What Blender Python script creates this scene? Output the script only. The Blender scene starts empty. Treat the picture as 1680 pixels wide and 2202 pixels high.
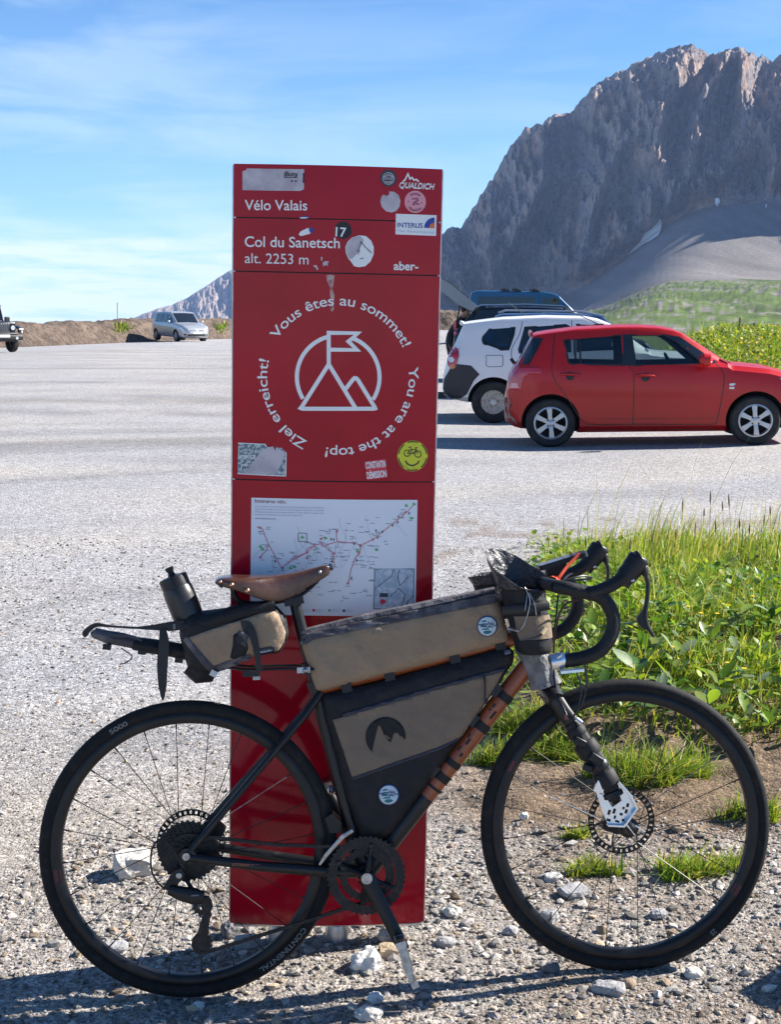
import bpy, bmesh, math, random
import numpy as np
from mathutils import Vector, Matrix, noise
from mathutils.bvhtree import BVHTree
random.seed(7); rng = np.random.default_rng(7)
R = math.radians
scene = bpy.context.scene
COL = scene.collection

# ------------------------------------------------------------------ camera, world, sun, exposure
EYE = 1.60; FPX = 3050.0; IMW, IMH = 1680.0, 2202.0
PITCH = math.atan((1101-660)/FPX); ROLL = R(1.2)
cam_d = bpy.data.cameras.new('camera'); cam = bpy.data.objects.new('camera', cam_d); COL.objects.link(cam)
cam_d.sensor_fit = 'VERTICAL'; cam_d.sensor_height = 24.0; cam_d.lens = FPX/IMH*24.0
cam_d.clip_start = 0.1; cam_d.clip_end = 20000
cam.matrix_world = Matrix.Translation((0, 0, EYE)) @ Matrix.Rotation(R(90)-PITCH, 4, 'X') @ Matrix.Rotation(ROLL, 4, 'Z')
scene.camera = cam

SUN_EL, SUN_AZ = R(37.0), R(16.0)            # azimuth measured from +X towards +Y
sun_dir = Vector((math.cos(SUN_EL)*math.cos(SUN_AZ), math.cos(SUN_EL)*math.sin(SUN_AZ), math.sin(SUN_EL)))
sd = bpy.data.lights.new('sun', 'SUN'); so = bpy.data.objects.new('sun', sd); COL.objects.link(so)
sd.energy = 5.0; sd.angle = R(0.53); sd.color = (1.0, 0.95, 0.87)
so.rotation_euler = (-sun_dir).to_track_quat('-Z', 'Y').to_euler()

world = bpy.data.worlds.new('World'); scene.world = world; world.use_nodes = True
nt = world.node_tree; nt.nodes.clear()
def N(t, typ, **kw):
    n = t.nodes.new(typ)
    for k, v in kw.items(): setattr(n, k, v)
    return n
out = N(nt, 'ShaderNodeOutputWorld'); bg = N(nt, 'ShaderNodeBackground'); sky = N(nt, 'ShaderNodeTexSky')
sky.sky_type = 'NISHITA'; sky.sun_disc = False; sky.sun_elevation = SUN_EL
sky.sun_rotation = R(90)-SUN_AZ               # the sky's sun turns clockwise from +Y
sky.altitude = 2200; sky.air_density = 1.0; sky.dust_density = 0.15; sky.ozone_density = 3.0
bg.inputs[1].default_value = 0.052
tc = N(nt, 'ShaderNodeTexCoord'); mp = N(nt, 'ShaderNodeMapping'); mp.inputs['Scale'].default_value = (2.2, 2.2, 13.0)
mp.inputs['Rotation'].default_value = (0.0, R(6), 0.0)
nz = N(nt, 'ShaderNodeTexNoise'); nz.inputs['Scale'].default_value = 2.1; nz.inputs['Detail'].default_value = 9; nz.inputs['Roughness'].default_value = 0.58; nz.inputs['Distortion'].default_value = 0.6
nz2 = N(nt, 'ShaderNodeTexNoise'); nz2.inputs['Scale'].default_value = 1.3; nz2.inputs['Detail'].default_value = 3
sep = N(nt, 'ShaderNodeSeparateXYZ')
L = nt.links.new
L(tc.outputs['Generated'], mp.inputs['Vector']); L(mp.outputs[0], nz.inputs['Vector']); L(tc.outputs['Generated'], nz2.inputs['Vector']); L(tc.outputs['Generated'], sep.inputs[0])
def ramp(t, src, stops):
    r = N(t, 'ShaderNodeValToRGB'); t.links.new(src, r.inputs[0])
    e = r.color_ramp.elements
    while len(e) < len(stops): e.new(0.5)
    for i, (p, c) in enumerate(stops):
        e[i].position = p; e[i].color = c if len(c) == 4 else (*c, 1)
    return r.outputs[0]
def math_(t, op, a, b, clamp=False):
    m = N(t, 'ShaderNodeMath', operation=op); m.use_clamp = clamp
    for i, v in enumerate((a, b)):
        if isinstance(v, (int, float)): m.inputs[i].default_value = v
        else: t.links.new(v, m.inputs[i])
    return m.outputs[0]
def g(v): return (v, v, v, 1)
cl = ramp(nt, nz.outputs['Fac'], [(0.44, g(0)), (0.66, g(1))])
# thin high cloud: thicker towards the horizon, thin overhead
em = ramp(nt, sep.outputs['Z'], [(0.0, g(1.0)), (0.05, g(.88)), (0.10, g(.66)), (0.17, g(.48)), (0.24, g(.18)), (1.0, g(.10))])
big = ramp(nt, nz2.outputs['Fac'], [(0.32, g(.25)), (0.62, g(1))])
lf = ramp(nt, math_(nt, 'ADD', sep.outputs['X'], .5), [(.20, g(1)), (.55, g(.30)), (.8, g(.45))])
fac = math_(nt, 'MULTIPLY', math_(nt, 'MULTIPLY', math_(nt, 'MULTIPLY', cl, em), big), lf)
mp3 = N(nt, 'ShaderNodeMapping'); mp3.inputs['Scale'].default_value = (5.0, 5.0, 46.0); L(tc.outputs['Generated'], mp3.inputs['Vector'])
nz3 = N(nt, 'ShaderNodeTexNoise'); nz3.inputs['Scale'].default_value = 2.3; nz3.inputs['Detail'].default_value = 8; nz3.inputs['Roughness'].default_value = .6; L(mp3.outputs[0], nz3.inputs['Vector'])
bank_c = math_(nt, 'MULTIPLY', ramp(nt, nz3.outputs['Fac'], [(.34, g(0)), (.58, g(1))]), ramp(nt, sep.outputs['Z'], [(-.0, g(.95)), (.030, g(.85)), (.046, g(.35)), (.060, g(0))]))
fac = math_(nt, 'ADD', fac, bank_c, True)
veil = ramp(nt, sep.outputs['Z'], [(0.0, g(.30)), (0.06, g(.20)), (0.14, g(.08)), (0.26, g(.0))])
fac = math_(nt, 'ADD', fac, veil, True)
mixc = N(nt, 'ShaderNodeMixRGB'); mixc.inputs['Color2'].default_value = (7.0, 8.2, 8.8, 1)
L(fac, mixc.inputs['Fac'])
tint = N(nt, 'ShaderNodeMixRGB', blend_type='MULTIPLY'); tint.inputs[0].default_value = 1; tint.inputs[2].default_value = (.60, 1.02, 1.30, 1); L(sky.outputs[0], tint.inputs[1]); L(tint.outputs[0], mixc.inputs['Color1']); L(mixc.outputs[0], bg.inputs[0]); L(bg.outputs[0], out.inputs[0])

vs = scene.view_settings
vs.view_transform = 'Standard'; vs.look = 'None'; vs.gamma = 1; vs.use_curve_mapping = False; vs.exposure = 1.3

# ------------------------------------------------------------------ helpers
def thing(name, label, cat, loc=(0, 0, 0), group=None, mtx=None):
    o = bpy.data.objects.new(name, None); COL.objects.link(o); o.empty_display_size = .05
    if mtx is not None: o.matrix_world = mtx
    else: o.location = loc
    o['label'] = label; o['category'] = cat
    if group: o['group'] = group
    return o
def tag(o, label, cat, group=None):
    o['label'] = label; o['category'] = cat
    if group: o['group'] = group
    return o
def link(name, me, parent=None, label=None, mtx=None):
    o = bpy.data.objects.new(name, me); COL.objects.link(o)
    if parent is not None: o.parent = parent
    if mtx is not None: o.matrix_local = mtx
    if label: o['label'] = label
    return o
def mesh(name, v, f, m=None, parent=None, smooth=True, label=None, mtx=None):
    me = bpy.data.meshes.new(name); me.from_pydata([tuple(p) for p in v], [], [tuple(q) for q in f])
    if m is not None:
        for k in (m if isinstance(m, (list, tuple)) else [m]): me.materials.append(k)
    if smooth: me.polygons.foreach_set('use_smooth', [True]*len(me.polygons))
    me.update()
    return link(name, me, parent, label, mtx)
def npmesh(name, V, Fc, m, parent=None, smooth=False, colors=None, label=None):
    """V (n,3) float, Fc (m,k) int -> mesh object; colors (n,3) becomes the point attribute 'col'"""
    V = np.asarray(V, dtype=np.float32); Fc = np.asarray(Fc, dtype=np.int32); k = Fc.shape[1]
    me = bpy.data.meshes.new(name)
    me.vertices.add(len(V)); me.vertices.foreach_set('co', V.ravel())
    me.loops.add(Fc.size); me.loops.foreach_set('vertex_index', Fc.ravel())
    me.polygons.add(len(Fc)); me.polygons.foreach_set('loop_start', np.arange(0, Fc.size, k, dtype=np.int32))
    me.polygons.foreach_set('use_smooth', np.full(len(Fc), smooth))
    me.materials.append(m)
    if colors is not None:
        at = me.attributes.new('col', 'FLOAT_COLOR', 'POINT')
        c = np.ones((len(V), 4), dtype=np.float32); c[:, :3] = colors
        at.data.foreach_set('color', c.ravel())
    me.update(calc_edges=True); me.validate()
    return link(name, me, parent, label)
def auto_smooth(o, ang=35):
    me = o.data
    bm = bmesh.new(); bm.from_mesh(me)
    for e in bm.edges:
        if len(e.link_faces) == 2: e.smooth = e.calc_face_angle(0) < R(ang)
    bm.to_mesh(me); bm.free()
    return o
class MB:
    """collects verts and faces of one mesh"""
    def __init__(s): s.v = []; s.f = []
    def add(s, v, f):
        b = len(s.v); s.v += [tuple(p) for p in v]; s.f += [tuple(i+b for i in q) for q in f]; return s
    def box(s, c, d, rot=None, taper=1.0):
        x, y, z = (k/2 for k in d); vs_ = []
        for sz in (-1, 1):
            t = taper if sz > 0 else 1
            for sx, sy in ((-1, -1), (1, -1), (1, 1), (-1, 1)):
                p = Vector((sx*x*t, sy*y*t, sz*z))
                if rot is not None: p = rot @ p
                vs_.append(p+Vector(c))
        return s.add(vs_, [(3, 2, 1, 0), (4, 5, 6, 7), (0, 1, 5, 4), (1, 2, 6, 5), (2, 3, 7, 6), (3, 0, 4, 7)])
    def tube(s, pts, r, n=10, closed=False, caps=True, flat=1.0, up=None):
        pts = [Vector(p) for p in pts]; m = len(pts)
        rs = r if isinstance(r, (list, tuple)) else [r]*m
        prev = None; rings = []
        for i, p in enumerate(pts):
            if closed: t = pts[(i+1) % m]-pts[i-1]
            else: t = pts[min(i+1, m-1)]-pts[max(i-1, 0)]
            t.normalize()
            if up is not None: a = Vector(up)
            elif prev is None: a = Vector((0, 0, 1)) if abs(t.z) < .9 else Vector((1, 0, 0))
            else: a = prev
            b = a - t*a.dot(t)
            if b.length < 1e-6: b = t.orthogonal()
            b.normalize(); c = t.cross(b); prev = b
            rings.append([p+b*(rs[i]*math.cos(2*math.pi*k/n))+c*(rs[i]*flat*math.sin(2*math.pi*k/n)) for k in range(n)])
        v = [q for rg in rings for q in rg]; f = []
        for i in range(m if closed else m-1):
            a0 = i*n; b0 = ((i+1) % m)*n
            for k in range(n): f.append((a0+k, a0+(k+1) % n, b0+(k+1) % n, b0+k))
        if caps and not closed:
            f.append(tuple(range(n-1, -1, -1))); f.append(tuple((m-1)*n+k for k in range(n)))
        return s.add(v, f)
    def lathe(s, prof, n=24, c=(0, 0, 0), axis='Y', closed=False):
        """prof: list of (radius, height along axis)"""
        v = []; f = []; m = len(prof)
        for r_, h in prof:
            for k in range(n):
                a = 2*math.pi*k/n; x, y = r_*math.cos(a), r_*math.sin(a)
                p = {'Y': (x, h, y), 'Z': (x, y, h), 'X': (h, x, y)}[axis]
                v.append((p[0]+c[0], p[1]+c[1], p[2]+c[2]))
        for i in range(m if closed else m-1):
            a0 = i*n; b0 = ((i+1) % m)*n
            for k in range(n): f.append((a0+k, a0+(k+1) % n, b0+(k+1) % n, b0+k))
        if not closed:
            if prof[0][0] > 1e-5: f.append(tuple(range(n-1, -1, -1)))
            if prof[-1][0] > 1e-5: f.append(tuple((m-1)*n+k for k in range(n)))
        return s.add(v, f)
    def prism(s, poly, y0, y1, plane='xz'):
        """polygon in x,z pushed from y0 to y1"""
        n = len(poly)
        def P(p, y): return (p[0], y, p[1]) if plane == 'xz' else ((p[0], p[1], y) if plane == 'xy' else (y, p[0], p[1]))
        v = [P(p, y0) for p in poly]+[P(p, y1) for p in poly]
        f = [tuple(range(n)), tuple(range(2*n-1, n-1, -1))]+[(k, (k+1) % n+0, (k+1) % n+n, k+n)[::-1] for k in range(n)]
        return s.add(v, f)
    def build(s, name, m, parent=None, smooth=True, label=None, sharp=35, fix=True, mtx=None):
        o = mesh(name, s.v, s.f, m, parent, smooth, label, mtx)
        bm = bmesh.new(); bm.from_mesh(o.data)
        if fix: bmesh.ops.recalc_face_normals(bm, faces=bm.faces)
        if smooth:
            for e in bm.edges:
                if len(e.link_faces) == 2: e.smooth = e.calc_face_angle(0) < R(sharp)
        bm.to_mesh(o.data); bm.free()
        return o
def spline(pts, n=8, closed=False):
    """Catmull-Rom through pts"""
    P = [Vector(p) for p in pts]; m = len(P); o = []
    rngi = range(m if closed else m-1)
    for i in rngi:
        if closed: a, b, c, d = P[i-1], P[i], P[(i+1) % m], P[(i+2) % m]
        else: a, b, c, d = P[max(i-1, 0)], P[i], P[i+1], P[min(i+2, m-1)]
        for k in range(n):
            t = k/n
            o.append(.5*((2*b)+(c-a)*t+(2*a-5*b+4*c-d)*t*t+(3*b-a-3*c+d)*t**3))
    if not closed: o.append(P[-1])
    return o
def sm(a, b, x):
    t = np.clip((x-a)/(b-a), 0, 1); return t*t*(3-2*t)
# ------------------------------------------------------------------ materials
def mat(name, col, rough=.5, metal=0.0, var=None, bump=None, coat=0.0, spec=.5, attr=None, alpha=None, emit=None, fine=None):
    """var=(scale, colour2, lo, hi) noise mix;  bump=(scale, distance, detail);  attr: colour from point attribute times noise"""
    m = bpy.data.materials.new(name); m.use_nodes = True; t = m.node_tree
    b = t.nodes['Principled BSDF']; l = t.links.new
    c4 = (*col, 1); b.inputs['Base Color'].default_value = c4
    b.inputs['Roughness'].default_value = rough; b.inputs['Metallic'].default_value = metal
    b.inputs['Specular IOR Level'].default_value = spec; b.inputs['Coat Weight'].default_value = coat; b.inputs['Coat Roughness'].default_value = .04
    tcn = N(t, 'ShaderNodeTexCoord'); cur = None
    if attr:
        a = N(t, 'ShaderNodeAttribute', attribute_name=attr); cur = a.outputs['Color']
    if var:
        for vv in (var if isinstance(var, list) else [var]):
            sc_, c2, lo, hi = vv
            n = N(t, 'ShaderNodeTexNoise'); n.inputs['Scale'].default_value = sc_; n.inputs['Detail'].default_value = 6; n.inputs['Roughness'].default_value = .6
            l(tcn.outputs['Object'], n.inputs['Vector'])
            r_ = ramp(t, n.outputs['Fac'], [(lo, g(0)), (hi, g(1))])
            mx = N(t, 'ShaderNodeMixRGB'); l(r_, mx.inputs[0])
            if cur is None: mx.inputs[1].default_value = c4
            else: l(cur, mx.inputs[1])
            if attr:
                mx.blend_type = 'MULTIPLY'
            mx.inputs[2].default_value = (*c2, 1); cur = mx.outputs[0]
    if cur is not None: l(cur, b.inputs['Base Color'])
    if bump:
        bn = None
        for bb in (bump if isinstance(bump, list) else [bump]):
            n = N(t, 'ShaderNodeTexNoise'); n.inputs['Scale'].default_value = bb[0]; n.inputs['Detail'].default_value = bb[2] if len(bb) > 2 else 4
            l(tcn.outputs['Object'], n.inputs['Vector'])
            bp = N(t, 'ShaderNodeBump'); bp.inputs['Distance'].default_value = bb[1]; bp.inputs['Strength'].default_value = 1
            l(n.outputs['Fac'], bp.inputs['Height'])
            if bn is not None: l(bn, bp.inputs['Normal'])
            bn = bp.outputs[0]
        l(bn, b.inputs['Normal'])
    if emit: b.inputs['Emission Color'].default_value = (*emit[0], 1); b.inputs['Emission Strength'].default_value = emit[1]
    return m
# ------------------------------------------------------------------ bearings used to set out the far land
_cr = (Matrix.Rotation(R(90)-PITCH, 4, 'X') @ Matrix.Rotation(ROLL, 4, 'Z')).to_3x3()   # survey bearings, independent of the camera object
def ray(px, py):
    return _cr @ Vector(((px-IMW/2)/FPX, -(py-IMH/2)/FPX, -1.0))
def far_pt(px, py, d):
    """point at ground distance d seen on bearing px at height py"""
    r_ = ray(px, py); h = math.hypot(r_.x, r_.y); return Vector((r_.x/h*d, r_.y/h*d, EYE+r_.z/h*d))
# ------------------------------------------------------------------ the car park
def near_h(x, y):
    x = np.asarray(x, float); y = np.asarray(y, float)
    z = .0545*(np.clip(x, -1.6, 1.2)+.4476)*(1-sm(4.6, 8.5, y))*sm(-1, 1.5, y)
    z = z + .40*sm(43, 54, y)*sm(-1, 2.5, x) - .13*np.exp(-((y-22.3)/3.2)**2)*sm(-6, 0, x) - .003*np.maximum(0, y-10) - .005*np.maximum(0, y-20)*sm(2, -10, x) - .045*np.maximum(0, -x-11)*sm(20, 50, y)
    z = z + .040*np.clip(x-1.6, 0, 3.2)*sm(11, 14.5, y)*(1-sm(24, 30, y))
    # grassy hump beside the bicycle
    ed = .40+.13*(y-5)
    z = z + .12*sm(0, .8, x-ed)*sm(4.7, 6.0, y)*(1-sm(8.2, 9.8, y))
    z = z + .075*sm(4.62, 5.0, y+.05*np.sin(x*9)+.02*np.sin(x*21+1))*sm(.28, .62, x)*(1-sm(6.5, 8.5, y))
    # grass bank behind the red car
    z = z + 1.12*sm(20.5, 30, y-.35*x)*sm(-1.5, .9, x-.205*y)*(1-.8*sm(34, 46, y))
    return z
def _n(x, y, s, seed=0.0):
    return noise.noise(Vector((x*s+seed, y*s-seed*1.7, seed)))
def axis(parts):
    o = []
    for a, b_, st in parts: o += list(np.arange(a, b_, st))
    o.append(parts[-1][1]); return np.array(o)
gx = axis([(-60, -20, 2.5), (-20, -6, .8), (-6, -2, .25), (-2, -1.3, .06), (-1.3, 1.9, .024), (1.9, 3.5, .07), (3.5, 8, .3), (8, 20, .8), (20, 60, 2.5)])
gy = axis([(-40, -8, 2.5), (-8, 1, .7), (1, 2.3, .1), (2.3, 5.6, .024), (5.6, 10, .06), (10, 20, .3), (20, 60, .9), (60, 120, 1.5)])
GX, GY = np.meshgrid(gx, gy)
GZ = near_h(GX, GY)
nxg, nyg = len(gx), len(gy)
flat = np.stack([GX.ravel(), GY.ravel(), GZ.ravel()], 1)
cols = np.zeros((len(flat), 3))
GRAV = np.array((.355, .345, .35)); DIRT = np.array((.165, .112, .070)); SOIL = np.array((.10, .070, .045)); DUST = np.array((.46, .42, .375))
for i in range(len(flat)):
    x, y, z = flat[i]
    near = 1.0 if (2.0 < y < 11 and -2.2 < x < 4) else 0.0
    a = _n(x, y, .55, 3.1); b_ = _n(x, y, 2.3, 9.2); c_ = _n(x, y, 9.0, 5.5)
    c = GRAV*(1+.10*a+.06*b_)
    if y < 60:
        tr = _n(x*.22+y*.05, y*.9-x*.35, 1.0, 21.0)             # wheel-worn bands
        c = c + (DUST-c)*np.clip(.9*tr+.12, 0, .75)
        rr_t = math.hypot(x-9.0, y+3.0)                            # sweeping wheel tracks on the left
        tk = _n(rr_t*1.15, .15*math.atan2(y+3, x-9), 1.0, 77.0)+.6*_n(rr_t*3.1, .3*math.atan2(y+3, x-9), 1.0, 31.0)
        c = c*(1-.30*float(np.clip(tk*1.7-.05, 0, 1))*float(sm(5, 9, y))*float(sm(3, -1, x)))
        c = c*(1-.20*np.clip(_n(x*.3, y*1.3, .8, 44.0)*2-.3, 0, 1))
    if near:
        dm = float(sm(3.75, 4.25, y+.25*b_+.12*c_)*(1-sm(5.4, 9.5, y))*sm(-.05, .5, x-.08*(y-4)+.3*a+.2*b_))
        c = c+(np.array((.33, .28, .225))-c)*.65*float(1-sm(4.2, 5.5, y))
        wm = .75*float(sm(.05, .5, b_+.5*c_+.3*float(sm(2.4, 4, y))*(1-float(sm(4.2, 5, y)))))*float(sm(-.5, .4, x+.2))
        c = c+(DIRT-c)*max(dm*.95, wm*.7)
        gm = float(sm(.0, .35, x-(.40+.13*(y-5))+.15*b_)*sm(4.9, 5.5, y)*(1-sm(9.2, 10, y)))
        c = c+(SOIL-c)*gm*.9
        flat[i, 2] += .010*b_+.006*c_ + .022*dm*(_n(x, y, 6, 1.3)+.6*_n(x, y, 17, 2.2))
    if y > 19 and x > 3:
        gm = float(sm(21.0, 22.5, y-.35*x+.8*a)*sm(3.3, 5.0, x-.05*(y-20)))
        c = c+(np.array((.115, .145, .045))*(1+.5*a+.35*b_)-c)*gm
    if y > 70: flat[i, 2] -= 6*max(0.0, (y-97)/10)**1.2
    cols[i] = c
ii = np.arange(nxg*nyg).reshape(nyg, nxg)
F_ = np.stack([ii[:-1, :-1], ii[:-1, 1:], ii[1:, 1:], ii[1:, :-1]], -1).reshape(-1, 4)

def ground_mat():
    m = bpy.data.materials.new('gravel_ground'); m.use_nodes = True; t = m.node_tree; l = t.links.new; b = t.nodes['Principled BSDF']
    b.inputs['Roughness'].default_value = .92; b.inputs['Specular IOR Level'].default_value = .25
    a = N(t, 'ShaderNodeAttribute', attribute_name='col'); tc_ = N(t, 'ShaderNodeTexCoord')
    cur = a.outputs['Color']; hs = None
    for sc_, amt, dist in ((42, .26, .008), (105, .40, .006), (250, .40, .003)):
        v = N(t, 'ShaderNodeTexVoronoi'); v.inputs['Scale'].default_value = sc_; v.inputs['Randomness'].default_value = 1; l(tc_.outputs['Object'], v.inputs['Vector'])
        s_ = N(t, 'ShaderNodeSeparateXYZ'); l(v.outputs['Color'], s_.inputs[0])
        mr = N(t, 'ShaderNodeMapRange'); mr.inputs['To Min'].default_value = 1-amt; mr.inputs['To Max'].default_value = 1+amt; l(s_.outputs[0], mr.inputs[0])
        mm = N(t, 'ShaderNodeMixRGB', blend_type='MULTIPLY'); mm.inputs[0].default_value = 1; l(cur, mm.inputs[1]); l(mr.outputs[0], mm.inputs[2]); cur = mm.outputs[0]
        mix_ = math_(t, 'MULTIPLY', math_(t, 'SUBTRACT', s_.outputs[1], math_(t, 'MULTIPLY', v.outputs['Distance'], 1.2)), dist)
        hs = mix_ if hs is None else math_(t, 'ADD', hs, mix_)
    l(cur, b.inputs['Base Color'])
    bp = N(t, 'ShaderNodeBump'); bp.inputs['Strength'].default_value = .70; bp.inputs['Distance'].default_value = 1.0; l(hs, bp.inputs['Height']); l(bp.outputs[0], b.inputs['Normal'])
    return m
MGROUND = ground_mat()
ground = npmesh('ground', flat, F_, MGROUND, smooth=True, colors=cols); ground['kind'] = 'structure'
gbvh = BVHTree.FromPolygons([tuple(p) for p in flat], [tuple(q) for q in F_])
def gh(x, y):
    h = gbvh.ray_cast(Vector((x, y, 50)), Vector((0, 0, -1)))
    return h[0].z if h[0] is not None else float(near_h(x, y))

# ------------------------------------------------------------------ earth bank closing the car park on the left
def grid_strip(path, prof_fn, step=.35):
    pts = spline(path, 40); L_ = [0]
    for i in range(1, len(pts)): L_.append(L_[-1]+(pts[i]-pts[i-1]).length)
    n = int(L_[-1]/step); V = []; 
    for k in range(n+1):
        s_ = L_[-1]*k/n; j = min(np.searchsorted(L_, s_), len(pts)-1); j = max(j, 1)
        u_ = (s_-L_[j-1])/(L_[j]-L_[j-1]+1e-9); p = pts[j-1].lerp(pts[j], u_); t = (pts[j]-pts[j-1]).normalized(); nrm = Vector((-t.y, t.x, 0))
        V.append((p, nrm, s_))
    return V
bank_path = [(-42, 46, 0), (-30, 58, 0), (-19, 72, 0), (-13.5, 82, 0), (-9.5, 89, 0), (-3, 93, 0), (6, 95, 0)]
bs = grid_strip(bank_path, None, .3); W_ = 34
V = []; Cc = []
for (p, nrm, s_) in bs:
    for k in range(W_):
        q = k/(W_-1)*7.5-.4; w = p+nrm*q
        base = float(near_h(w.x, w.y))
        hgt = 1.28*float(sm(0, 2.1, q))*(1-float(sm(3.2, 5, q))*1.2)-.25*float(sm(4.5, 7, q))*6
        hgt += (.13*_n(s_, q, .5, 4)+.15*_n(s_, q, 1.5, 8)+.10*_n(s_, q, 4, 2))*float(sm(-.2, .8, q))+.10*_n(s_, 0, .25, 6)
        V.append((w.x, w.y, base+hgt-.05))
        c = np.array((.135, .098, .075))*(1+.5*_n(s_, q, 1.1, 30)+.3*_n(s_, q, 5, 31))
        Cc.append(np.clip(c, .03, .6))
ib = np.arange(len(bs)*W_).reshape(len(bs), W_)
FB = np.stack([ib[:-1, :-1], ib[1:, :-1], ib[1:, 1:], ib[:-1, 1:]], -1).reshape(-1, 4)
MBANK = mat('bank_earth', (.2, .15, .11), .95, attr='col', var=(3.0, (.62, .60, .58), .45, .6), bump=[(2.5, .25, 8), (9, .08, 6)])
bank = npmesh('earth_bank', V, FB, MBANK, smooth=True, colors=np.array(Cc)); bank['kind'] = 'structure'
bank_bvh = BVHTree.FromPolygons([tuple(p) for p in V], [tuple(q) for q in FB])

# ------------------------------------------------------------------ mountains
def interp(tab, x):
    xs = [a for a, _ in tab]; ys = [b_ for _, b_ in tab]; return float(np.interp(x, xs, ys))
RIDGE = [(700, 640), (860, 556), (900, 525), (956, 502), (973, 487), (991, 492), (1009, 461), (1057, 387), (1100, 317), (1131, 278), (1166, 269), (1196, 249), (1227, 247), (1253, 212),
         (1283, 184), (1300, 176), (1327, 158), (1358, 138), (1406, 119), (1440, 108), (1471, 98), (1493, 100), (1523, 114), (1541, 113), (1576, 112), (1602, 114), (1632, 122), (1663, 124), (1680, 114), (1730, 92), (1800, 92), (1880, 60), (1960, 40), (2100, 0), (2300, -90), (2500, -140), (2700, -80)]
FOOT = [(700, 665), (900, 655), (1100, 655), (1218, 644), (1290, 592), (1353, 548), (1410, 500), (1471, 456), (1536, 439), (1680, 435), (1900, 445), (2700, 480)]
MEAD = [(700, 700), (1200, 690), (1240, 684), (1292, 676), (1331, 650), (1383, 616), (1471, 608), (1560, 612), (1610, 606), (1680, 606), (1900, 600), (2700, 600)]
def vnoise(V_, s, fn=None, **k): pass
xs = np.concatenate([np.arange(700, 1720, 1.7), np.arange(1720, 2700, 5)])
nm_, nsc, ncl = 46, 60, 190
rows = []; rcol = []
rocky = Vector((1, 1, 1))
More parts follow.
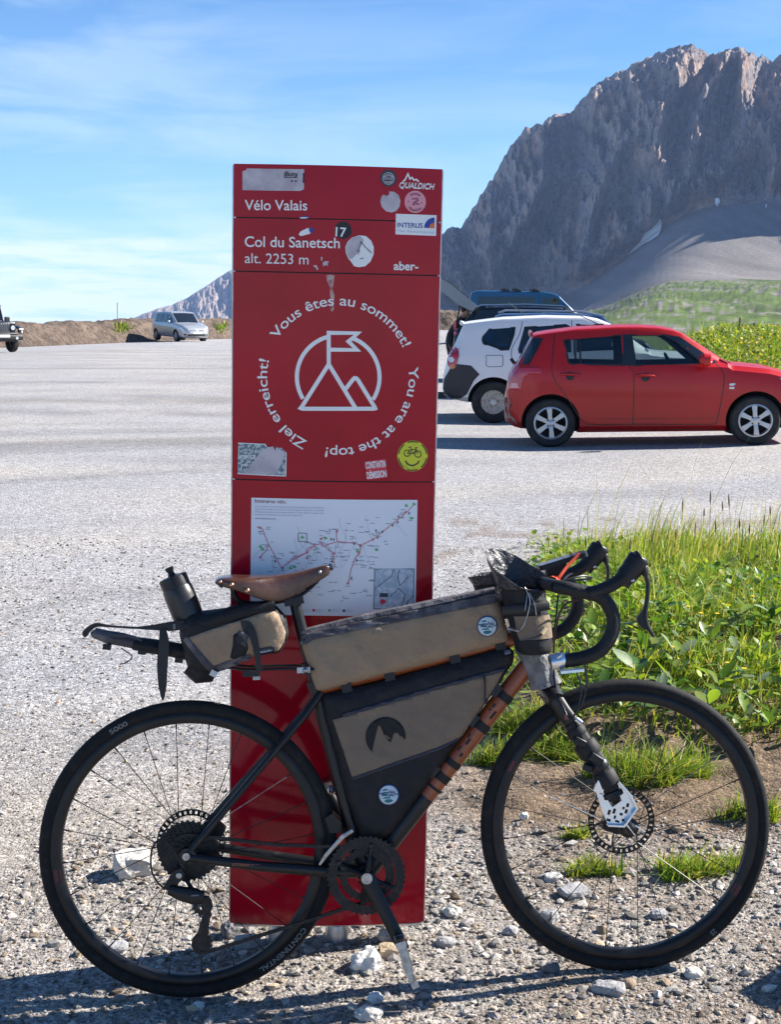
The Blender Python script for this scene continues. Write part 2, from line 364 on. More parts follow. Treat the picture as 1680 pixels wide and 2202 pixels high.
for x in xs:
    yr = interp(RIDGE, x); yf, ym = (float(np.mean([interp(tb, x+o_) for o_ in range(-60, 61, 15)])) for tb in (FOOT, MEAD))
    dr = 2400-.17*(x-1400)-.00012*(x-1400)*abs(x-1400); df_ = dr-270-.10*(x-1200)*float(sm(600, 1300, x)); dm_ = 1080-.22*(x-1500)
    pb = far_pt(x, 716, 260); pm = far_pt(x, ym, dm_); pf = far_pt(x, yf, df_); pr = far_pt(x, yr, dr)
    rad = Vector((pr.x, pr.y, 0)).normalized()
    col = []; cc = []
    for k in range(nm_):
        t = k/nm_; p = pb.lerp(pm, t); u, v = p.x*.13+p.y*.006, p.y*.0040
        h = 5*noise.noise(Vector((p.x*.008, p.y*.006, 1)))+3.2*noise.noise(Vector((p.x*.03, p.y*.012, 4)))+1.1*noise.noise(Vector((u*2, v*3, 7)))+.25*noise.noise(Vector((u*7, v*8, 9)))
        p = p+Vector((0, 0, h*float(sm(0, .25, t))*(1-.7*float(sm(.8, 1, t)))))
        gn = noise.noise(Vector((u*1.6, v*1.1, 12)))+.6*noise.noise(Vector((u*5, v*3.4, 3)))+.35*noise.noise(Vector((u*16, v*10, 3)))
        green = float(sm(-.22, .12, gn+.16-.55*float(sm(.72, 1.0, t))-.9*(1-float(sm(1180, 1300, x)))))
        gc = np.array((.10, .145, .042))*(1+.45*noise.noise(Vector((u*1.5, v*2, 20)))+.30*noise.noise(Vector((u*6, v*8, 24)))); rc = np.array((.20, .185, .175))*(1+.5*noise.noise(Vector((u*6, v*9, 22))))
        col.append(p); cc.append(rc+(gc-rc)*green)
    for k in range(nsc):
        t = k/nsc; p = pm.lerp(pf, t)
        p.z -= (pf-pm).length*.05*math.sin(math.pi*t)*.5
        u, v = p.x*.01, p.z*.01
        h = 7*noise.noise(Vector((u*1.2, v*.6, 2)))+2.6*noise.noise(Vector((u*4, v*1.2, 5)))+1.0*noise.noise(Vector((u*14, v*4, 6)))
        p = p-rad*h*.55*float(sm(0, .2, t))
        c = np.array((.205, .188, .176))*(1+.30*noise.noise(Vector((u*5, v*1.2, 15)))+.10*noise.noise(Vector((u*20, v*6, 16))))
        c = c*(1+.22*noise.noise(Vector((p.x*.02-t*1.5, t*1.2, 81)))+.16*noise.noise(Vector((p.x*.09-t*6, t*5, 82)))+.14*noise.noise(Vector((p.x*.3, t*26, 83))))
        g2 = noise.noise(Vector((u*2.2, v*2.2, 33)))+.5*noise.noise(Vector((u*8, v*8, 34)))
        gr = float(sm(.0, .3, g2-.2-2.2*t))
        c = c+(np.array((.09, .12, .04))-c)*gr
        col.append(p); cc.append(c)
    for k in range(ncl+1):
        t = k/ncl; tt = t
        p = pf.lerp(pr, tt)
        s_ = x*1.05; hgt = p.z
        cx_ = s_-.62*hgt; al_ = hgt+.3*s_                        # spurs run from upper right to lower left
        w = noise.noise(Vector((s_*.0055, hgt*.0055, 5)))*.9
        big1 = noise.ridged_multi_fractal(Vector((cx_*.0036+w*.6, al_*.0018, 17)), 1.0, 2.0, 3, 1.0, 2.0)-1.0
        big2 = noise.ridged_multi_fractal(Vector((s_*.0105+w, hgt*.0060+w*.6, .3)), 1.0, 2.1, 4, 1.0, 2.0)-1.0
        r2 = noise.hetero_terrain(Vector((s_*.030-hgt*.012+w, hgt*.021, 4.4)), .9, 2.2, 4, .6)
        st = noise.noise(Vector(((s_*.78-hgt*.62)*.006, (s_*.62+hgt*.78)*.040, 2.0)))
        fine = noise.fractal(Vector((s_*.065, hgt*.055, 8)), .8, 2.15, 5)
        env = float(sm(0, .12, t))*(1-.72*float(sm(.90, 1.0, t)))
        dsp = (155*big1+58*big2+9*r2+6*st+12*fine)*env
        p = p-rad*dsp+Vector((0, 0, 11*fine*env+5.5*noise.noise(Vector((s_*.06, hgt*.1, 3)))*float(sm(.5, 1, t))))
        tone = noise.noise(Vector((s_*.02+hgt*.006, hgt*.02-s_*.011, 51)))+.6*noise.noise(Vector((s_*.09, hgt*.07, 52)))
        base = np.array((.33, .245, .205)) if tone > 0 else np.array((.275, .240, .232))
        c = base*(1+.34*tone)*(1-.30*float(sm(.1, .5, noise.noise(Vector(((s_*.62+hgt*.78)*.035, (s_*.78-hgt*.62)*.005, 71))))))
        c = c+(np.array((.27, .185, .125))-c)*float(sm(.25, .8, noise.noise(Vector((s_*.03, hgt*.012, 61)))+.3*fine))*.8
        col.append(p); cc.append(c)
    for k in range(1, 8):
        col.append(pr+rad*k*90-Vector((0, 0, k*k*10+k*30))); cc.append(np.array((.25, .22, .2)))
    rows.append(col); rcol.append(cc)
nc, nr = len(rows), len(rows[0])
MV = np.array([[tuple(p) for p in c] for c in rows]).reshape(-1, 3); MC = np.clip(np.array(rcol).reshape(-1, 3), .02, .6)
im = np.arange(nc*nr).reshape(nc, nr)
MF = np.stack([im[:-1, :-1], im[1:, :-1], im[1:, 1:], im[:-1, 1:]], -1).reshape(-1, 4)
MROCK = mat('mountain_rock', (.25, .22, .2), .95, attr='col', var=(.06, (.62, .60, .60), .42, .62), bump=[(.03, 10, 8), (.12, 3, 6)], spec=.1)
MSCREE = mat('scree_and_turf', (.25, .22, .2), .95, attr='col', var=(.25, (.72, .71, .70), .40, .62), bump=[(.15, .8, 6)], spec=.1)
mountain = npmesh('mountain', MV, MF, MROCK, smooth=False, colors=MC); mountain.data.materials.append(MSCREE)
_mi = np.zeros((nc-1, nr-1), dtype=np.int32); _mi[:, :nm_+nsc] = 1; mountain.data.polygons.foreach_set('material_index', _mi.ravel())
_ms = np.zeros((nc-1, nr-1), dtype=bool); _ms[:, :nm_+nsc] = True; mountain.data.polygons.foreach_set('use_smooth', _ms.ravel()); mountain['kind'] = 'structure'
mbvh = BVHTree.FromPolygons([tuple(p) for p in MV], [tuple(q) for q in MF])

# farther sunlit peak on the left
RID2 = [(200, 760), (275, 690), (300, 678), (335, 665), (370, 655), (402, 640), (440, 617), (470, 596), (490, 584), (505, 577), (560, 545), (620, 520), (680, 540), (760, 580), (860, 610), (960, 640)]
x2 = np.arange(200, 960, 2.0); rows = []; rcol = []
for x in x2:
    yr = interp(RID2, x); dr = np.interp(x, [200, 620, 960], [4300, 4700, 5200]); pr = far_pt(x, yr, dr); pb = far_pt(x, 800, dr-900)
    rad = Vector((pr.x, pr.y, 0)).normalized(); col = []; cc = []
    for k in range(121):
        t = k/120; p = pb.lerp(pr, t); s_ = x*1.5; hh = p.z
        rr = noise.ridged_multi_fractal(Vector((s_*.009+hh*.002, hh*.0035-s_*.004, 1.3)), 1, 2.1, 6, 1, 2)-1.1
        fine = noise.fractal(Vector((s_*.06, hh*.03, 8)), .8, 2.2, 4)
        env = 1-.8*float(sm(.85, 1, t))
        p = p-rad*(85*rr+26*fine)*env+Vector((0, 0, 7*fine*env)); col.append(p)
        c = np.array((.30, .245, .215))*(1+.25*noise.noise(Vector((s_*.03, hh*.03, 5)))); cc.append(c)
    for k in range(1, 5): col.append(pr+rad*k*150-Vector((0, 0, k*90))); cc.append(np.array((.3, .25, .22)))
    rows.append(col); rcol.append(cc)
nc, nr = len(rows), len(rows[0]); PV = np.array([[tuple(p) for p in c] for c in rows]).reshape(-1, 3)
im = np.arange(nc*nr).reshape(nc, nr)
PF = np.stack([im[:-1, :-1], im[1:, :-1], im[1:, 1:], im[:-1, 1:]], -1).reshape(-1, 4)
peak = npmesh('far_mountain', PV, PF, MROCK, smooth=False, colors=np.clip(np.array(rcol).reshape(-1, 3), .02, .6)); peak['kind'] = 'structure'

# snow left in the gully under the cliff
MSNOW = mat('old_snow', (.80, .82, .85), .6, bump=(.2, 1.5, 4))
def snow(polyD, label):
    bm = bmesh.new(); vs_ = [bm.verts.new((p[0], p[1], 0)) for p in polyD]; bm.faces.new(vs_)
    xs_ = [p[0] for p in polyD]; ys_ = [p[1] for p in polyD]
    for a0, lo, hi, ax in ((0, min(xs_), max(xs_), (1, 0, 0)), (1, min(ys_), max(ys_), (0, 1, 0))):
        for c in np.arange(lo+1.5, hi, 1.5):
            bmesh.ops.bisect_plane(bm, geom=bm.verts[:]+bm.edges[:]+bm.faces[:], plane_co=(c, c, 0), plane_no=ax)
    out_ = []
    for v in bm.verts:
        d = ray(v.co.x, v.co.y).normalized(); h = mbvh.ray_cast(Vector((0, 0, EYE)), d)
        v.co = (h[0]-d*6+Vector((0, 0, 2))) if h[0] is not None else d*2200
    me = bpy.data.meshes.new('snow_patch'); bm.to_mesh(me); bm.free(); me.materials.append(MSNOW)
    return tag(link('snow_patch', me), label, 'snow', 'old snow patches under the cliff')
Z4 = lambda x, y: ((1040+x/2.0896)*.9111, (80+y/2.0896)*.9111)
snow([Z4(*p) for p in [(1085, 915), (1092, 940), (1088, 975), (1075, 1000), (1040, 1025), (1000, 1045), (970, 1068), (930, 1095), (945, 1070), (985, 1035), (1010, 990), (1040, 970), (1065, 945)]], 'long diagonal white snow tongue lying in the gully between cliff and scree')
snow([Z4(*p) for p in [(1355, 818), (1375, 815), (1380, 835), (1368, 862), (1357, 850)]], 'small round white snow patch at the foot of the dark cliff')
snow([Z4(*p) for p in [(1603, 850), (1612, 846), (1612, 862), (1604, 864)]], 'tiny white snow speck at the foot of the cliff near the right edge')

# thin mountain air
hz = bpy.data.materials.new('haze'); hz.use_nodes = True; _n2 = hz.node_tree; _n2.nodes.clear()
_pv = N(_n2, 'ShaderNodeVolumePrincipled'); _pv.inputs['Color'].default_value = (.40, .58, 1.0, 1); _pv.inputs['Density'].default_value = 5.5e-5; _pv.inputs['Anisotropy'].default_value = .1
_no = N(_n2, 'ShaderNodeOutputMaterial'); _n2.links.new(_pv.outputs[0], _no.inputs['Volume'])
_lo = min(MV[:, 2].min(), PV[:, 2].min(), flat[:, 2].min())-1; _hi = max(MV[:, 2].max(), PV[:, 2].max())+30
_hx0 = min(MV[:, 0].min(), PV[:, 0].min(), -80)-50; _hx1 = max(MV[:, 0].max(), 80)+50; _hy1 = max(MV[:, 1].max(), PV[:, 1].max())+50
_hb = MB().box(((_hx0+_hx1)/2, (_hy1-60)/2, (_lo+_hi)/2), (_hx1-_hx0, _hy1+60, _hi-_lo)).build('haze', hz, smooth=False); _hb['kind'] = 'stuff'
# ------------------------------------------------------------------ flat lettering helpers
_txt = {}
def text_geo(s, bold=0.0, shear=0.0, space=1.0):
    """triangulated glyphs, baseline at y=0, x from 0, cap height about .7"""
    k = (s, bold, shear, space)
    if k not in _txt:
        cu = bpy.data.curves.new('lettering', 'FONT'); cu.body = s; cu.size = 1; cu.offset = bold; cu.shear = shear; cu.space_character = space; cu.resolution_u = 5
        ob = bpy.data.objects.new('lettering', cu); me = ob.to_mesh()
        v = [(p.co.x, p.co.y) for p in me.vertices]; f = [tuple(q.vertices) for q in me.polygons]
        ob.to_mesh_clear(); bpy.data.objects.remove(ob); bpy.data.curves.remove(cu)
        x0 = min(p[0] for p in v); v = [(p[0]-x0, p[1]) for p in v]
        _txt[k] = (v, f)
    v, f = _txt[k]; return list(v), list(f)
def stroke(pts, w, closed=False, cap=True):
    """ribbon polygon strip of width w along 2-D points"""
    P = [Vector((p[0], p[1])) for p in pts]; n = len(P); v = []; f = []
    for i in range(n):
        if closed: a, b_ = P[i-1], P[(i+1) % n]
        else: a, b_ = P[max(i-1, 0)], P[min(i+1, n-1)]
        d1 = (P[i]-a).normalized() if (P[i]-a).length > 1e-9 else (b_-P[i]).normalized()
        d2 = (b_-P[i]).normalized() if (b_-P[i]).length > 1e-9 else d1
        t = (d1+d2); t = t.normalized() if t.length > 1e-6 else d1
        nn = Vector((-t.y, t.x)); c = max(.45, nn.dot(Vector((-d1.y, d1.x))))
        v += [tuple(P[i]+nn*(w/2/c)), tuple(P[i]-nn*(w/2/c))]
    for i in range(n if closed else n-1):
        j = (i+1) % n; f.append((2*i, 2*i+1, 2*j+1, 2*j))
    return v, f
def circ(cx, cy, r, n=28, a0=0, a1=2*math.pi, full=True):
    return [(cx+r*math.cos(a0+(a1-a0)*k/(n if full else n-1)), cy+r*math.sin(a0+(a1-a0)*k/(n if full else n-1))) for k in range(n)]
def cut_poly(poly, step):
    """2-D polygon cut into cells of size step -> verts, faces"""
    bm = bmesh.new(); bm.faces.new([bm.verts.new((p[0], p[1], 0)) for p in poly])
    for ax in (0, 1):
        lo = min(p[ax] for p in poly); hi = max(p[ax] for p in poly)
        for c in np.arange(lo+step, hi-1e-6, step):
            co = (c, 0, 0) if ax == 0 else (0, c, 0); no = (1, 0, 0) if ax == 0 else (0, 1, 0)
            bmesh.ops.bisect_plane(bm, geom=bm.verts[:]+bm.edges[:]+bm.faces[:], plane_co=co, plane_no=no)
    bmesh.ops.triangulate(bm, faces=bm.faces[:])
    bm.verts.index_update(); v = [(q.co.x, q.co.y) for q in bm.verts]; f = [tuple(w.index for w in q.verts) for q in bm.faces]; bm.free()
    return v, f
def tmat(name, col, rough=.45, **k): return mat(name, col, rough, **k)

# ------------------------------------------------------------------ the red information pillar
SG_O = Vector((-.137, 3.365, .073)); SG_A = R(3.5); SW, SH = .487, 1.847
SGM = Matrix.Translation(SG_O) @ Matrix.Rotation(SG_A, 4, 'Z') @ Matrix.Rotation(R(-.25), 4, 'X')
sign = thing('information_sign', 'tall red cycling information pillar with white lettering, route map and stickers', 'sign', mtx=SGM)
_sgi = SGM.inverted()
def sguv(px, py):
    """measured picture position on the pillar face -> u across, v up, in metres"""
    o = _sgi @ Vector((0, 0, EYE)); d = _sgi.to_3x3() @ ray(px, py); y = -.012; t = (y-o.y)/d.y
    p = o+d*t; return (p.x, p.z)
S1 = lambda x, y: sguv((540+x/3.2308)*.9111, (370+y/3.2308)*.9111)
S2 = lambda x, y: sguv((540+x/3.2308)*.9111, (850+y/3.2308)*.9111)
RC = ((SW/2)**2+.02**2)/(2*.02)
def surf(u, v, off=0.0):
    a = u/RC; return (RC*math.sin(a)*(1+off/RC), -(RC*math.cos(a)-(RC-.02))-off, v)
MRED = mat('red_enamel', (.40, .005, .020), .10, var=[(3.0, (.31, .0035, .013), .4, .7), (150, (.40, .16, .13), .70, .80)], coat=.0, spec=.28, bump=(6, .0012, 2))  # fine pale specks: dust, plus glints of reflected lit ground put into the colour
MALU = mat('aluminium', (.62, .62, .63), .38, .9, var=(30, (.45, .45, .46), .4, .6))
MDARKEDGE = mat('pillar_core', (.02, .018, .03), .5)
MWHITE = mat('white_print', (.80, .80, .80), .5)
def conform(name, uv, fc, m, off, parent, label=None):
    return mesh(name, [surf(p[0], p[1], off) for p in uv], [q for q in fc], m, parent, smooth=False, label=label)
class Print:
    """flat print gathered into one mesh on the pillar face"""
    def __init__(s): s.v = []; s.f = []
    def add(s, vf):
        b_ = len(s.v); s.v += vf[0]; s.f += [tuple(i+b_ for i in q) for q in vf[1]]; return s
    def poly(s, pts, step=.03): return s.add(cut_poly(pts, step))
    def stroke(s, pts, w, closed=False): return s.add(stroke(pts, w, closed))
    def text(s, t, p0, p1, bold=0.0, shear=0.0, space=1.0, h=None):
        v, f = text_geo(t, bold, shear, space); W = max(q[0] for q in v); a = Vector(p0); b_ = Vector(p1); ex = (b_-a); k = ex.length/W; ex.normalize(); ey = Vector((-ex.y, ex.x)); kh = k if h is None else h/.7
        return s.add(([tuple(a+ex*(q[0]*k)+ey*(q[1]*kh)) for q in v], f))
    def arc(s, t, c, r, a0, a1, bold=0.0, size=None, inward=False):
        v, f = text_geo(t, bold); W = max(q[0] for q in v); sp = abs(a1-a0)*r; k = sp/W; kh = k if size is None else size/.7
        sg_ = 1 if a1 > a0 else -1
        def w(q):
            a = a0+(a1-a0)*q[0]/W; rr = r+(q[1]*kh if not inward else -q[1]*kh); return (c[0]+rr*math.cos(a), c[1]+rr*math.sin(a))
        return s.add(([w(q) for q in v], f))
    def build(s, name, m, off, label=None, parent=None): return conform(name, s.v, s.f, m, off, parent or sign, label)

seams = [SH, S1(800, 478)[1], S1(800, 888)[1], S2(800, 922)[1], 0.0]
for i in range(4):
    z1, z0 = seams[i]-.0015*(i > 0), seams[i+1]+.0015*(i < 3)
    nu, nv = 30, max(2, int((z1-z0)/.1)); V = []; F = []
    for j in range(nv+1):
        for k in range(nu+1): V.append(surf(-SW/2+SW*k/nu, z0+(z1-z0)*j/nv))
    nf = len(V); V += [(p[0], p[1]+.004, p[2]) for p in V[:nf]]
    for j in range(nv):
        for k in range(nu):
            a = j*(nu+1)+k; q = (a, a+1, a+nu+2, a+nu+1); F.append(q); F.append(tuple(x+nf for x in q[::-1]))
    bd = [k for k in range(nu+1)]+[(j+1)*(nu+1)-1 for j in range(1, nv+1)]+[nv*(nu+1)+k for k in range(nu-1, -1, -1)]+[j*(nu+1) for j in range(nv-1, 0, -1)]
    for a, b_ in zip(bd, bd[1:]+bd[:1]): F.append((b_, a, a+nf, b_+nf))
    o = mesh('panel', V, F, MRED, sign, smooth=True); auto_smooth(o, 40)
# lens-shaped core and aluminium edge rails behind the skin
core = [(-SW/2+.006, .004), (-SW/2+.006, .022)]+[(-SW/2+.006+(SW-.012)*k/12, .022+.03*math.sin(math.pi*k/12)) for k in range(1, 12)]+[(SW/2-.006, .022), (SW/2-.006, .004)]
front = [(surf(SW/2-.006-(SW-.012)*k/16, 0)[0], surf(SW/2-.006-(SW-.012)*k/16, 0)[1]+.006) for k in range(1, 16)]
MB().prism(core+front, 0.004, SH-.004, 'xy').build('core', MDARKEDGE, sign, smooth=False)
for sx in (-1, 1):
    MB().box((sx*(SW/2-.001), .012, SH/2), (.006, .014, SH-.004)).build('edge_rail', MALU, sign, smooth=False)
MB().box((0, .012, -.004), (SW-.02, .04, .005)).build('base_plate', MALU, sign, smooth=False)
for sx in (-.02, .125):
    MB().lathe([(.0, -.090), (.030, -.086), (.030, -.03), (.026, -.014), (.012, -.0075)], 20, (sx-.1, .03, 0), 'Z').build('foot', MALU, sign)

# white lettering
P = Print()
P.text('Vélo Valais', S1(118, 404), S1(598, 410), .010); P.build('lettering', MWHITE, .0008); P = Print()
P.text('Col du Sanetsch', S1(118, 684), S1(846, 698), .010); P.build('lettering', MWHITE, .0008); P = Print()
P.text('alt. 2253 m', S1(118, 809), S1(608, 822), .0)
P.build('lettering', MWHITE, .0008)
P = Print()
cx_, cy_ = sguv(727.5, 811); pm_ = .00113
rb = 148.6*pm_
P.arc('Vous êtes au sommet!', (cx_, cy_), rb, R(149), R(25.5), .008, .0235); P.build('motto_lettering', MWHITE, .0008); P = Print()
P.arc('You are at the top!', (cx_, cy_), rb, R(8.5), R(-99), .008, .0235); P.build('motto_lettering', MWHITE, .0008); P = Print()
P.arc('Ziel erreicht!', (cx_, cy_), rb, R(245), R(167.5), .008, .0235)
P.build('motto_lettering', MWHITE, .0008)
# summit emblem: flag, peaks and ring
P = Print(); w_ = .0095
ctr = S1(835, 1680); ctr = (ctr[0], cy_); rad_ = 306/3.2308*.9111*pm_
a_l = math.atan2(S2(580, 285)[1]-ctr[1], S2(580, 285)[0]-ctr[0])+2*math.pi; a_t = math.acos((S1(756, 1380)[0]-ctr[0])/rad_)
P.stroke(circ(*ctr, rad_, 40, a_t, a_l, False), w_)
P.stroke(circ(*ctr, rad_, 34, math.acos((S1(945, 1385)[0]-ctr[0])/rad_), math.atan2(S2(1088, 292)[1]-ctr[1], S2(1088, 292)[0]-ctr[0]), False), w_)
pole_b, pole_t = S2(762, 30), S1(762, 1342)
P.stroke([pole_b, pole_t, S1(984, 1345), S1(912, 1408), S1(978, 1472), S1(764, 1470)], w_)
P.stroke([S2(965, 362), pole_b, S2(556, 356), S2(549, 364), S2(560, 369)]+[S2(560+54.5*k, 369) for k in range(1, 11)]+[S2(1116, 366), S2(1112, 356)]+[S2(*q) for q in ((985, 150), (972, 138), (958, 136), (946, 146), (888, 222))], w_)
P.build('summit_emblem', MWHITE, .0009)
P = Print(); P.text('aber-', S1(1258, 862), S1(1448, 866), .022); P.build('sticker_lettering', MWHITE, .0008)

# stickers
MLAV = mat('torn_paper', (.56, .52, .55), .8, var=(25, (.42, .38, .42), .4, .6))
MDKG = mat('dark_green_print', (.018, .045, .055), .5); MBLK = mat('black_print', (.012, .012, .016), .5)
MPNK = mat('pink_print', (.72, .30, .36), .5); MYEL = mat('yellow_print', (.66, .66, .03), .5, var=(40, (.42, .42, .04), .55, .7)); MBLU = mat('blue_print', (.02, .055, .32), .5)
MORG = mat('orange_print', (.8, .16, .04), .5); MLBL = mat('light_blue_print', (.25, .45, .62), .5); MRST = mat('bright_red_print', (.62, .03, .06), .5); MDRD = mat('dark_red_text', (.20, .03, .06), .5)
def sticker(polys, m, off, label): 
    P = Print()
    for q in polys: P.poly(q, .04)
    return P.build('sticker', m, off, label)
def sub(P, name, m, off, par): return conform(name, P.v, P.f, m, off, par)
def C1(cx, cy, r, **k): 
    c = S1(cx, cy); return circ(*c, r/3.2308*.9111*pm_, **k)
def C2(cx, cy, r, **k):
    c = S2(cx, cy); return circ(*c, r/3.2308*.9111*pm_, **k)
st = sticker([[S1(*q) for q in ((100, 108), (128, 100), (134, 86), (300, 92), (574, 97), (576, 160), (572, 250), (545, 262), (300, 258), (100, 252))]], MLAV, .0006, 'torn pale rectangular sticker scraped nearly blank')
P = Print(); P.stroke([S1(*q) for q in ((425, 122), (425, 160), (518, 160), (520, 140))], .0016)
P.text('Buty', S1(432, 150), S1(524, 150), .02); P.poly([S1(*q) for q in ((566, 128), (576, 124), (576, 205), (564, 200))]); P.poly([S1(*q) for q in ((475, 180), (488, 180), (488, 192), (475, 192))]); P.poly([S1(*q) for q in ((505, 180), (518, 180), (518, 194), (505, 194))]); sub(P, 'print', MBLK, .0011, st)
st = sticker([C1(1218, 165, 60)], MDKG, .0006, 'dark green round sticker with pale ring')
P = Print(); P.stroke(C1(1218, 167, 41), .0022, True); P.text('BERGE', S1(1183, 176), S1(1253, 178), .02, h=.007); P.stroke([S1(*q) for q in ((1180, 158), (1200, 145), (1218, 138), (1240, 146), (1256, 160))], .003); P.stroke([S1(*q) for q in ((1192, 190), (1218, 196), (1246, 190))], .003); sub(P, 'print', MLAV, .0011, st)
P = Print(); [P.text('QUALDICH', S1(1300+o_, 236+q_), S1(1572+o_, 247+q_), 0, .25, 1.0, .0128) for o_, q_ in ((0, 0), (4, 0), (2, 3), (2, -3))]
P.stroke([S1(*q) for q in ((1330, 188), (1346, 176), (1368, 130), (1384, 170), (1400, 158), (1414, 178), (1432, 172), (1452, 190))], .0035); P.build('sticker', MWHITE, .0008, 'white mountain outline transfer with bold slanted lettering')
sticker([[S1(*q) for q in ((1225, 264), (1262, 268), (1295, 292), (1310, 335), (1304, 380), (1278, 414), (1240, 426), (1200, 416), (1168, 386), (1156, 345), (1162, 310), (1180, 288), (1195, 300), (1222, 292))]], MLAV, .0006, 'pale round sticker torn at its top')
st = sticker([C1(1425, 343, 80)], MPNK, .0006, 'pink round sticker with dark emblem')
P = Print(); P.arc('Brücher', S1(1425, 343), 50/3.2308*.9111*pm_, R(128), R(48), .02, .006); P.arc('Hausbräu', S1(1425, 343), 68/3.2308*.9111*pm_, R(222), R(318), .02, .006, True)
P.stroke([S1(*q) for q in ((1400, 322), (1440, 318), (1446, 332), (1428, 342), (1412, 352), (1408, 364), (1424, 366))], .0028); P.stroke([S1(*q) for q in ((1424, 342), (1440, 362), (1456, 360))], .0028)
for q in ((1372, 342), (1476, 350)): P.poly(C1(*q, 5, n=8))
sub(P, 'print', mat('plum_print', (.22, .05, .10), .5), .0011, st)
st = sticker([[S1(*q) for q in ((1275, 435), (1591, 444), (1588, 602), (1272, 592))]], MWHITE, .0006, 'white rectangular sticker with blue lettering and quarter disc')
P = Print(); P.text('INTERLIS', S1(1286, 538), S1(1482, 542), .012); P.poly([S1(1575, 544), S1(1494, 541)]+[S1(1575+81*math.cos(a), 543-81*math.sin(a)) for a in np.linspace(math.pi*.98, math.pi/2, 12)]); sub(P, 'print', MBLU, .0011, st)
P = Print(); P.text('The GeoLanguage', S1(1284, 574), S1(1576, 582), .0, space=1.35, h=.0055); sub(P, 'print', MLBL, .0011, st)
P = Print(); P.poly([S1(1573, 543), S1(1532, 541)]+[S1(1573+41*math.cos(a), 543-41*math.sin(a)) for a in np.linspace(math.pi*.97, math.pi/2, 8)]); sub(P, 'print', MORG, .0014, st)
st = sticker([C1(872, 562, 63)], MBLK, .0005, 'black round sticker reading seventeen')
P = Print(); P.text('17', S1(812, 606), S1(893, 612), .02); sub(P, 'print', MWHITE, .0012, st)
st = sticker([[S1(*q) for q in ((995, 600), (1045, 606), (1085, 640), (1106, 690), (1104, 745), (1080, 800), (1040, 836), (990, 843), (955, 835), (935, 805), (910, 775), (893, 735), (888, 690), (905, 650), (940, 618))]], MWHITE, .0006, 'large white round sticker half rubbed away')
P = Print(); P.poly([S1(*q) for q in ((1000, 602), (1030, 640), (1000, 690), (975, 740), (945, 775), (920, 780), (897, 735), (892, 690), (908, 652), (945, 620))]); sub(P, 'print', MLAV, .0010, st)
P = Print(); P.stroke([S1(*q) for q in ((1005, 645), (1040, 690), (1090, 735))], .0016); P.stroke([S1(*q) for q in ((1008, 650), (990, 720), (985, 745))], .0016); P.stroke([S1(*q) for q in ((975, 715), (1000, 725))], .0016); P.stroke([S1(*q) for q in ((1000, 780), (1025, 775))], .0016); sub(P, 'print', MBLK, .0014, st)
st = sticker([[S1(*q) for q in ((532, 592), (548, 570), (600, 545), (640, 548), (650, 560), (620, 588), (560, 604), (545, 606))]], MWHITE, .0006, 'scrap of a white and blue sticker above the place name')
P = Print(); P.poly([S1(*q) for q in ((608, 550), (640, 543), (652, 558), (625, 586), (618, 575))]); sub(P, 'print', MBLU, .0011, st)
st = sticker([[S1(*q) for q in ((538, 470), (560, 456), (600, 455), (606, 468), (575, 473))]], MWHITE, .0006, 'small curled sticker scrap on the upper seam')
P = Print(); P.poly([S1(*q) for q in ((545, 462), (570, 452), (606, 456), (608, 464), (580, 462))]); sub(P, 'print', MBLU, .0011, st)
sticker([[S1(*q) for q in p_] for p_ in (((642, 832), (668, 826), (684, 862), (672, 864), (664, 846)), ((700, 765), (716, 766), (712, 796), (704, 792)), ((716, 808), (738, 796), (764, 800), (750, 820), (762, 832), (730, 826), (720, 838)))], MLAV, .0006, 'grey flakes of a scraped sticker')
st = sticker([[S2(*q) for q in ((68, 632), (275, 640), (292, 662), (340, 658), (352, 690), (362, 662), (400, 668), (425, 690), (439, 700), (434, 882), (250, 876), (62, 868))]], mat('teal_photo_print', (.10, .16, .20), .5, var=(140, (.50, .55, .56), .46, .56)), .0006, 'teal and white picture sticker with a torn diagonal strip')
P = Print(); P.poly([S2(*q) for q in ((118, 868), (190, 770), (240, 700), (295, 662), (340, 664), (352, 694), (364, 668), (420, 694), (436, 704), (400, 790), (355, 872))]); sub(P, 'print', MLAV, .0011, st)
P = Print(); P.text('REFUGE', S2(80, 752), S2(205, 752), .02, h=.008); P.stroke([S2(*q) for q in ((90, 835), (95, 800), (150, 802))], .002); P.stroke([S2(*q) for q in ((66, 634), (278, 642), (288, 662))], .0018); P.stroke([S2(*q) for q in ((62, 868), (250, 876), (434, 882), (438, 704))], .002); sub(P, 'print', MWHITE, .0013, st)
st = sticker([[S2(*q) for q in ((1036, 772), (1195, 750), (1207, 892), (1058, 912))]], MRST, .0006, 'small red sticker with two lines of narrow white capitals')
P = Print(); P.text('CONSTANTIN', S2(1044, 825), S2(1198, 812), .03, h=.0155); P.text('DÉMISSION', S2(1054, 902), S2(1206, 886), .03, h=.0155); sub(P, 'print', MWHITE, .0011, st)
st = sticker([C2(1405, 732, 116)], MYEL, .0006, 'yellow round sticker with a smiling bicycle face')
P = Print()
for a in range(6): P.stroke(C2(1405, 732, 108, n=9, a0=R(60*a+8), a1=R(60*a+52), full=False), .0028)
for q in ((1363, 710), (1447, 718)): P.stroke(C2(*q, 24, n=18), .0022, True)
for l_ in (((1363, 710), (1392, 680), (1432, 684), (1410, 714), (1392, 680)), ((1447, 718), (1432, 684), (1428, 668), (1444, 668)), ((1363, 710), (1410, 714)), ((1396, 680), (1390, 662), (1378, 664), (1378, 672))): P.stroke([S2(*q) for q in l_], .0020)
P.stroke([S2(*q) for q in ((1348, 766), (1362, 790), (1390, 804), (1420, 802), (1444, 788), (1456, 768))], .0034); sub(P, 'print', MBLK, .0011, st)
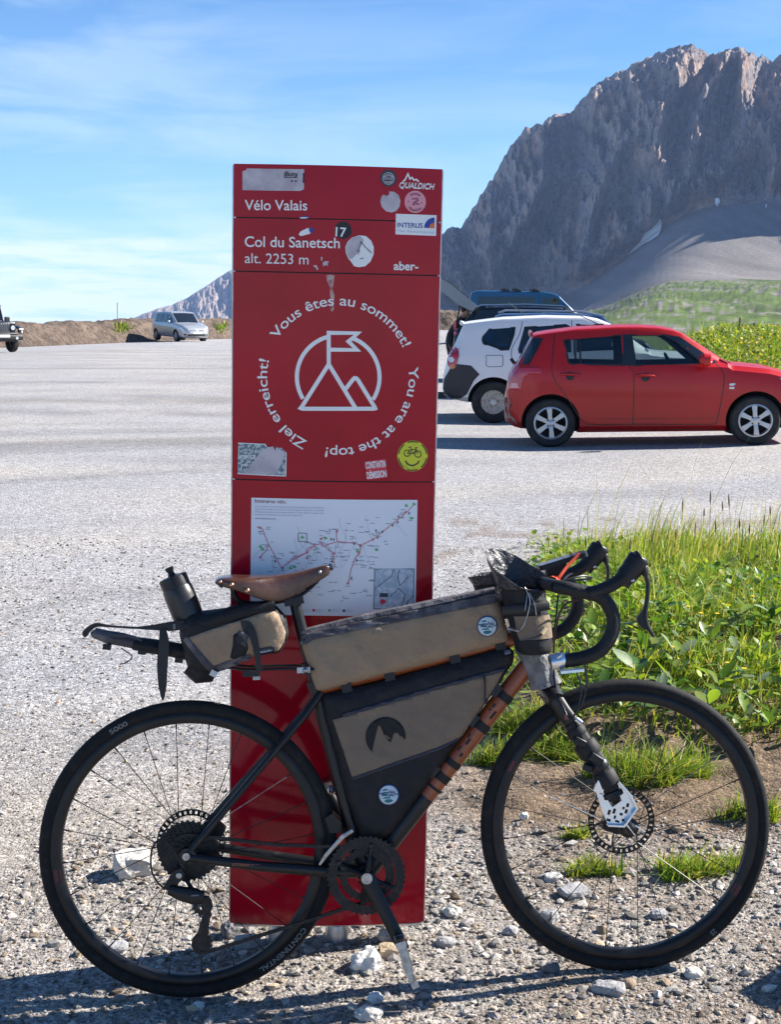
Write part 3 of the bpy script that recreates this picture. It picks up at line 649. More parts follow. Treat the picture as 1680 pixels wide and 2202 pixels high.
st = sticker([[S1(*q) for q in ((742, 905), (775, 898), (806, 908), (800, 960), (790, 1010), (806, 1060), (800, 1130), (803, 1160), (788, 1182), (772, 1165), (776, 1080), (768, 990), (750, 950))]], mat('pale_streak', (.52, .36, .33), .6, var=(60, (.36, .06, .07), .42, .56)), .0006, 'pale streak down the middle of the panel')  # pale streak painted down the panel, mottled with dark red

# the route map
mp_ = [S2(170, 1050), S2(1443, 1068), S2(1427, 1950), S2(160, 1938)]
MMAP = mat('map_paper', (.74, .78, .84), .35, coat=.3)
mapp = Print().poly(mp_, .04).build('route_map', MMAP, .0007)
P = Print(); P.text('Itinéraires vélo.', S2(195, 1087), S2(440, 1092), .008); sub(P, 'map_title', MDRD, .0011, mapp)
MTXT = mat('grey_print', (.24, .28, .34), .5); MROUTE = mat('route_red', (.62, .20, .26), .5); MPALE = mat('pale_grey_print', (.52, .57, .64), .5); MINS = mat('inset_map', (.36, .45, .56), .5, var=(70, (.58, .64, .70), .45, .6)); MGRN = mat('green_print', (.12, .45, .16), .5)
P = Print()
for ln, t_ in enumerate(('Un environnement naturel exceptionnel, des sommets majestueux, un ensoleillement', 'optimal et des profils variés. Du Lac Léman au glacier du Rhône, du fond des', 'vallées jusqu’aux cols et aux barrages imposants, le Valais offre un voyage à la fois', 'surprenant et enrichissant aux visiteurs de la petite reine.')):
    P.text(t_, S2(195, 1120+ln*20.5), S2((725, 722, 724, 565)[ln], 1127+ln*20.5+(0 if ln < 3 else -2)), .0, h=.0034)
P.text('valais.ch/itineraires-velo', S2(195, 1213), S2(358, 1215), .01, h=.004)
rr_ = random.Random(3)
route = [(210, 1272), (255, 1288), (300, 1400), (345, 1480), (400, 1582), (470, 1530), (530, 1500), (600, 1460), (650, 1410), (700, 1395), (760, 1400), (830, 1378), (890, 1385), (950, 1392), (1010, 1405), (1055, 1385), (1100, 1365), (1170, 1310), (1260, 1240), (1360, 1160), (1420, 1098)]
for k in range(190):
    i = rr_.randrange(len(route)-1); t = rr_.random(); bx_ = route[i][0]*(1-t)+route[i+1][0]*t+rr_.gauss(0, 40); by_ = route[i][1]*(1-t)+route[i+1][1]*t+rr_.gauss(10, 95)
    if rr_.random() < .35: bx_ = rr_.uniform(480, 1090); by_ = rr_.uniform(1480, 1850)
    if 190 < bx_ < 1380 and 1090 < by_ < 1840 and not (bx_ < 760 and by_ < 1240) and not (bx_ > 1080 and by_ > 1570): P.stroke([S2(bx_, by_), S2(bx_+rr_.uniform(20, 46), by_+1)], .0016)
sub(P, 'map_text', MTXT, .0011, mapp)
P = Print()
for k in range(26):
    i = rr_.randrange(2, len(route)-1); x0_, y0_ = route[i]; pts = []; dx, dy = rr_.uniform(-14, 14), rr_.choice((-1, 1, 1))*rr_.uniform(14, 26)
    for j in range(rr_.randint(5, 11)): pts.append(S2(x0_, y0_)); x0_ += dx+rr_.uniform(-14, 14); y0_ += dy
    if y0_ < 1800 and y0_ > 1100: P.stroke(pts, .0014)
sub(P, 'map_rivers', MPALE, .0009, mapp)
P = Print(); P.stroke([S2(*q) for q in route], .0022)
for l_ in (((300, 1400), (285, 1450), (240, 1500)), ((830, 1378), (820, 1340), (824, 1300)), ((640, 1415), (600, 1430), (590, 1465), (470, 1515)), ((1010, 1405), (1000, 1465), (960, 1510), (930, 1600), (910, 1695)), ((700, 1395), (790, 1460), (800, 1530), (810, 1570))): P.stroke([S2(*q) for q in l_], .0022)
for q in ((236, 1278), (240, 1505), (705, 1358), (824, 1302), (802, 1470), (598, 1505), (655, 1402), (1100, 1365), (1352, 1160), (908, 1697), (990, 1466), (598, 1462)): P.poly(C2(*q, 11, n=8))
sub(P, 'map_route', MROUTE, .0013, mapp)
P = Print()
for q in ((240, 1420), (560, 1345), (735, 1350), (470, 1580), (1125, 1440), (1395, 1205), (1415, 1098), (1355, 1108), (980, 1450), (255, 1440), (500, 1570)): P.stroke([S2(q[0]-10, q[1]+4), S2(q[0], q[1]-6), S2(q[0]+10, q[1]+5), S2(q[0]-8, q[1]+10)], .003)
P.poly(C2(768, 1902, 11, n=10)); sub(P, 'map_icons', MGRN, .0013, mapp)
P = Print()
for q in ((355, 1532), (412, 1585), (955, 1395), (1000, 1410), (1135, 1350), (1172, 1305), (1250, 1258), (1295, 1192), (1290, 1235), (1378, 1168), (780, 1360), (800, 1362), (975, 1520), (935, 1655), (786, 1530), (1122, 1296)): P.poly([S2(q[0]-5, q[1]+10), S2(q[0]+5, q[1]+10), S2(q[0]+5, q[1]-8), S2(q[0]-5, q[1]-8)])
P.poly(C2(550, 1902, 11, n=10)); P.poly(C2(878, 1905, 11, n=10)); P.stroke([S2(*q) for q in ((530, 1315), (595, 1317), (594, 1380), (529, 1378), (530, 1315))], .0015); P.stroke([S2(594, 1378), S2(1112, 1590)], .0014)
sub(P, 'map_icons', MDKG, .0013, mapp)
P = Print(); P.poly([S2(1112, 1590), S2(1417, 1594), S2(1411, 1897), S2(1105, 1893)]); ins = sub(P, 'inset_map', MINS, .0011, mapp)
P = Print(); P.stroke([S2(*q) for q in ((1112, 1590), (1417, 1594), (1411, 1897), (1105, 1893), (1112, 1590))], .0016)
for l_ in (((1115, 1740), (1180, 1690), (1240, 1650), (1260, 1600)), ((1300, 1600), (1290, 1660), (1305, 1720), (1340, 1690), (1370, 1650)), ((1340, 1890), (1370, 1840), (1410, 1800)), ((1230, 1800), (1300, 1740), (1345, 1790), (1320, 1890))): P.stroke([S2(*q) for q in l_], .0016)
P.poly([S2(1150, 1773), S2(1215, 1775), S2(1214, 1805), S2(1149, 1803)]); sub(P, 'map_icons', MDKG, .0015, mapp)
P = Print(); P.poly(C2(1172, 1838, 20, n=14)); P.poly([S2(1185, 1820), S2(1202, 1838), S2(1186, 1856)]); P.poly(C2(648, 1902, 11, n=10)); sub(P, 'map_icons', MRST, .0015, mapp)
P = Print()
for q in (566, 664, 784, 892): P.stroke([S2(q, 1898), S2(q+58, 1899)], .0014); P.stroke([S2(q, 1910), S2(q+50, 1911)], .0014)
sub(P, 'map_text', MPALE, .0011, mapp)
# ------------------------------------------------------------------ the touring bicycle leaning on the pillar
BKX, BKY, BKZ, BKO = Vector((.9965, .0640, .0543)), Vector((-.0559, .9887, -.1390)), Vector((-.0626, .1354, .9888)), Vector((-.4476, 3.1081, 0))
BKM = Matrix(((BKX.x, BKY.x, BKZ.x, BKO.x), (BKX.y, BKY.y, BKZ.y, BKO.y), (BKX.z, BKY.z, BKZ.z, BKO.z), (0, 0, 0, 1)))
bike = thing('touring_bicycle', 'dusty orange and black touring bicycle with drop handlebars leaning on the red pillar', 'bicycle', mtx=BKM)
MORANGE = mat('orange_frame_paint', (.30, .068, .015), .35, var=(18, (.22, .048, .012), .4, .7), coat=.4)
MFRAME = mat('black_frame_paint', (.009, .009, .011), .42, var=(30, (.035, .031, .027), .55, .78), coat=.15, spec=.35)
MRUB = mat('tyre_rubber', (.009, .009, .010), .78, spec=.3, var=(45, (.026, .024, .022), .5, .74), bump=(220, .0006, 3))
MCARB = mat('carbon_rim', (.007, .007, .009), .36, spec=.35, var=(14, (.022, .020, .019), .5, .78))
MSTEEL = mat('worn_steel', (.42, .42, .44), .32, 1.0, var=(60, (.22, .21, .20), .45, .65))
MSILV = mat('bright_alloy', (.72, .73, .75), .28, 1.0, bump=(40, .002, 3))
MDRIVE = mat('dark_drivetrain', (.016, .016, .018), .45, .5, var=(90, (.045, .042, .04), .5, .7))
MBPL = mat('black_plastic', (.008, .008, .010), .42, spec=.4, var=(25, (.022, .021, .021), .55, .75))
MTAPE = mat('bar_tape', (.009, .009, .011), .62, spec=.4, bump=(150, .0012, 2), var=(30, (.020, .020, .021), .5, .7))
MRED2 = mat('rim_decal_red', (.10, .010, .018), .5)
bike_mats = 0
def T(name, pts, r, m, parent=bike, n=12, **k):
    return MB().tube(pts, r, n, **k).build(name, m, parent)
# --- frame
ST = lambda z: .416-(z-.272)*.2075
T('seat_tube', [(.424, 0, .262), (ST(.40), 0, .40), (ST(.715), 0, .715)], [.0165, .0158, .0160], MFRAME, n=16)
T('top_tube', [(ST(.700)+.004, 0, .702), (.58, 0, .752), (.818, 0, .802)], [.0165, .0165, .0180], MORANGE, n=16)
dt0, dt1 = Vector((.436, 0, .276)), Vector((.843, 0, .752))
dtp = lambda t: dt0.lerp(dt1, t)
T('down_tube', [dtp(.34), dtp(.66), dtp(1)], [.0218, .0218, .0215], MORANGE, n=20)
T('down_tube', [dtp(0), dtp(.15), dtp(.34)], [.0212, .0218, .0219], MFRAME, n=20)
T('head_tube', [(.866, 0, .690), (.838, 0, .770), (.815, 0, .838)], [.0215, .0205, .0205], MORANGE, n=18)
MB().lathe([(.016, -.040), (.0205, -.036), (.0205, .036), (.016, .040)], 18, (.425, 0, .272)).build('bottom_bracket', MFRAME, bike)
for s in (-1, 1):
    T('seat_stay', [(.338, s*.012, .694), (.300, s*.030, .648), (.19, s*.050, .530), (.022, s*.068, .352)], [.0095, .0088, .0080, .0078], MFRAME)
    T('chain_stay', [(.405, s*.028, .276), (.33, s*.034, .283), (.18, s*.056, .309), (.018, s*.068, .342)], [.0150, .0135, .0120, .0105], MFRAME)
    MB().prism([(.000, .352), (.010, .362), (.030, .362), (.040, .345), (.032, .330), (.008, .322), (-.004, .318), (-.010, .300), (-.002, .296), (.010, .308), (.0, .33)], s*.066, s*.073).build('dropout', MFRAME, bike, smooth=False)
    T('axle_cap', [(.016, s*.072, .345), (.016, s*.079, .345)], .0085, MSTEEL, n=14)
# bands and letter marks on the down tube
MBAND = mat('black_band', (.008, .008, .009), .7)
for t, w in ((.815, .016), (.675, .017), (.50, .0125), (.435, .016), (.385, .005)):
    T('band', [dtp(t-w), dtp(t+w)], .0231, MBAND, n=20)
tdir = (dt1-dt0).normalized(); pn = Vector((-tdir.z, 0, tdir.x))
for t, dz, ln in ((.765, .008, .010), (.745, .009, .006), (.735, -.004, .022), (.62, .010, .010), (.60, .004, .016), (.56, .010, .012), (.545, -.002, .010)):
    p = dtp(t); q = [p+pn*dz+tdir*a for a in (-ln/2, ln/2)]
    MB().box(((q[0]+q[1])/2)+Vector((0, -math.sqrt(max(1e-6, .0218**2-dz*dz)), 0)), (ln, .0012, .006), Matrix.Rotation(-math.atan2(tdir.z, tdir.x), 3, 'Y')).build('frame_lettering', MBAND, bike, smooth=False)
tv, tf = text_geo('STERRATA', .02, .2)
W_t = max(p[0] for p in tv); cs0, cs1 = Vector((.262, 0, .2915)), Vector((.165, 0, .3105))
mesh('stay_lettering', [(.118+.070*p[0]/W_t, -.0742+.0125*((.118+.07*p[0]/W_t)-.118)/.1, .3185-.0135*p[0]/W_t*.7+.008*p[1]) for p in tv], tf, MORANGE, bike, smooth=False)
# --- fork
fk = [(.8745, .668), (.900, .625), (.9286, .587), (.974, .5145), (1.012, .420), (1.040, .352), (1.048, .342)]
for s in (-1, 1):
    yy = [.028, .044, .049, .052, .054, .056, .056]
    T('fork_blade', [(p[0], s*y, p[1]) for p, y in zip(fk, yy)], [.022, .0205, .0185, .0160, .0130, .0115, .0095], MFRAME, n=14, flat=.72)
MB().tube([(.885, -.045, .655), (.878, -.02, .672), (.876, 0, .676), (.878, .02, .672), (.885, .045, .655)], [.020, .023, .024, .023, .020], 14).build('fork_crown', MFRAME, bike)
T('steerer', [(.870, 0, .672), (.812, 0, .845), (.795, 0, .905)], .0165, MBPL, n=16)
ov, of = text_geo('R', .03); mesh('fork_logo', [(.905+.014*p[0]-.006, -.0722-.0005*p[0], .612+.018*p[1]) for p in ov], of, MORANGE, bike, smooth=False)
# --- wheels
def make_wheel(c, rear):
    cx, cz = c; w = bpy.data.objects.new('wheel', None); COL.objects.link(w); w.parent = bike; w.location = (cx, 0, cz)
    prof = [(.330+.016*math.cos(a), .0152*math.sin(a)) for a in np.linspace(-2.45, 2.45, 15)]
    o = MB().lathe(prof+[(.3155, .010), (.3155, -.010)], 120, closed=True).build('tyre', MRUB, w)
    MB().lathe([(.3175, .0105), (.312, .0128), (.300, .0125), (.2935, .0085), (.2915, 0), (.2935, -.0085), (.300, -.0125), (.312, -.0128), (.3175, -.0105)], 120, closed=True).build('rim', MCARB, w)
    hr = [(.0095, -.064), (.012, -.05), (.019, -.034), (.024, -.033), (.024, -.030), (.014, -.026), (.012, 0), (.014, .026), (.026, .031), (.026, .034), (.016, .037), (.0095, .062)] if not rear else [(.0095, -.066), (.015, -.03), (.026, -.022), (.026, -.019), (.015, -.015), (.014, .02), (.027, .027), (.027, .030), (.016, .034), (.0095, .066)]
    MB().lathe(hr, 24).build('hub', MBPL, w)
    ns = 24; sp0 = None
    for k in range(ns):
        s = 1 if k % 2 else -1; a = 2*math.pi*k/ns+.06; off = (.95 if (k//2) % 2 else -.95); hy = (.031 if s > 0 else (-.031 if not rear else -.0205)); hb = a+off*.9
        p0 = (.025*math.cos(hb), hy, .025*math.sin(hb)); p1 = (.2925*math.cos(a), s*.002, .2925*math.sin(a))
        MB().tube([p0, p1], .00105, 5, caps=False).build('spoke', MSTEEL if k % 12 == 2 else MBPL, w)
        d = (Vector(p1)-Vector(p0)).normalized(); MB().tube([Vector(p1)-d*.012, p1], .0019, 6).build('nipple', MBPL, w)
    # disc rotor with slots on the far side
    ry = .047 if not rear else .052; V_ = MB()
    nseg = 36
    for k in range(nseg):
        a0, a1 = 2*math.pi*k/nseg, 2*math.pi*(k+.60)/nseg; a2 = 2*math.pi*(k+1)/nseg
        def ringseg(r0, r1, b0, b1):
            n = 3; v = []
            for y in (ry-.001, ry+.001):
                for j in range(n): 
                    a = b0+(b1-b0)*j/(n-1); v += [(r0*math.cos(a), y, r0*math.sin(a)), (r1*math.cos(a), y, r1*math.sin(a))]
            f = []
            for j in range(n-1):
                q = 2*j; f += [(q, q+1, q+3, q+2), (2*n+q+2, 2*n+q+3, 2*n+q+1, 2*n+q), (q+1, 2*n+q+1, 2*n+q+3, q+3), (q, q+2, 2*n+q+2, 2*n+q)]
            f += [(0, 2*n, 2*n+1, 1), (2*n-2, 2*n-1, 4*n-1, 4*n-2)]
            V_.add(v, f)
        ringseg(.0775, .0810, a0, a2); ringseg(.0660, .0695, a0, a2); ringseg(.0690, .0780, a0, a1)
    for k in range(6):
        a = 2*math.pi*k/6; p = [(r_*math.cos(a+tw), ry, r_*math.sin(a+tw)) for r_, tw in ((.020, -.25), (.032, -.06), (.048, .0), (.067, .14))]
        V_.tube(p, [.0048, .0032, .0028, .0040], 6, flat=.35, up=(0, 1, 0))
    V_.lathe([(.012, ry-.004), (.024, ry-.003), (.024, ry+.003), (.012, ry+.004)], 18)
    V_.build('disc_rotor', MDRIVE, w, smooth=False)
    # red flashes and white print
    for a in ((math.pi*1.045,) if rear else (R(150), R(-33))):
        v, f = [], []
        for j in range(5):
            b_ = a-.045+.09*j/4; v += [(.2955*math.cos(b_), -.0118, .2955*math.sin(b_)), (.3135*math.cos(b_), -.0133, .3135*math.sin(b_))]
        for j in range(4): f.append((2*j, 2*j+1, 2*j+3, 2*j+2))
        mesh('rim_decal', v, f, MRED2, w, smooth=False)
    def tyre_text(t, a0, a1, col):
        tv, tf = text_geo(t, .02); W_ = max(p[0] for p in tv); v = []
        for p in tv:
            a = a0+(a1-a0)*p[0]/W_; r_ = .3225+.0115*p[1]/.72; dy = math.sqrt(max(0, .0166**2-(r_-.330)**2)); v.append((r_*math.cos(a), -dy-.0004, r_*math.sin(a)))
        mesh('tyre_lettering', v, tf, col, w, smooth=False)
    MPRT = MWHITE2
    if rear: tyre_text('5000', R(121), R(113), MPRT); tyre_text('CONTINENTAL', R(-37), R(-62), MPRT)
    else: tyre_text('25', R(-52), R(-54.5), MPRT)
    return w
MWHITE2 = mat('worn_white_print', (.17, .17, .17), .7)
rearw = make_wheel((.016, .345), True); frontw = make_wheel((1.046, .345), False)
frontw.name = 'wheel.001'
for a in ((1.046, -.066), (1.046, .066)): T('axle_cap', [(a[0], a[1]-.005, .345), (a[0], a[1]+.005, .345)], .0085, MBPL, n=12)
# --- cassette, chain, cranks
def gear(name, c, r, teeth, y, th, m, parent, hole=0.0, holes=None):
    b = MB(); n = teeth*4; o = []
    for k in range(n):
        a = 2*math.pi*k/n; rr = r+(.0028 if k % 4 in (1, 2) else -.0012); o.append((rr*math.cos(a), rr*math.sin(a)))
    inn = [(hole*math.cos(2*math.pi*k/n), hole*math.sin(2*math.pi*k/n)) for k in range(n)]
    v = [(c[0]+p[0], y-th/2, c[1]+p[1]) for p in o]+[(c[0]+p[0], y+th/2, c[1]+p[1]) for p in o]+[(c[0]+p[0], y-th/2, c[1]+p[1]) for p in inn]+[(c[0]+p[0], y+th/2, c[1]+p[1]) for p in inn]
    f = []
    for k in range(n):
        j = (k+1) % n; f += [(k, j, n+j, n+k), (2*n+k, 2*n+j, j, k), (n+k, n+j, 3*n+j, 3*n+k), (2*n+j, 2*n+k, 3*n+k, 3*n+j)]
    return mesh(name, v, f, m, parent, smooth=False)
for k, tth in enumerate((34, 30, 27, 24, 21, 19, 17, 15, 13, 12, 11)):
    gear('sprocket', (0, 0), tth*.002025, tth, -.021-.0036*k, .0018, MDRIVE, rearw, .018 if k > 2 else tth*.002025-.014)
    if k <= 2:
        b = MB()
        for j in range(5): a = 2*math.pi*j/5+.3*k; b.tube([(.016*math.cos(a), -.022-.0036*k, .016*math.sin(a)), ((tth*.002025-.013)*math.cos(a+.2), -.021-.0036*k, (tth*.002025-.013)*math.sin(a+.2))], .004, 6, flat=.4, up=(0, 1, 0))
        b.build('sprocket_carrier', MDRIVE, rearw, smooth=False)
BB = (.425, .272); CRW = (.434, .268)
crank = bpy.data.objects.new('crankset', None); COL.objects.link(crank); crank.parent = bike; crank.location = (BB[0], 0, BB[1])
gear('chainring', (0, 0), .0895, 46, -.050, .0035, MDRIVE, crank, .068)
gear('chainring', (0, 0), .0610, 30, -.042, .0030, MDRIVE, crank, .045)
cd = Vector((.500-BB[0], 0, .115-BB[1])).normalized()
b = MB()
for k in range(4):
    a = math.atan2(cd.z, cd.x)+R(45+90*k)+(R(8) if k % 2 else R(-8))
    b.tube([(.012*math.cos(a), -.058, .012*math.sin(a)), (.040*math.cos(a), -.056, .040*math.sin(a)), (.060*math.cos(a), -.052, .060*math.sin(a)), (.073*math.cos(a), -.051, .073*math.sin(a))], [.014, .0105, .0075, .0065], 10, flat=.5, up=(0, 1, 0))
    b.lathe([(.0052, -.058), (.0052, -.047)], 10, (.0705*math.cos(a), 0, .0705*math.sin(a)))
b.build('spider', MBPL, crank, sharp=50)
for s in (-1, 1):
    e = cd*(.174 if s < 0 else -.174); y0, y1 = (-.066, -.084) if s < 0 else (.066, .082)
    b = MB(); b.tube([(0, y0*.95, 0), e*.12+Vector((0, y0, 0)), e*.5+Vector((0, (y0+y1)/2, 0)), e*.92+Vector((0, y1, 0)), e*1.06+Vector((0, y1, 0))], [.022, .0195, .0155, .0150, .0125], 12, flat=.55, up=(-cd.z, 0, cd.x))
    b.build('crank_arm', MBPL, crank, sharp=50)
MB().lathe([(.0085, -.0795), (.0128, -.0795), (.0128, -.055)], 20).build('axle_end', MSTEEL, crank)
MB().lathe([(0, -.0785), (.0085, -.0785)], 16).build('axle_bore', MBAND, crank)
ec = cd*.174
def pedal(s):
    p = bpy.data.objects.new('pedal', None); COL.objects.link(p); p.parent = bike
    e = ec if s < 0 else -ec; p.location = (BB[0]+e.x, s*.093, BB[1]+e.z)
    T('spindle', [(0, 0, 0), (0, s*.085, 0)], .0065, MSTEEL, p, 10)
    b = MB(); b.box((0, s*.045, 0), (.016, .075, .022))
    b.build('pedal_body', MDRIVE, p, smooth=False)
    b = MB()
    for yy in (.012, .082): b.box((0, s*yy, -.006), (.020, .004, .060)); b.box((0, s*yy, .026), (.024, .006, .012))
    for zz in (.028, -.036): b.box((0, s*.047, zz), (.020, .074, .006))
    b.build('pedal_cage', MSTEEL, p, smooth=False)
    b = MB(); b.box((.002, s*.082, -.05), (.016, .005, .05), Matrix.Rotation(R(-8), 3, 'Y')); b.build('toe_plate', MSTEEL, p, smooth=False)
    p.rotation_euler = (R(4)*s, R(-14), 0)
pedal(-1); pedal(1)
# rear derailleur
rd = bpy.data.objects.new('rear_derailleur', None); COL.objects.link(rd); rd.parent = bike; rd.location = (0, 0, 0)
b = MB(); b.prism([(-.012, .315), (.004, .318), (.012, .306), (.004, .292), (-.022, .268), (-.040, .276), (-.030, .292)], -.079, -.069); b.build('link_arm', MDRIVE, rd, smooth=False)
b = MB(); b.tube([(-.026, -.078, .272), (.000, -.083, .264), (.030, -.084, .256), (.050, -.080, .250)], [.012, .017, .020, .015], 10, flat=.75); b.build('parallelogram', MBPL, rd, sharp=30)
MB().box((.034, -.1, .262), (.017, .002, .003)).build('derailleur_mark', MWHITE2, rd, smooth=False)
MB().lathe([(.0, -.081), (.0065, -.080), (.0065, -.07)], 14, (-.002, 0, .303)).build('mount_bolt', MSTEEL, rd)
for y in (-.064, -.052):
    b = MB(); b.tube([(.052, y, .246), (.056, y, .205), (.044, y, .165), (.040, y, .132)], [.011, .0095, .011, .016], 8, flat=.12, up=(1, 0, 0)); b.build('derailleur_cage', MDRIVE, rd, smooth=False)
for c in ((.046, .226), (.043, .140)): gear('jockey_wheel', c, .0215, 12, -.058, .003, MBPL, rd, .010)
T('shift_cable', spline([(.012, -.072, .318), (-.030, -.076, .385), (-.058, -.078, .372), (-.064, -.078, .325), (-.052, -.078, .292), (-.036, -.078, .276)], 6), .0024, MBPL)
# chain: links along the loop
def arc_pts(c, r, a0, a1, y, n): return [(c[0]+r*math.cos(a0+(a1-a0)*k/(n-1)), y, c[1]+r*math.sin(a0+(a1-a0)*k/(n-1))) for k in range(n)]
sc_ = (.016, .345); rs_ = .0405
path = arc_pts(sc_, rs_, R(215), R(82), -.037, 10)+[(.22, -.039, .352)]+arc_pts(BB, .063, R(92), R(-95), -.042, 14)+[(.30, -.046, .178)]+arc_pts((.043, .140), .0225, R(285), R(60), -.058, 8)[::1]+arc_pts((.046, .226), .0215, R(-60), R(110), -.058, 6)
pl = [Vector(p) for p in path]+[Vector(path[0])]
Ls = [0]
for i in range(1, len(pl)): Ls.append(Ls[-1]+(pl[i]-pl[i-1]).length)
nl = int(Ls[-1]/.0127); b = MB()
def atl(s):
    j = min(max(1, int(np.searchsorted(Ls, s))), len(pl)-1); return pl[j-1].lerp(pl[j], (s-Ls[j-1])/(Ls[j]-Ls[j-1]+1e-9))
for k in range(nl):
    a, c = atl(Ls[-1]*k/nl), atl(Ls[-1]*(k+1)/nl); m_ = (a+c)/2; d = (c-a).normalized(); rot = Matrix((d, Vector((0, 1, 0)), d.cross(Vector((0, 1, 0))))).transposed()
    for sy in (-1, 1): b.box(m_+Vector((0, sy*(.0030 if k % 2 else .0020), 0)), (.0155, .0011, .0078), rot)
    b.tube([a+Vector((0, -.0035, 0)), a+Vector((0, .0035, 0))], .0036, 6)
ch = b.build('chain', MDRIVE, bike, smooth=False); ch['kind'] = 'stuff'
# front derailleur
b = MB(); b.prism([(.335, .405), (.352, .415), (.372, .395), (.372, .368), (.345, .37)], -.030, .018); b.build('derailleur_mount', MBPL, bike, smooth=False)
b = MB(); b.tube([(.398, -.050, .378), (.375, -.052, .366), (.335, -.050, .325), (.318, -.048, .302)], [.004, .0052, .0045, .0025], 8, flat=.2, up=(-.7, 0, .7)); b.build('front_derailleur', MSTEEL, bike, smooth=False)
# --- seat post, saddle
T('seat_post', [(ST(.70), 0, .70), (ST(.905)+.002, 0, .905)], .0137, MBPL, n=16)
T('seat_clamp', [(ST(.705), 0, .705), (ST(.722), 0, .722)], .0185, MBPL, n=16)
b = MB(); b.box((.284, 0, .912), (.045, .048, .020), Matrix.Rotation(R(-8), 3, 'Y')); b.tube([(.272, -.026, .915), (.272, .026, .915)], .010, 10); b.build('post_head', MBPL, bike, sharp=30)
sad = bpy.data.objects.new('saddle', None); COL.objects.link(sad); sad.parent = bike
MLEA = mat('brown_leather', (.070, .029, .016), .27, var=[(22, (.036, .015, .010), .42, .68), (7, (.12, .05, .024), .58, .8)], bump=[(55, .0012, 5), (420, .0004, 2)], coat=.35)
stn = [(.104, .052, .971, .962), (.110, .070, .977, .958), (.125, .081, .9805, .9525), (.145, .0845, .980, .947), (.17, .082, .978, .938), (.20, .070, .976, .924), (.225, .054, .9745, .913), (.25, .041, .975, .910), (.275, .0325, .977, .916), (.30, .0265, .9805, .929), (.325, .0235, .9855, .944), (.35, .0215, .991, .957), (.362, .0195, .9935, .963), (.370, .015, .991, .969), (.373, .008, .986, .975)]
V = []; nsec = 15
for x, w, zt, zb in stn:
    for k in range(nsec):
        u = -1+2*k/(nsec-1); a = abs(u)
        if a < .62: q = a/.62; y = w*.93*q; z = zt-.006*(w/.08)*q**2.4-.0015
        else: q = (a-.62)/.38; y = w*(.93+.07*math.sin(q*math.pi*.5))-w*.10*q*q; z = (zt-.006*(w/.08)-.0015)+(zb-(zt-.006*(w/.08)-.0015))*(q**1.15)
        V.append((x, math.copysign(y, u), z))
F = [(i*nsec+k, (i+1)*nsec+k, (i+1)*nsec+k+1, i*nsec+k+1) for i in range(len(stn)-1) for k in range(nsec-1)]
so_ = mesh('leather_top', V, F, MLEA, sad); md = so_.modifiers.new('thickness', 'SOLIDIFY'); md.thickness = .0045; md.offset = -1; ms = so_.modifiers.new('smooth', 'SUBSURF'); ms.levels = ms.render_levels = 1
MCOP = mat('copper_rivet', (.62, .36, .24), .3, 1.0)
def ball(name, c, r, m, parent, sq=(1, 1, 1), n=10): return MB().lathe([(r*math.sin(math.pi*k/6), -r*math.cos(math.pi*k/6)) for k in range(7)], n, c).build(name, m, parent)
for x, y, z, r in ((.1200, -.078, .9665, .0040), (.1455, -.083, .9590, .0060), (.1800, -.0785, .9440, .0062), (.347, -.0222, .976, .0050), (.1200, .078, .9665, .0040), (.1455, .083, .9590, .006)): ball('rivet', (x, y, z), r, MCOP if x < .3 else MSTEEL, sad)
MB().tube([(.372, -.010, .989), (.3745, 0, .983), (.372, .010, .989)], .006, 8).build('nose_piece', MSTEEL, sad)
for s in (-1, 1): T('saddle_rail', spline([(.355, s*.012, .970), (.325, s*.018, .940), (.285, s*.022, .917), (.22, s*.024, .908), (.165, s*.030, .912), (.148, s*.040, .925), (.143, s*.055, .950)], 6), .0037, MBPL, sad, 8)
T('cantle_plate', spline([(.122, -.074, .957), (.112, -.04, .965), (.109, 0, .968), (.112, .04, .965), (.122, .074, .957)], 5), .005, MBPL, sad, 8)
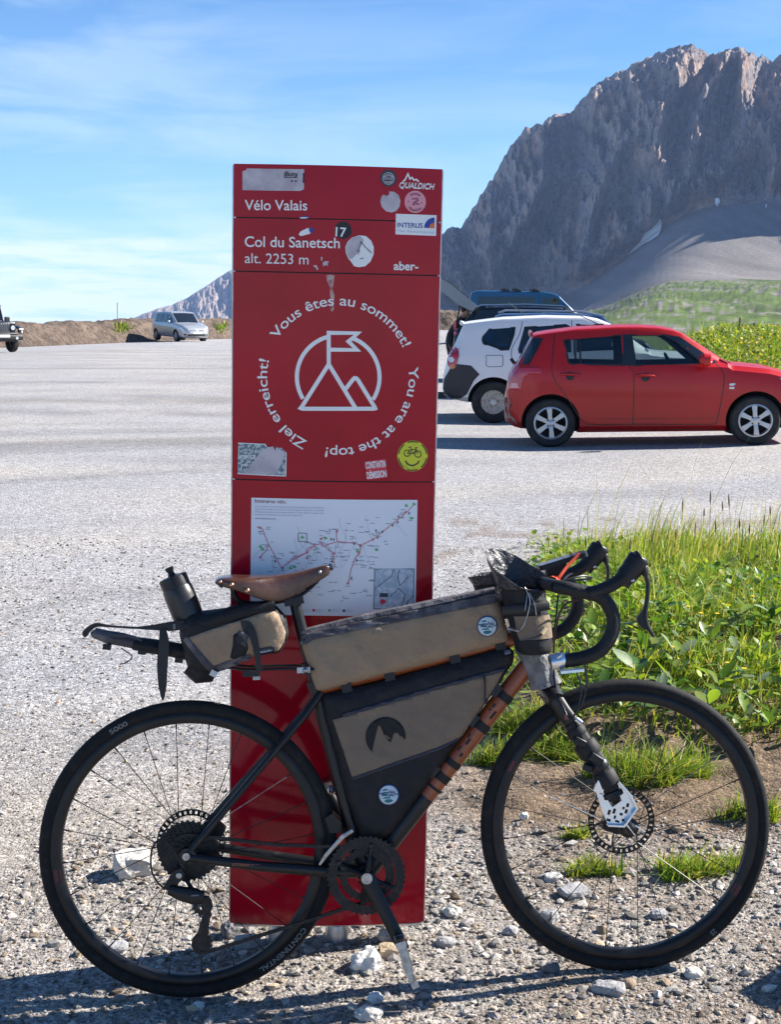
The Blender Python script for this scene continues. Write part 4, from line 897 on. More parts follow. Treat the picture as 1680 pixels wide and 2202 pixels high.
# --- handlebar
T('stem', [(.797, 0, .900), (.83, 0, .915), (.864, 0, .930)], [.019, .0165, .0185], MBPL, n=14)
hb = lambda s, dz: [(.864, 0, .930), (.864, s*.08, .930), (.865, s*.15, .9305), (.872, s*.185, .9285), (.895, s*.202, .9235), (.925, s*.207, .9155), (.955, s*.209, .9075), (.976, s*.210, .893), (.990, s*.211, .866), (.9915, s*.212, .838), (.980, s*.213, .808), (.957, s*.214, .7835), (.928, s*.214, .7715), (.895, s*.214, .7665), (.880, s*.214, .766)]
for s in (-1, 1):
    dz = .012 if s > 0 else 0
    pts = [Vector(p)+Vector((0, 0, dz*min(1, abs(p[1])/.18))) for p in hb(s, dz)]
    T('handlebar', spline(pts[:4], 6), .0145, MTAPE, n=14)
    T('handlebar', spline(pts[3:], 7), .0158, MTAPE, n=16)
    # hood and lever
    h = bpy.data.objects.new('brake_lever', None); COL.objects.link(h); h.parent = bike; h.location = (0, s*.210, dz)
    MB().tube(spline([(.938, 0, .913), (.965, 0, .917), (.995, 0, .929), (1.020, 0, .946), (1.037, 0, .966), (1.050, 0, .983), (1.058, 0, .988)], 4), [.017]*4+[.0185]*5+[.0185]*4+[.0175]*4+[.0185]*4+[.0200]*3+[.0165], 16, flat=.80, up=(0, 1, 0)).build('hood', MTAPE, h)
    MB().tube(spline([(1.012, 0, .932), (1.026, 0, .947), (1.040, 0, .963), (1.050, 0, .977), (1.0555, 0, .986), (1.058, 0, .990)], 3), [.0165]*3+[.0185]*3+[.0195]*3+[.0195]*3+[.018, .017, .0145, .008], 18, flat=1.28, up=(0, 1, 0)).build('hood_tip', MBPL, h); MB().tube([(1.052, 0, .968), (1.066, 0, .962), (1.069, 0, .945)], [.012, .012, .009], 12, flat=.85, up=(0, 1, 0)).build('lever_pivot', MBPL, h)
    MB().tube(spline([(1.0655, 0, .952), (1.0725, 0, .930), (1.0705, 0, .898), (1.0650, 0, .865), (1.0665, 0, .838), (1.0760, 0, .818), (1.0825, 0, .809)], 5), [.008]*6+[.0075]*12+[.007]*8+[.0055]*5, 10, flat=.65, up=(0, 1, 0)).build('lever_blade', MBPL, h)
    b = MB(); b.prism([(1.064, .884), (1.058, .868), (1.044, .852), (1.046, .840), (1.060, .826), (1.072, .822), (1.066, .845)], -.004, .004); b.build('shift_paddle', MBPL, h, smooth=False)
    b = MB(); b.lathe([(0, -.0155), (.0042, -.0145)], 10, (1.036, 0, .937)); b.lathe([(0, -.0155), (.0022, -.0145)], 8, (1.043, 0, .934)); b.build('lever_bolt', MSTEEL, h)
# bar end mirror
mir = bpy.data.objects.new('bar_end_mirror', None); COL.objects.link(mir); mir.parent = bike; mir.location = (.862, -.214, .764)
MB().tube([(-.018, 0, -.001), (-.015, 0, 0), (.0, 0, .0015), (.014, 0, .002), (.020, 0, .001)], [.008, .0175, .0185, .0180, .011], 14).build('mirror_clamp', MSILV, mir, sharp=60)
MB().tube([(-.004, -.016, .012), (.008, -.014, .017)], [.006, .004], 8).build('mirror_screw', MSILV, mir)
MB().box((.030, -.004, -.021), (.052, .030, .006), Matrix.Rotation(R(-3), 3, 'Y')).build('mirror_glass', MSILV, mir, smooth=False)
# cables and hoses
for pts, r in ((((.985, -.205, .925), (.93, -.19, .90), (.90, -.10, .875), (.89, -.03, .80), (.885, -.035, .70), (.905, -.062, .62)), .0026), (((.985, .205, .935), (.95, .12, .93), (.92, .06, .90), (.90, .04, .80), (.87, .03, .74)), .0026),
               (((.91, -.06, .77), (.937, -.075, .70), (.935, -.075, .655), (.915, -.072, .610)), .0022), (((.952, -.05, .76), (.956, -.06, .70), (.944, -.066, .655), (.925, -.066, .625)), .0028), (((.93, .12, .92), (.99, .02, .93), (.96, -.03, .94), (.90, -.05, .93)), .0024)):
    T('cable', spline(pts, 7), r, MBPL, n=7)
# fork bag cage with straps
cage = bpy.data.objects.new('fork_cage', None); COL.objects.link(cage); cage.parent = bike
b = MB(); O8 = [(.968, .428), (.975, .400), (.988, .366), (1.022, .362), (1.040, .380), (1.0545, .402), (1.040, .432), (1.018, .462), (1.006, .452), (1.024, .420), (1.0, .405), (.984, .432)]
b.prism(O8, -.078, -.0755); b.prism([(.962, .452), (.968, .426), (.985, .43), (.99, .452), (.978, .462)], -.077, -.0745); b.build('cage_plate', MSILV, cage, smooth=False)
b = MB(); b.prism([(1.040, .380), (1.0575, .402), (1.044, .434), (1.016, .468), (1.014, .464), (1.040, .430), (1.053, .402), (1.038, .383)], -.092, -.070); b.prism([(.986, .364), (1.024, .360), (1.041, .380), (1.038, .383), (1.022, .3645), (.987, .3675)], -.092, -.070); b.build('cage_rim', MSILV, cage, smooth=False)
for x, z, w, h in ((.992, .394, .006, .012), (1.004, .396, .006, .012), (1.005, .382, .005, .008), (.990, .376, .010, .006), (1.010, .372, .010, .005), (1.024, .374, .006, .006), (1.020, .388, .007, .006), (1.032, .394, .006, .010), (1.036, .408, .006, .009), (1.026, .402, .005, .006), (.976, .44, .007, .007)):
    MB().box((x, -.0783, z), (w, .0008, h), Matrix.Rotation(R(20), 3, 'Y')).build('cage_slot', MBAND, cage, smooth=False)
b = MB(); fb = [Vector((.915, -.056, .600)), Vector((.945, -.060, .550)), Vector((.975, -.066, .500)), Vector((1.000, -.070, .445)), Vector((1.008, -.074, .420))]
b.tube(fb, [.017, .020, .024, .022, .014], 10, flat=.8); b.build('strap_pad', MBAND, cage, sharp=30)
for t, w, r_, m_ in ((.10, .10, .0235, 0), (.30, .16, .0275, 0), (.50, .10, .0245, 1), (.64, .16, .0285, 0), (.86, .14, .0255, 1)):
    def fp(t_): q = max(0, min(.999, t_))*(len(fb)-1); i_ = int(q); return fb[i_].lerp(fb[i_+1], q-i_)
    MB().tube([fp(t-w/2), fp(t-w/2+.02), fp(t+w/2-.02), fp(t+w/2)], [r_*.86, r_, r_, r_*.86], 12, flat=.85).build('strap', MBAND if m_ == 0 else MBPL, cage, sharp=40)
for c, d, a in (((.930, -.078, .560), (.030, .016, .018), 45), ((.965, -.084, .520), (.034, .016, .020), 50), ((.945, -.08, .50), (.022, .016, .016), 40)):
    o = MB().box(c, d, Matrix.Rotation(R(a-15), 3, 'Y')).build('strap_buckle', MBPL, cage, smooth=True); md = o.modifiers.new('round', 'BEVEL'); md.width = .003; md.segments = 2
MB().box((.972, -.08, .455), (.020, .012, .026), Matrix.Rotation(R(20), 3, 'Y')).build('strap_buckle', MSILV, cage, smooth=False)
MB().tube([(.925, -.07, .612), (.937, -.073, .602)], .006, 8).build('cage_bolt', MSILV, cage)
for p0, p1 in (((1.030, -.075, .365), (1.052, -.07, .335)), ((1.052, -.078, .36), (1.075, -.07, .342)), ((.87, -.02, .425), (.972, -.07, .378))): T('cage_wire', [p0, p1], .0016, MSILV, cage, 6)
MB().prism([(.995, .33), (1.03, .315), (1.06, .322), (1.066, .345), (1.04, .362), (1.01, .37)], .030, .062).build('brake_caliper', MBPL, bike, smooth=False)
MB().prism([(.05, .36), (.085, .35), (.10, .375), (.075, .40), (.05, .395)], .045, .075).build('brake_caliper', MBPL, bike, smooth=False)
# light/bell behind seat tube
ball('reflector', (.354, .03, .458), .012, MSILV, bike)
# stays that carry the saddle bag
sup = bpy.data.objects.new('bag_support', None); COL.objects.link(sup); sup.parent = bike
for s in (-1, 1):
    T('support_rod', [(.325, s*.030, .752), (.25, s*.034, .757), (.17, s*.034, .758), (.10, s*.030, .770)], .0034, MBPL, sup, 8)
T('support_clamp', [(ST(.75), 0, .740), (ST(.76), 0, .765)], .021, MBPL, sup, 14)
ball('clamp_bolt', (.305, -.036, .752), .0085, MSTEEL, sup); MB().box((.300, -.035, .752), (.030, .010, .013)).build('clamp_ear', MSTEEL, sup, smooth=False)
# ------------------------------------------------------------------ bags and things strapped to the bicycle
MTAN = mat('tan_canvas', (.31, .222, .145), .85, var=(14, (.26, .185, .12), .4, .7), bump=[(22, .012, 4), (900, .0006, 1)])
MTAN2 = mat('dark_tan_canvas', (.215, .16, .112), .85, var=(14, (.18, .134, .095), .4, .7), bump=[(20, .010, 4), (900, .0006, 1)])
MCORD = mat('black_nylon', (.009, .009, .012), .62, spec=.35, var=(20, (.020, .019, .022), .5, .7), bump=[(35, .006, 4), (800, .0006, 1)])
MGREYF = mat('grey_fabric', (.055, .050, .062), .8, var=(20, (.15, .14, .15), .45, .65), bump=[(40, .006, 4)])
MWEB = mat('black_webbing', (.010, .010, .012), .55, bump=(500, .0004, 1))
MZIP = mat('zip_blue_black', (.022, .026, .045), .45)
def poly_dist(poly):
    P = [Vector(p) for p in poly]; E = [(P[i], P[(i+1) % len(P)]) for i in range(len(P))]
    def d(x, z):
        q = Vector((x, z)); m = 9
        for a, b_ in E:
            ab = b_-a; t = max(0, min(1, (q-a).dot(ab)/ab.length_squared)); m = min(m, (q-(a+ab*t)).length)
        return m
    return d
def puff_fn(poly, T_, e, t0, wr=0.0, sc=25, seed=0):
    d = poly_dist(poly)
    def y(x, z):
        q = min(1, d(x, z)/e); h = t0+(T_-t0)*math.sqrt(max(0, 1-(1-q)**2))
        return h+wr*q*noise.noise(Vector((x*sc+seed, z*sc, seed)))+wr*.5*q*noise.noise(Vector((x*sc*2.6, z*sc*2.6+seed, 2)))
    return y
def soft(poly, n=4, r=.35):
    """round polygon corners a little"""
    o = []; m = len(poly)
    for i in range(m):
        a, b_, c = Vector(poly[i-1]), Vector(poly[i]), Vector(poly[(i+1) % m])
        p, q = b_.lerp(a, min(r, .010/(a-b_).length)), b_.lerp(c, min(r, .010/(c-b_).length))
        for k in range(n+1):
            t = k/n; o.append(tuple(p*(1-t)**2+b_*2*t*(1-t)+q*t*t))
    return o
def puff(name, poly, fn, m, parent, step=.012, y0=0.0):
    v, f = cut_poly(poly, step); n = len(v)
    V = [(p[0], y0-fn(*p), p[1]) for p in v]+[(p[0], y0+fn(*p), p[1]) for p in v]
    F = list(f)+[tuple(k+n for k in q[::-1]) for q in f]
    ed = {}
    for q in f:
        for i in range(3):
            k = tuple(sorted((q[i], q[(i+1) % 3]))); ed.setdefault(k, []).append((q[i], q[(i+1) % 3]))
    for k, l_ in ed.items():
        if len(l_) == 1: a, b_ = l_[0]; F.append((b_, a, a+n, b_+n))
    o = mesh(name, V, F, m, parent); bm = bmesh.new(); bm.from_mesh(o.data); bmesh.ops.recalc_face_normals(bm, faces=bm.faces); bm.to_mesh(o.data); bm.free(); auto_smooth(o, 50); return o
def skin(name, poly, fn, m, parent, off=.0015, step=.010, th=.0015, y0=0.0, smooth=True):
    """patch sewn on the near face"""
    v, f = cut_poly(poly, step); n = len(v)
    V = [(p[0], y0-fn(*p)-off, p[1]) for p in v]
    o = mesh(name, V, [q for q in f], m, parent, smooth=smooth)
    md = o.modifiers.new('thickness', 'SOLIDIFY'); md.thickness = th; md.offset = -1
    bm = bmesh.new(); bm.from_mesh(o.data); bm.normal_update()
    for q in bm.faces:
        if q.normal.y > 0: q.normal_flip()
    bm.to_mesh(o.data); bm.free(); return o
def logo_disc(parent, fn, c, r, y0=0.0):
    """round pale patch with green pines and white script, dark rim"""
    base = skin('patch', circ(c[0], c[1], r, 26), fn, mat_patch[0], parent, .0022, .01, .001, y0)
    skin('patch_print', circ(c[0], c[1], r*.90, 24), fn, mat_patch[1], base, .0030, .01, .0006, y0)
    def part(polys, m, off):
        V = []; F = []
        for p in polys:
            v, f = cut_poly([(c[0]+r*q[0], c[1]+r*q[1]) for q in p], .01); b_ = len(V); V += [(q[0], y0-fn(*q)-off, q[1]) for q in v]; F += [tuple(k+b_ for k in q) for q in f]
        mesh('patch_print', V, F, m, base, smooth=False)
    part([[(-.62, .40), (-.40, .58), (-.05, .56), (-.08, .44), (-.35, .42)], [(-.75, .18), (-.45, .30), (.0, .28), (-.02, .16), (-.5, .12)], [(-.80, -.06), (-.4, .06), (-.02, .04), (-.05, -.08)], [(-.70, -.30), (-.3, -.18), (.15, -.2), (.1, -.34)], [(-.45, -.62), (-.3, -.42), (.25, -.42), (.42, -.58), (.1, -.74), (-.2, -.74)], [(.05, -.06), (.15, .06), (.3, .02), (.25, -.1)]], mat_patch[2], .0038)
    sv, sf = [], []
    for pts in (((-.92, .12), (-.7, .22), (-.6, .05), (-.4, .12), (-.3, .0), (-.1, .1)), ((.02, .08), (.12, .44), (.22, .1), (.34, .34), (.42, .06), (.55, .3), (.62, .0), (.8, .06), (.92, .0)), ((.0, -.12), (.3, -.05), (.55, -.14))):
        v, f = stroke([(c[0]+r*p[0], c[1]+r*p[1]) for p in pts], r*.085); b_ = len(sv); sv += v; sf += [tuple(k+b_ for k in q) for q in f]
    mesh('patch_print', [(q[0], y0-fn(*q)-.0042, q[1]) for q in sv], sf, mat_patch[0], base, smooth=False)
mat_patch = [mat('patch_navy', (.03, .05, .16), .6), mat('patch_sky', (.55, .66, .72), .6), mat('patch_green', (.02, .17, .19), .6)]
def bagroot(name, label, cat): return thing(name, label, cat, mtx=BKM.copy())
# --- top tube bag
tb = bagroot('top_tube_bag', 'long tan and black canvas bag strapped along the top tube', 'bicycle bag')
TBP = soft([(.296, .815), (.318, .8325), (.45, .855), (.60, .879), (.757, .9035), (.7655, .890), (.787, .794), (.56, .745), (.345, .7005), (.3264, .7020)])
tf_ = puff_fn(TBP, .036, .026, .018, .0050, 22, 3)
puff('bag_body', TBP, tf_, MTAN, tb)
skin('zip_top', [(.2935, .811), (.3, .828), (.318, .836), (.45, .859), (.60, .883), (.757, .908), (.7665, .905), (.766, .894), (.752, .8865), (.60, .8645), (.45, .842), (.325, .8215), (.308, .812)], tf_, MGREYF, tb, .002)
T_z = [(.300, 0, .832), (.45, 0, .8615), (.60, 0, .8860), (.757, 0, .9105)]
MB().tube(T_z, .012, 8, flat=1.5, up=(0, 0, 1)).build('zip_flap', MGREYF, tb)
MB().tube([(.312, -.022, .835), (.313, -.027, .822), (.311, -.026, .812)], .0012, 6).build('zip_pull', mat('pale_cord', (.5, .48, .42), .7), tb)
logo_disc(tb, tf_, (.7315, .8335), .0245)
for x0_, z0_ in ((.50, .752), (.655, .7845), (.40, .7225), (.765, .803)):
    MB().box((x0_, 0, z0_-.028), (.024, .045, .044), Matrix.Rotation(R(-12), 3, 'Y')).build('strap', MWEB, tb, smooth=False)
# --- frame bag
fbg = bagroot('frame_bag', 'triangular tan and black bag filling the bicycle frame', 'bicycle bag')
FBP = soft([(.334, .690), (.45, .708), (.60, .742), (.775, .783), (.795, .772), (.793, .745), (.745, .680), (.640, .545), (.545, .425), (.486, .352), (.418, .335), (.379, .480), (.353, .600)])
ff_ = puff_fn(FBP, .034, .034, .015, .0050, 16, 7)
puff('bag_body', FBP, ff_, MCORD, fbg, .014)
skin('tan_panel', [(.3625, .6325), (.45, .6545), (.60, .690), (.716, .7165), (.765, .7255), (.752, .700), (.700, .628), (.664, .578), (.60, .5555), (.50, .527), (.402, .497), (.384, .560)], ff_, MTAN2, fbg, .0018)
skin('zip_line', [(.385, .646), (.55, .6865), (.717, .7245), (.770, .7345), (.770, .7270), (.717, .7170), (.55, .6785), (.385, .6375)], ff_, MZIP, fbg, .003)
skin('piping', [(.402, .497), (.50, .527), (.60, .5555), (.664, .578), (.657, .5695), (.60, .5485), (.50, .520), (.402, .490)], ff_, MZIP, fbg, .003)
MB().tube([(.7195, -.038, .720), (.720, -.042, .700), (.7185, -.042, .668), (.722, -.04, .655)], [.0035, .0022, .0022, .005], 8).build('zip_pull', MWEB, fbg)
MB().tube([(.770, -.026, .768), (.784, -.024, .771)], .006, 8).build('zip_end', mat('blue_grey_tab', (.12, .14, .20), .5), fbg)
# mountain emblem on the tan panel (dark disc with the peak cut out)
ec_ = (.4835, .5875); er = .0465
up = [(ec_[0]+er*math.cos(a), ec_[1]+er*math.sin(a)) for a in np.linspace(R(-5), R(235), 30)]
cutp = [(ec_[0]+er*p[0], ec_[1]+er*p[1]) for p in ((-.70, -.70), (-.62, -.35), (-.36, .56), (-.26, .60), (-.06, .06), (.02, .12), (.14, .0), (.28, -.14), (.42, .16), (.60, .18), (.72, .02), (.86, -.05), (.95, -.2))]
skin('emblem', up+cutp, ff_, MCORD, fbg, .0030, .008, .0006)
skin('emblem', [(ec_[0]+er*p[0], ec_[1]+er*p[1]) for p in ((-.05, .06), (.10, -.1), (.26, -.14), (.40, .14), (.25, -.28), (.12, -.18))], ff_, MCORD, fbg, .0030, .008, .0006)
logo_disc(fbg, ff_, (.4850, .4525), .0245)
for t in (.815, .675, .435): 
    p = dtp(t); MB().box((p.x-.022, 0, p.z+.018), (.030, .05, .024), Matrix.Rotation(-math.atan2(tdir.z, tdir.x), 3, 'Y')).build('strap', MWEB, fbg, smooth=False)
# --- saddle bag with bottle holster
sbg = bagroot('saddle_bag', 'tan and black harness bag hung behind the saddle with dangling straps', 'bicycle bag')
SBP = soft([(.030, .893), (.12, .900), (.238, .9045), (.264, .875), (.270, .834), (.250, .794), (.176, .786), (.098, .757), (.068, .746), (.032, .768), (.016, .85)])
sf_ = puff_fn(SBP, .052, .035, .022, .005, 20, 11)
puff('bag_body', SBP, sf_, MCORD, sbg)
skin('tan_panel', [(.036, .8395), (.09, .8565), (.155, .8735), (.232, .897), (.248, .884), (.263, .842), (.2575, .818), (.243, .7985), (.215, .795), (.18, .7875), (.125, .777), (.096, .7665), (.070, .795)], sf_, MTAN, sbg, .002)
skin('black_gusset', [(.036, .845), (.096, .770), (.098, .760), (.085, .757), (.026, .835)], sf_, MGREYF, sbg, .004)
skin('lower_trim', [(.096, .772), (.14, .786), (.178, .796), (.18, .784), (.10, .755)], sf_, MGREYF, sbg, .004)
skin('black_diamond', [(.143, .842), (.158, .85), (.172, .833), (.176, .810), (.166, .788), (.150, .782), (.133, .79), (.140, .815)], sf_, MCORD, sbg, .0035)
skin('grey_wedge', [(.155, .852), (.176, .842), (.171, .812), (.150, .830)], sf_, MGREYF, sbg, .0045)
skin('maker_label', [(.186, .804), (.236, .8125), (.236, .793), (.190, .790)], sf_, MZIP, sbg, .0045)
lv, lf = text_geo('TUESDAY', .03); Wl = max(p[0] for p in lv)
mesh('label_print', [(.192+.04*p[0]/Wl, -sf_(.21, .80)-.0056, .7955+.006*p[0]/Wl+.009*p[1]) for p in lv], lf, mat_patch[1], sbg, smooth=False)
def ribbon(name, pts, w, m, parent, th=.0016, nrm=(0, 1, 0), n=6):
    P_ = spline(pts, n); V = []
    ws = np.interp(np.linspace(0, 1, len(P_)), np.linspace(0, 1, len(w)), w) if isinstance(w, (list, tuple)) else [w]*len(P_)
    for i, p in enumerate(P_):
        t = (P_[min(i+1, len(P_)-1)]-P_[max(i-1, 0)]).normalized(); s_ = t.cross(Vector(nrm)).normalized(); nn = Vector(nrm)*th/2
        for a in (-1, 1):
            for b_ in (-1, 1): V.append(p+s_*(a*ws[i]/2)+nn*b_)
    F = []
    for i in range(len(P_)-1):
        a = 4*i; F += [(a, a+4, a+6, a+2), (a+1, a+3, a+7, a+5), (a, a+1, a+5, a+4), (a+2, a+6, a+7, a+3)]
    F += [(0, 2, 3, 1), (len(V)-4, len(V)-3, len(V)-1, len(V)-2)]
    o = mesh(name, V, F, m, parent, smooth=True); auto_smooth(o, 40); return o
ribbon('strap', [(-.020, -.03, .862), (-.018, -.034, .83), (-.024, -.032, .78), (-.026, -.03, .73), (-.0265, -.03, .697)], [.014, .024, .025, .019, .003], MWEB, sbg)
ribbon('strap', [(.160, -.052, .864), (.178, -.062, .862), (.190, -.066, .835), (.197, -.068, .79), (.198, -.066, .762), (.192, -.062, .748)], [.020, .020, .018, .013, .012, .014], MWEB, sbg)
ribbon('strap', [(.162, -.054, .852), (.170, -.056, .838), (.150, -.058, .828)], .016, MWEB, sbg)
MB().box((.178, -.058, .752), (.036, .014, .014), Matrix.Rotation(R(8), 3, 'Y')).build('buckle', MBPL, sbg, smooth=False); MB().box((.192, -.06, .742), (.016, .012, .008)).build('buckle_tip', MSTEEL, sbg, smooth=False)
MB().tube([(.02, -.03, .866), (.075, -.036, .872), (.16, -.04, .893), (.24, -.035, .905)], [.013, .018, .019, .014], 12).build('rolled_collar', MCORD, sbg)
MB().box((.012, -.036, .868), (.040, .014, .021), Matrix.Rotation(R(-3), 3, 'Y')).build('buckle', MBPL, sbg, smooth=False); MB().box((.008, -.044, .867), (.005, .003, .012)).build('buckle_tip', MWHITE2, sbg, smooth=False)
MB().tube([(.088, 0, .752), (.06, -.01, .757), (.036, -.01, .775)], [.022, .030, .024], 10).build('bag_tail', MCORD, sbg)
MB().box((.094, -.045, .7555), (.016, .014, .014), Matrix.Rotation(R(30), 3, 'Y')).build('corner_tab', MSTEEL, sbg, smooth=False)
# --- bottle in the holster
wb = bagroot('water_bottle', 'black squeeze bottle standing in the holster behind the saddle', 'bottle')
MBOT = mat('bottle_black', (.014, .014, .017), .38, var=(20, (.026, .026, .028), .45, .7)); bd = Vector((-.330, 0, .944)).normalized()
def along(prof, base, d, n=28):
    q = d.to_track_quat('Z', 'Y').to_matrix(); b = MB(); b.lathe(prof, n, axis='Z'); b.v = [tuple(q @ Vector(p)+Vector(base)) for p in b.v]; return b
bb0 = Vector((.044, 0, .866))
along([(0, 0), (.034, .002), (.0360, .03), (.0362, .07), (.0352, .090), (.0320, .097), (0, .099)], bb0, bd).build('bottle_body', MBOT, wb)
along([(.030, .092), (.0335, .094), (.0340, .116), (.0325, .120), (.010, .123), (.0075, .130)], bb0, bd).build('bottle_cap', MBPL, wb)
along([(.0072, .122), (.0072, .132), (.0100, .137), (.0098, .143), (.0, .144)], bb0, bd, 14).build('bottle_spout', MBPL, wb)
# --- long roll strapped behind
rl = bagroot('strapped_roll', 'long grey and black padded roll sticking out backwards under the saddle bag', 'roll')
MB().tube([(-.188, 0, .853), (-.178, 0, .856), (-.15, 0, .846), (-.118, 0, .839), (-.088, 0, .830)], [.006, .013, .0155, .016, .015], 12, flat=1.3).build('grey_end', MGREYF, rl)
MB().tube([(-.092, 0, .829), (-.06, 0, .822), (-.01, 0, .812), (.05, 0, .797), (.09, 0, .788)], [.0155, .0175, .018, .018, .016], 12, flat=1.3).build('black_sleeve', MCORD, rl)
ribbon('strap', [(-.196, -.012, .852), (-.199, -.012, .860), (-.175, -.014, .876), (-.14, -.016, .872), (-.08, -.02, .866), (-.02, -.026, .866), (.0, -.03, .868)], [.012, .014, .010, .005, .005, .018, .020], MWEB, rl)
ribbon('strap', [(-.170, -.014, .866), (-.14, -.022, .852), (-.10, -.023, .848), (-.07, -.022, .836)], [.004, .007, .007, .003], MZIP, rl)
for x, z in ((-.152, .824), (-.072, .809), (.012, .786)): MB().box((x, -.006, z), (.018, .018, .012), Matrix.Rotation(R(8), 3, 'Y')).build('clip', MBPL, rl, smooth=False)
MB().tube(spline([(-.12, -.01, .820), (-.095, -.012, .800), (-.110, -.012, .786), (-.125, -.012, .783)], 5), .0014, 6).build('loose_cord', MBPL, rl)
# --- stem bags
def stem_bag(name, label, y0, rings, collar, tanband):
    s = bagroot(name, label, 'bicycle bag'); n = 26
    def loft(nm, rr, m, jit=.0):
        V = []
        for (x, z, r, ry) in rr:
            for k in range(n):
                a = 2*math.pi*k/n; j = 1+jit*noise.noise(Vector((math.cos(a)*2, math.sin(a)*2, z*40)))
                V.append((x+r*j*math.cos(a), y0+ry*j*math.sin(a), z))
        F = [(i*n+k, i*n+(k+1) % n, (i+1)*n+(k+1) % n, (i+1)*n+k) for i in range(len(rr)-1) for k in range(n)]
        if rr[0][2] < .03: F.append(tuple(range(n-1, -1, -1)))
        o = mesh(nm, V, F, m, s); o.modifiers.new('smooth', 'SUBSURF').levels = 1; return o
    loft('bag_body', rings, MCORD, .10)
    if tanband: loft('tan_band', tanband, MTAN2, .06)
    # open crumpled collar
    V = []; nr_ = 7
    for i in range(nr_):
        t = i/(nr_-1)
        for k in range(n):
            a = 2*math.pi*k/n; x1, z1, r1, ry1 = rings[-1]; zt = collar(a); fl = 1+.20*t+.16*t*noise.noise(Vector((math.cos(a)*2.2, math.sin(a)*2.2, 3)))
            z = z1+(zt-z1)*t; sx = -.02*t*max(0, (zt-z1)/.1)
            V.append((x1+sx*1.2+r1*fl*math.cos(a)+.004*noise.noise(Vector((a*3, t*5, 1))), y0+ry1*fl*math.sin(a), z+.006*t*noise.noise(Vector((math.cos(a)*6, math.sin(a)*6, 8)))))
    F = [(i*n+k, i*n+(k+1) % n, (i+1)*n+(k+1) % n, (i+1)*n+k) for i in range(nr_-1) for k in range(n)]
    o = mesh('roll_collar', V, F, MSHEEN, s); md = o.modifiers.new('thickness', 'SOLIDIFY'); md.thickness = .0018; o.modifiers.new('smooth', 'SUBSURF').levels = 1
    return s
MSHEEN = mat('waxed_nylon', (.030, .030, .036), .40, bump=[(45, .012, 5)], spec=.6)
def col1(a):
    c, s_ = math.cos(a), math.sin(a)
    return .952-.022*c+.050*max(0, s_)-.034*max(0, -s_)+.018*max(0, -c)
stb = stem_bag('stem_bag', 'open black and tan stem bag hanging beside the handlebar stem', -.062,
    [(.838, .765, .026, .026), (.836, .768, .040, .040), (.834, .785, .043, .043), (.828, .83, .046, .044), (.821, .87, .049, .046), (.817, .90, .052, .048), (.813, .918, .054, .05)], col1,
    [(.834, .804, .0455, .0455), (.8315, .820, .0468, .0462), (.828, .842, .0480, .0465), (.8255, .858, .0490, .047)])
MB().tube([(.76+.0, -.10, .873), (.79, -.112, .876), (.83, -.114, .877), (.868, -.102, .880)], .010, 8, flat=.25, up=(0, 0, 1)).build('strap', MWEB, stb)
for pts in (((.812, -.112, .925), (.822, -.116, .90), (.818, -.117, .872), (.806, -.113, .838), (.796, -.107, .826)), ((.822, -.114, .912), (.832, -.117, .885), (.835, -.116, .86)), ((.817, -.114, .91), (.812, -.118, .885), (.809, -.117, .872))): T('drawcord', spline(pts, 5), .0014, MSTEEL, stb, 6)
T('cord_lock', [(.772, -.095, .832), (.797, -.108, .825)], .0034, MSTEEL, stb, 8); T('cord_lock', [(.846, -.108, .817), (.857, -.103, .830)], .0062, mat('tan_tab', (.55, .42, .26), .7), stb, 8)
T('drawcord', spline([(.797, -.108, .805), (.83, -.109, .808), (.852, -.106, .818)], 5), .0016, MGREYF, stb, 6)
stb2 = stem_bag('stem_bag', 'small black stem bag on the far side of the handlebar stem', .066,
    [(.775, .84, .028, .026), (.773, .843, .038, .034), (.770, .87, .042, .038), (.762, .905, .044, .038), (.758, .925, .045, .038)], lambda a: .952+.010*math.cos(a), None)
# --- phone on the stem, held by an orange strap
ph = bagroot('phone', 'phone lying in a mount above the handlebar under an orange strap', 'phone')
pr_ = Matrix.Rotation(R(-14.5), 3, 'Y'); pc = Vector((.917, -.01, .977))
def rbox(c, d, r_, m, name, parent, rot):
    n = 5; pts = []
    for sx, sy, a0 in ((1, 1, 0), (-1, 1, 90), (-1, -1, 180), (1, -1, 270)):
        for k in range(n): a = R(a0+90*k/(n-1)); pts.append((sx*(d[0]/2-r_)+r_*math.cos(a), sy*(d[1]/2-r_)+r_*math.sin(a)))
    b = MB(); b.prism(pts, -d[2]/2, d[2]/2, 'xy'); b.v = [tuple(rot @ Vector(p)+Vector(c)) for p in b.v]; return b.build(name, m, parent, smooth=False)
rbox(pc, (.118, .072, .011), .010, MBPL, 'phone_body', ph, pr_)
rbox(pc+pr_ @ Vector((0, 0, .0058)), (.110, .066, .0008), .008, mat('phone_screen', (.05, .07, .10), .06, spec=.9, coat=1), 'screen', ph, pr_)
MORS = mat('orange_rubber', (.75, .09, .03), .5)
ribbon('rubber_strap', [(.886, -.060, .922), (.900, -.062, .940), (.925, -.052, .968), (.955, -.044, .993)], [.008, .007, .007, .008], MORS, ph, .003, (0, 1, .2))
MB().tube([(.880, -.075, .928), (.886, -.060, .9275), (.890, -.045, .930)], .017, 10, caps=False).build('strap_loop', MORS, ph)
MB().box((.905, -.005, .955), (.05, .03, .03), pr_).build('phone_mount', MBPL, ph, smooth=False)
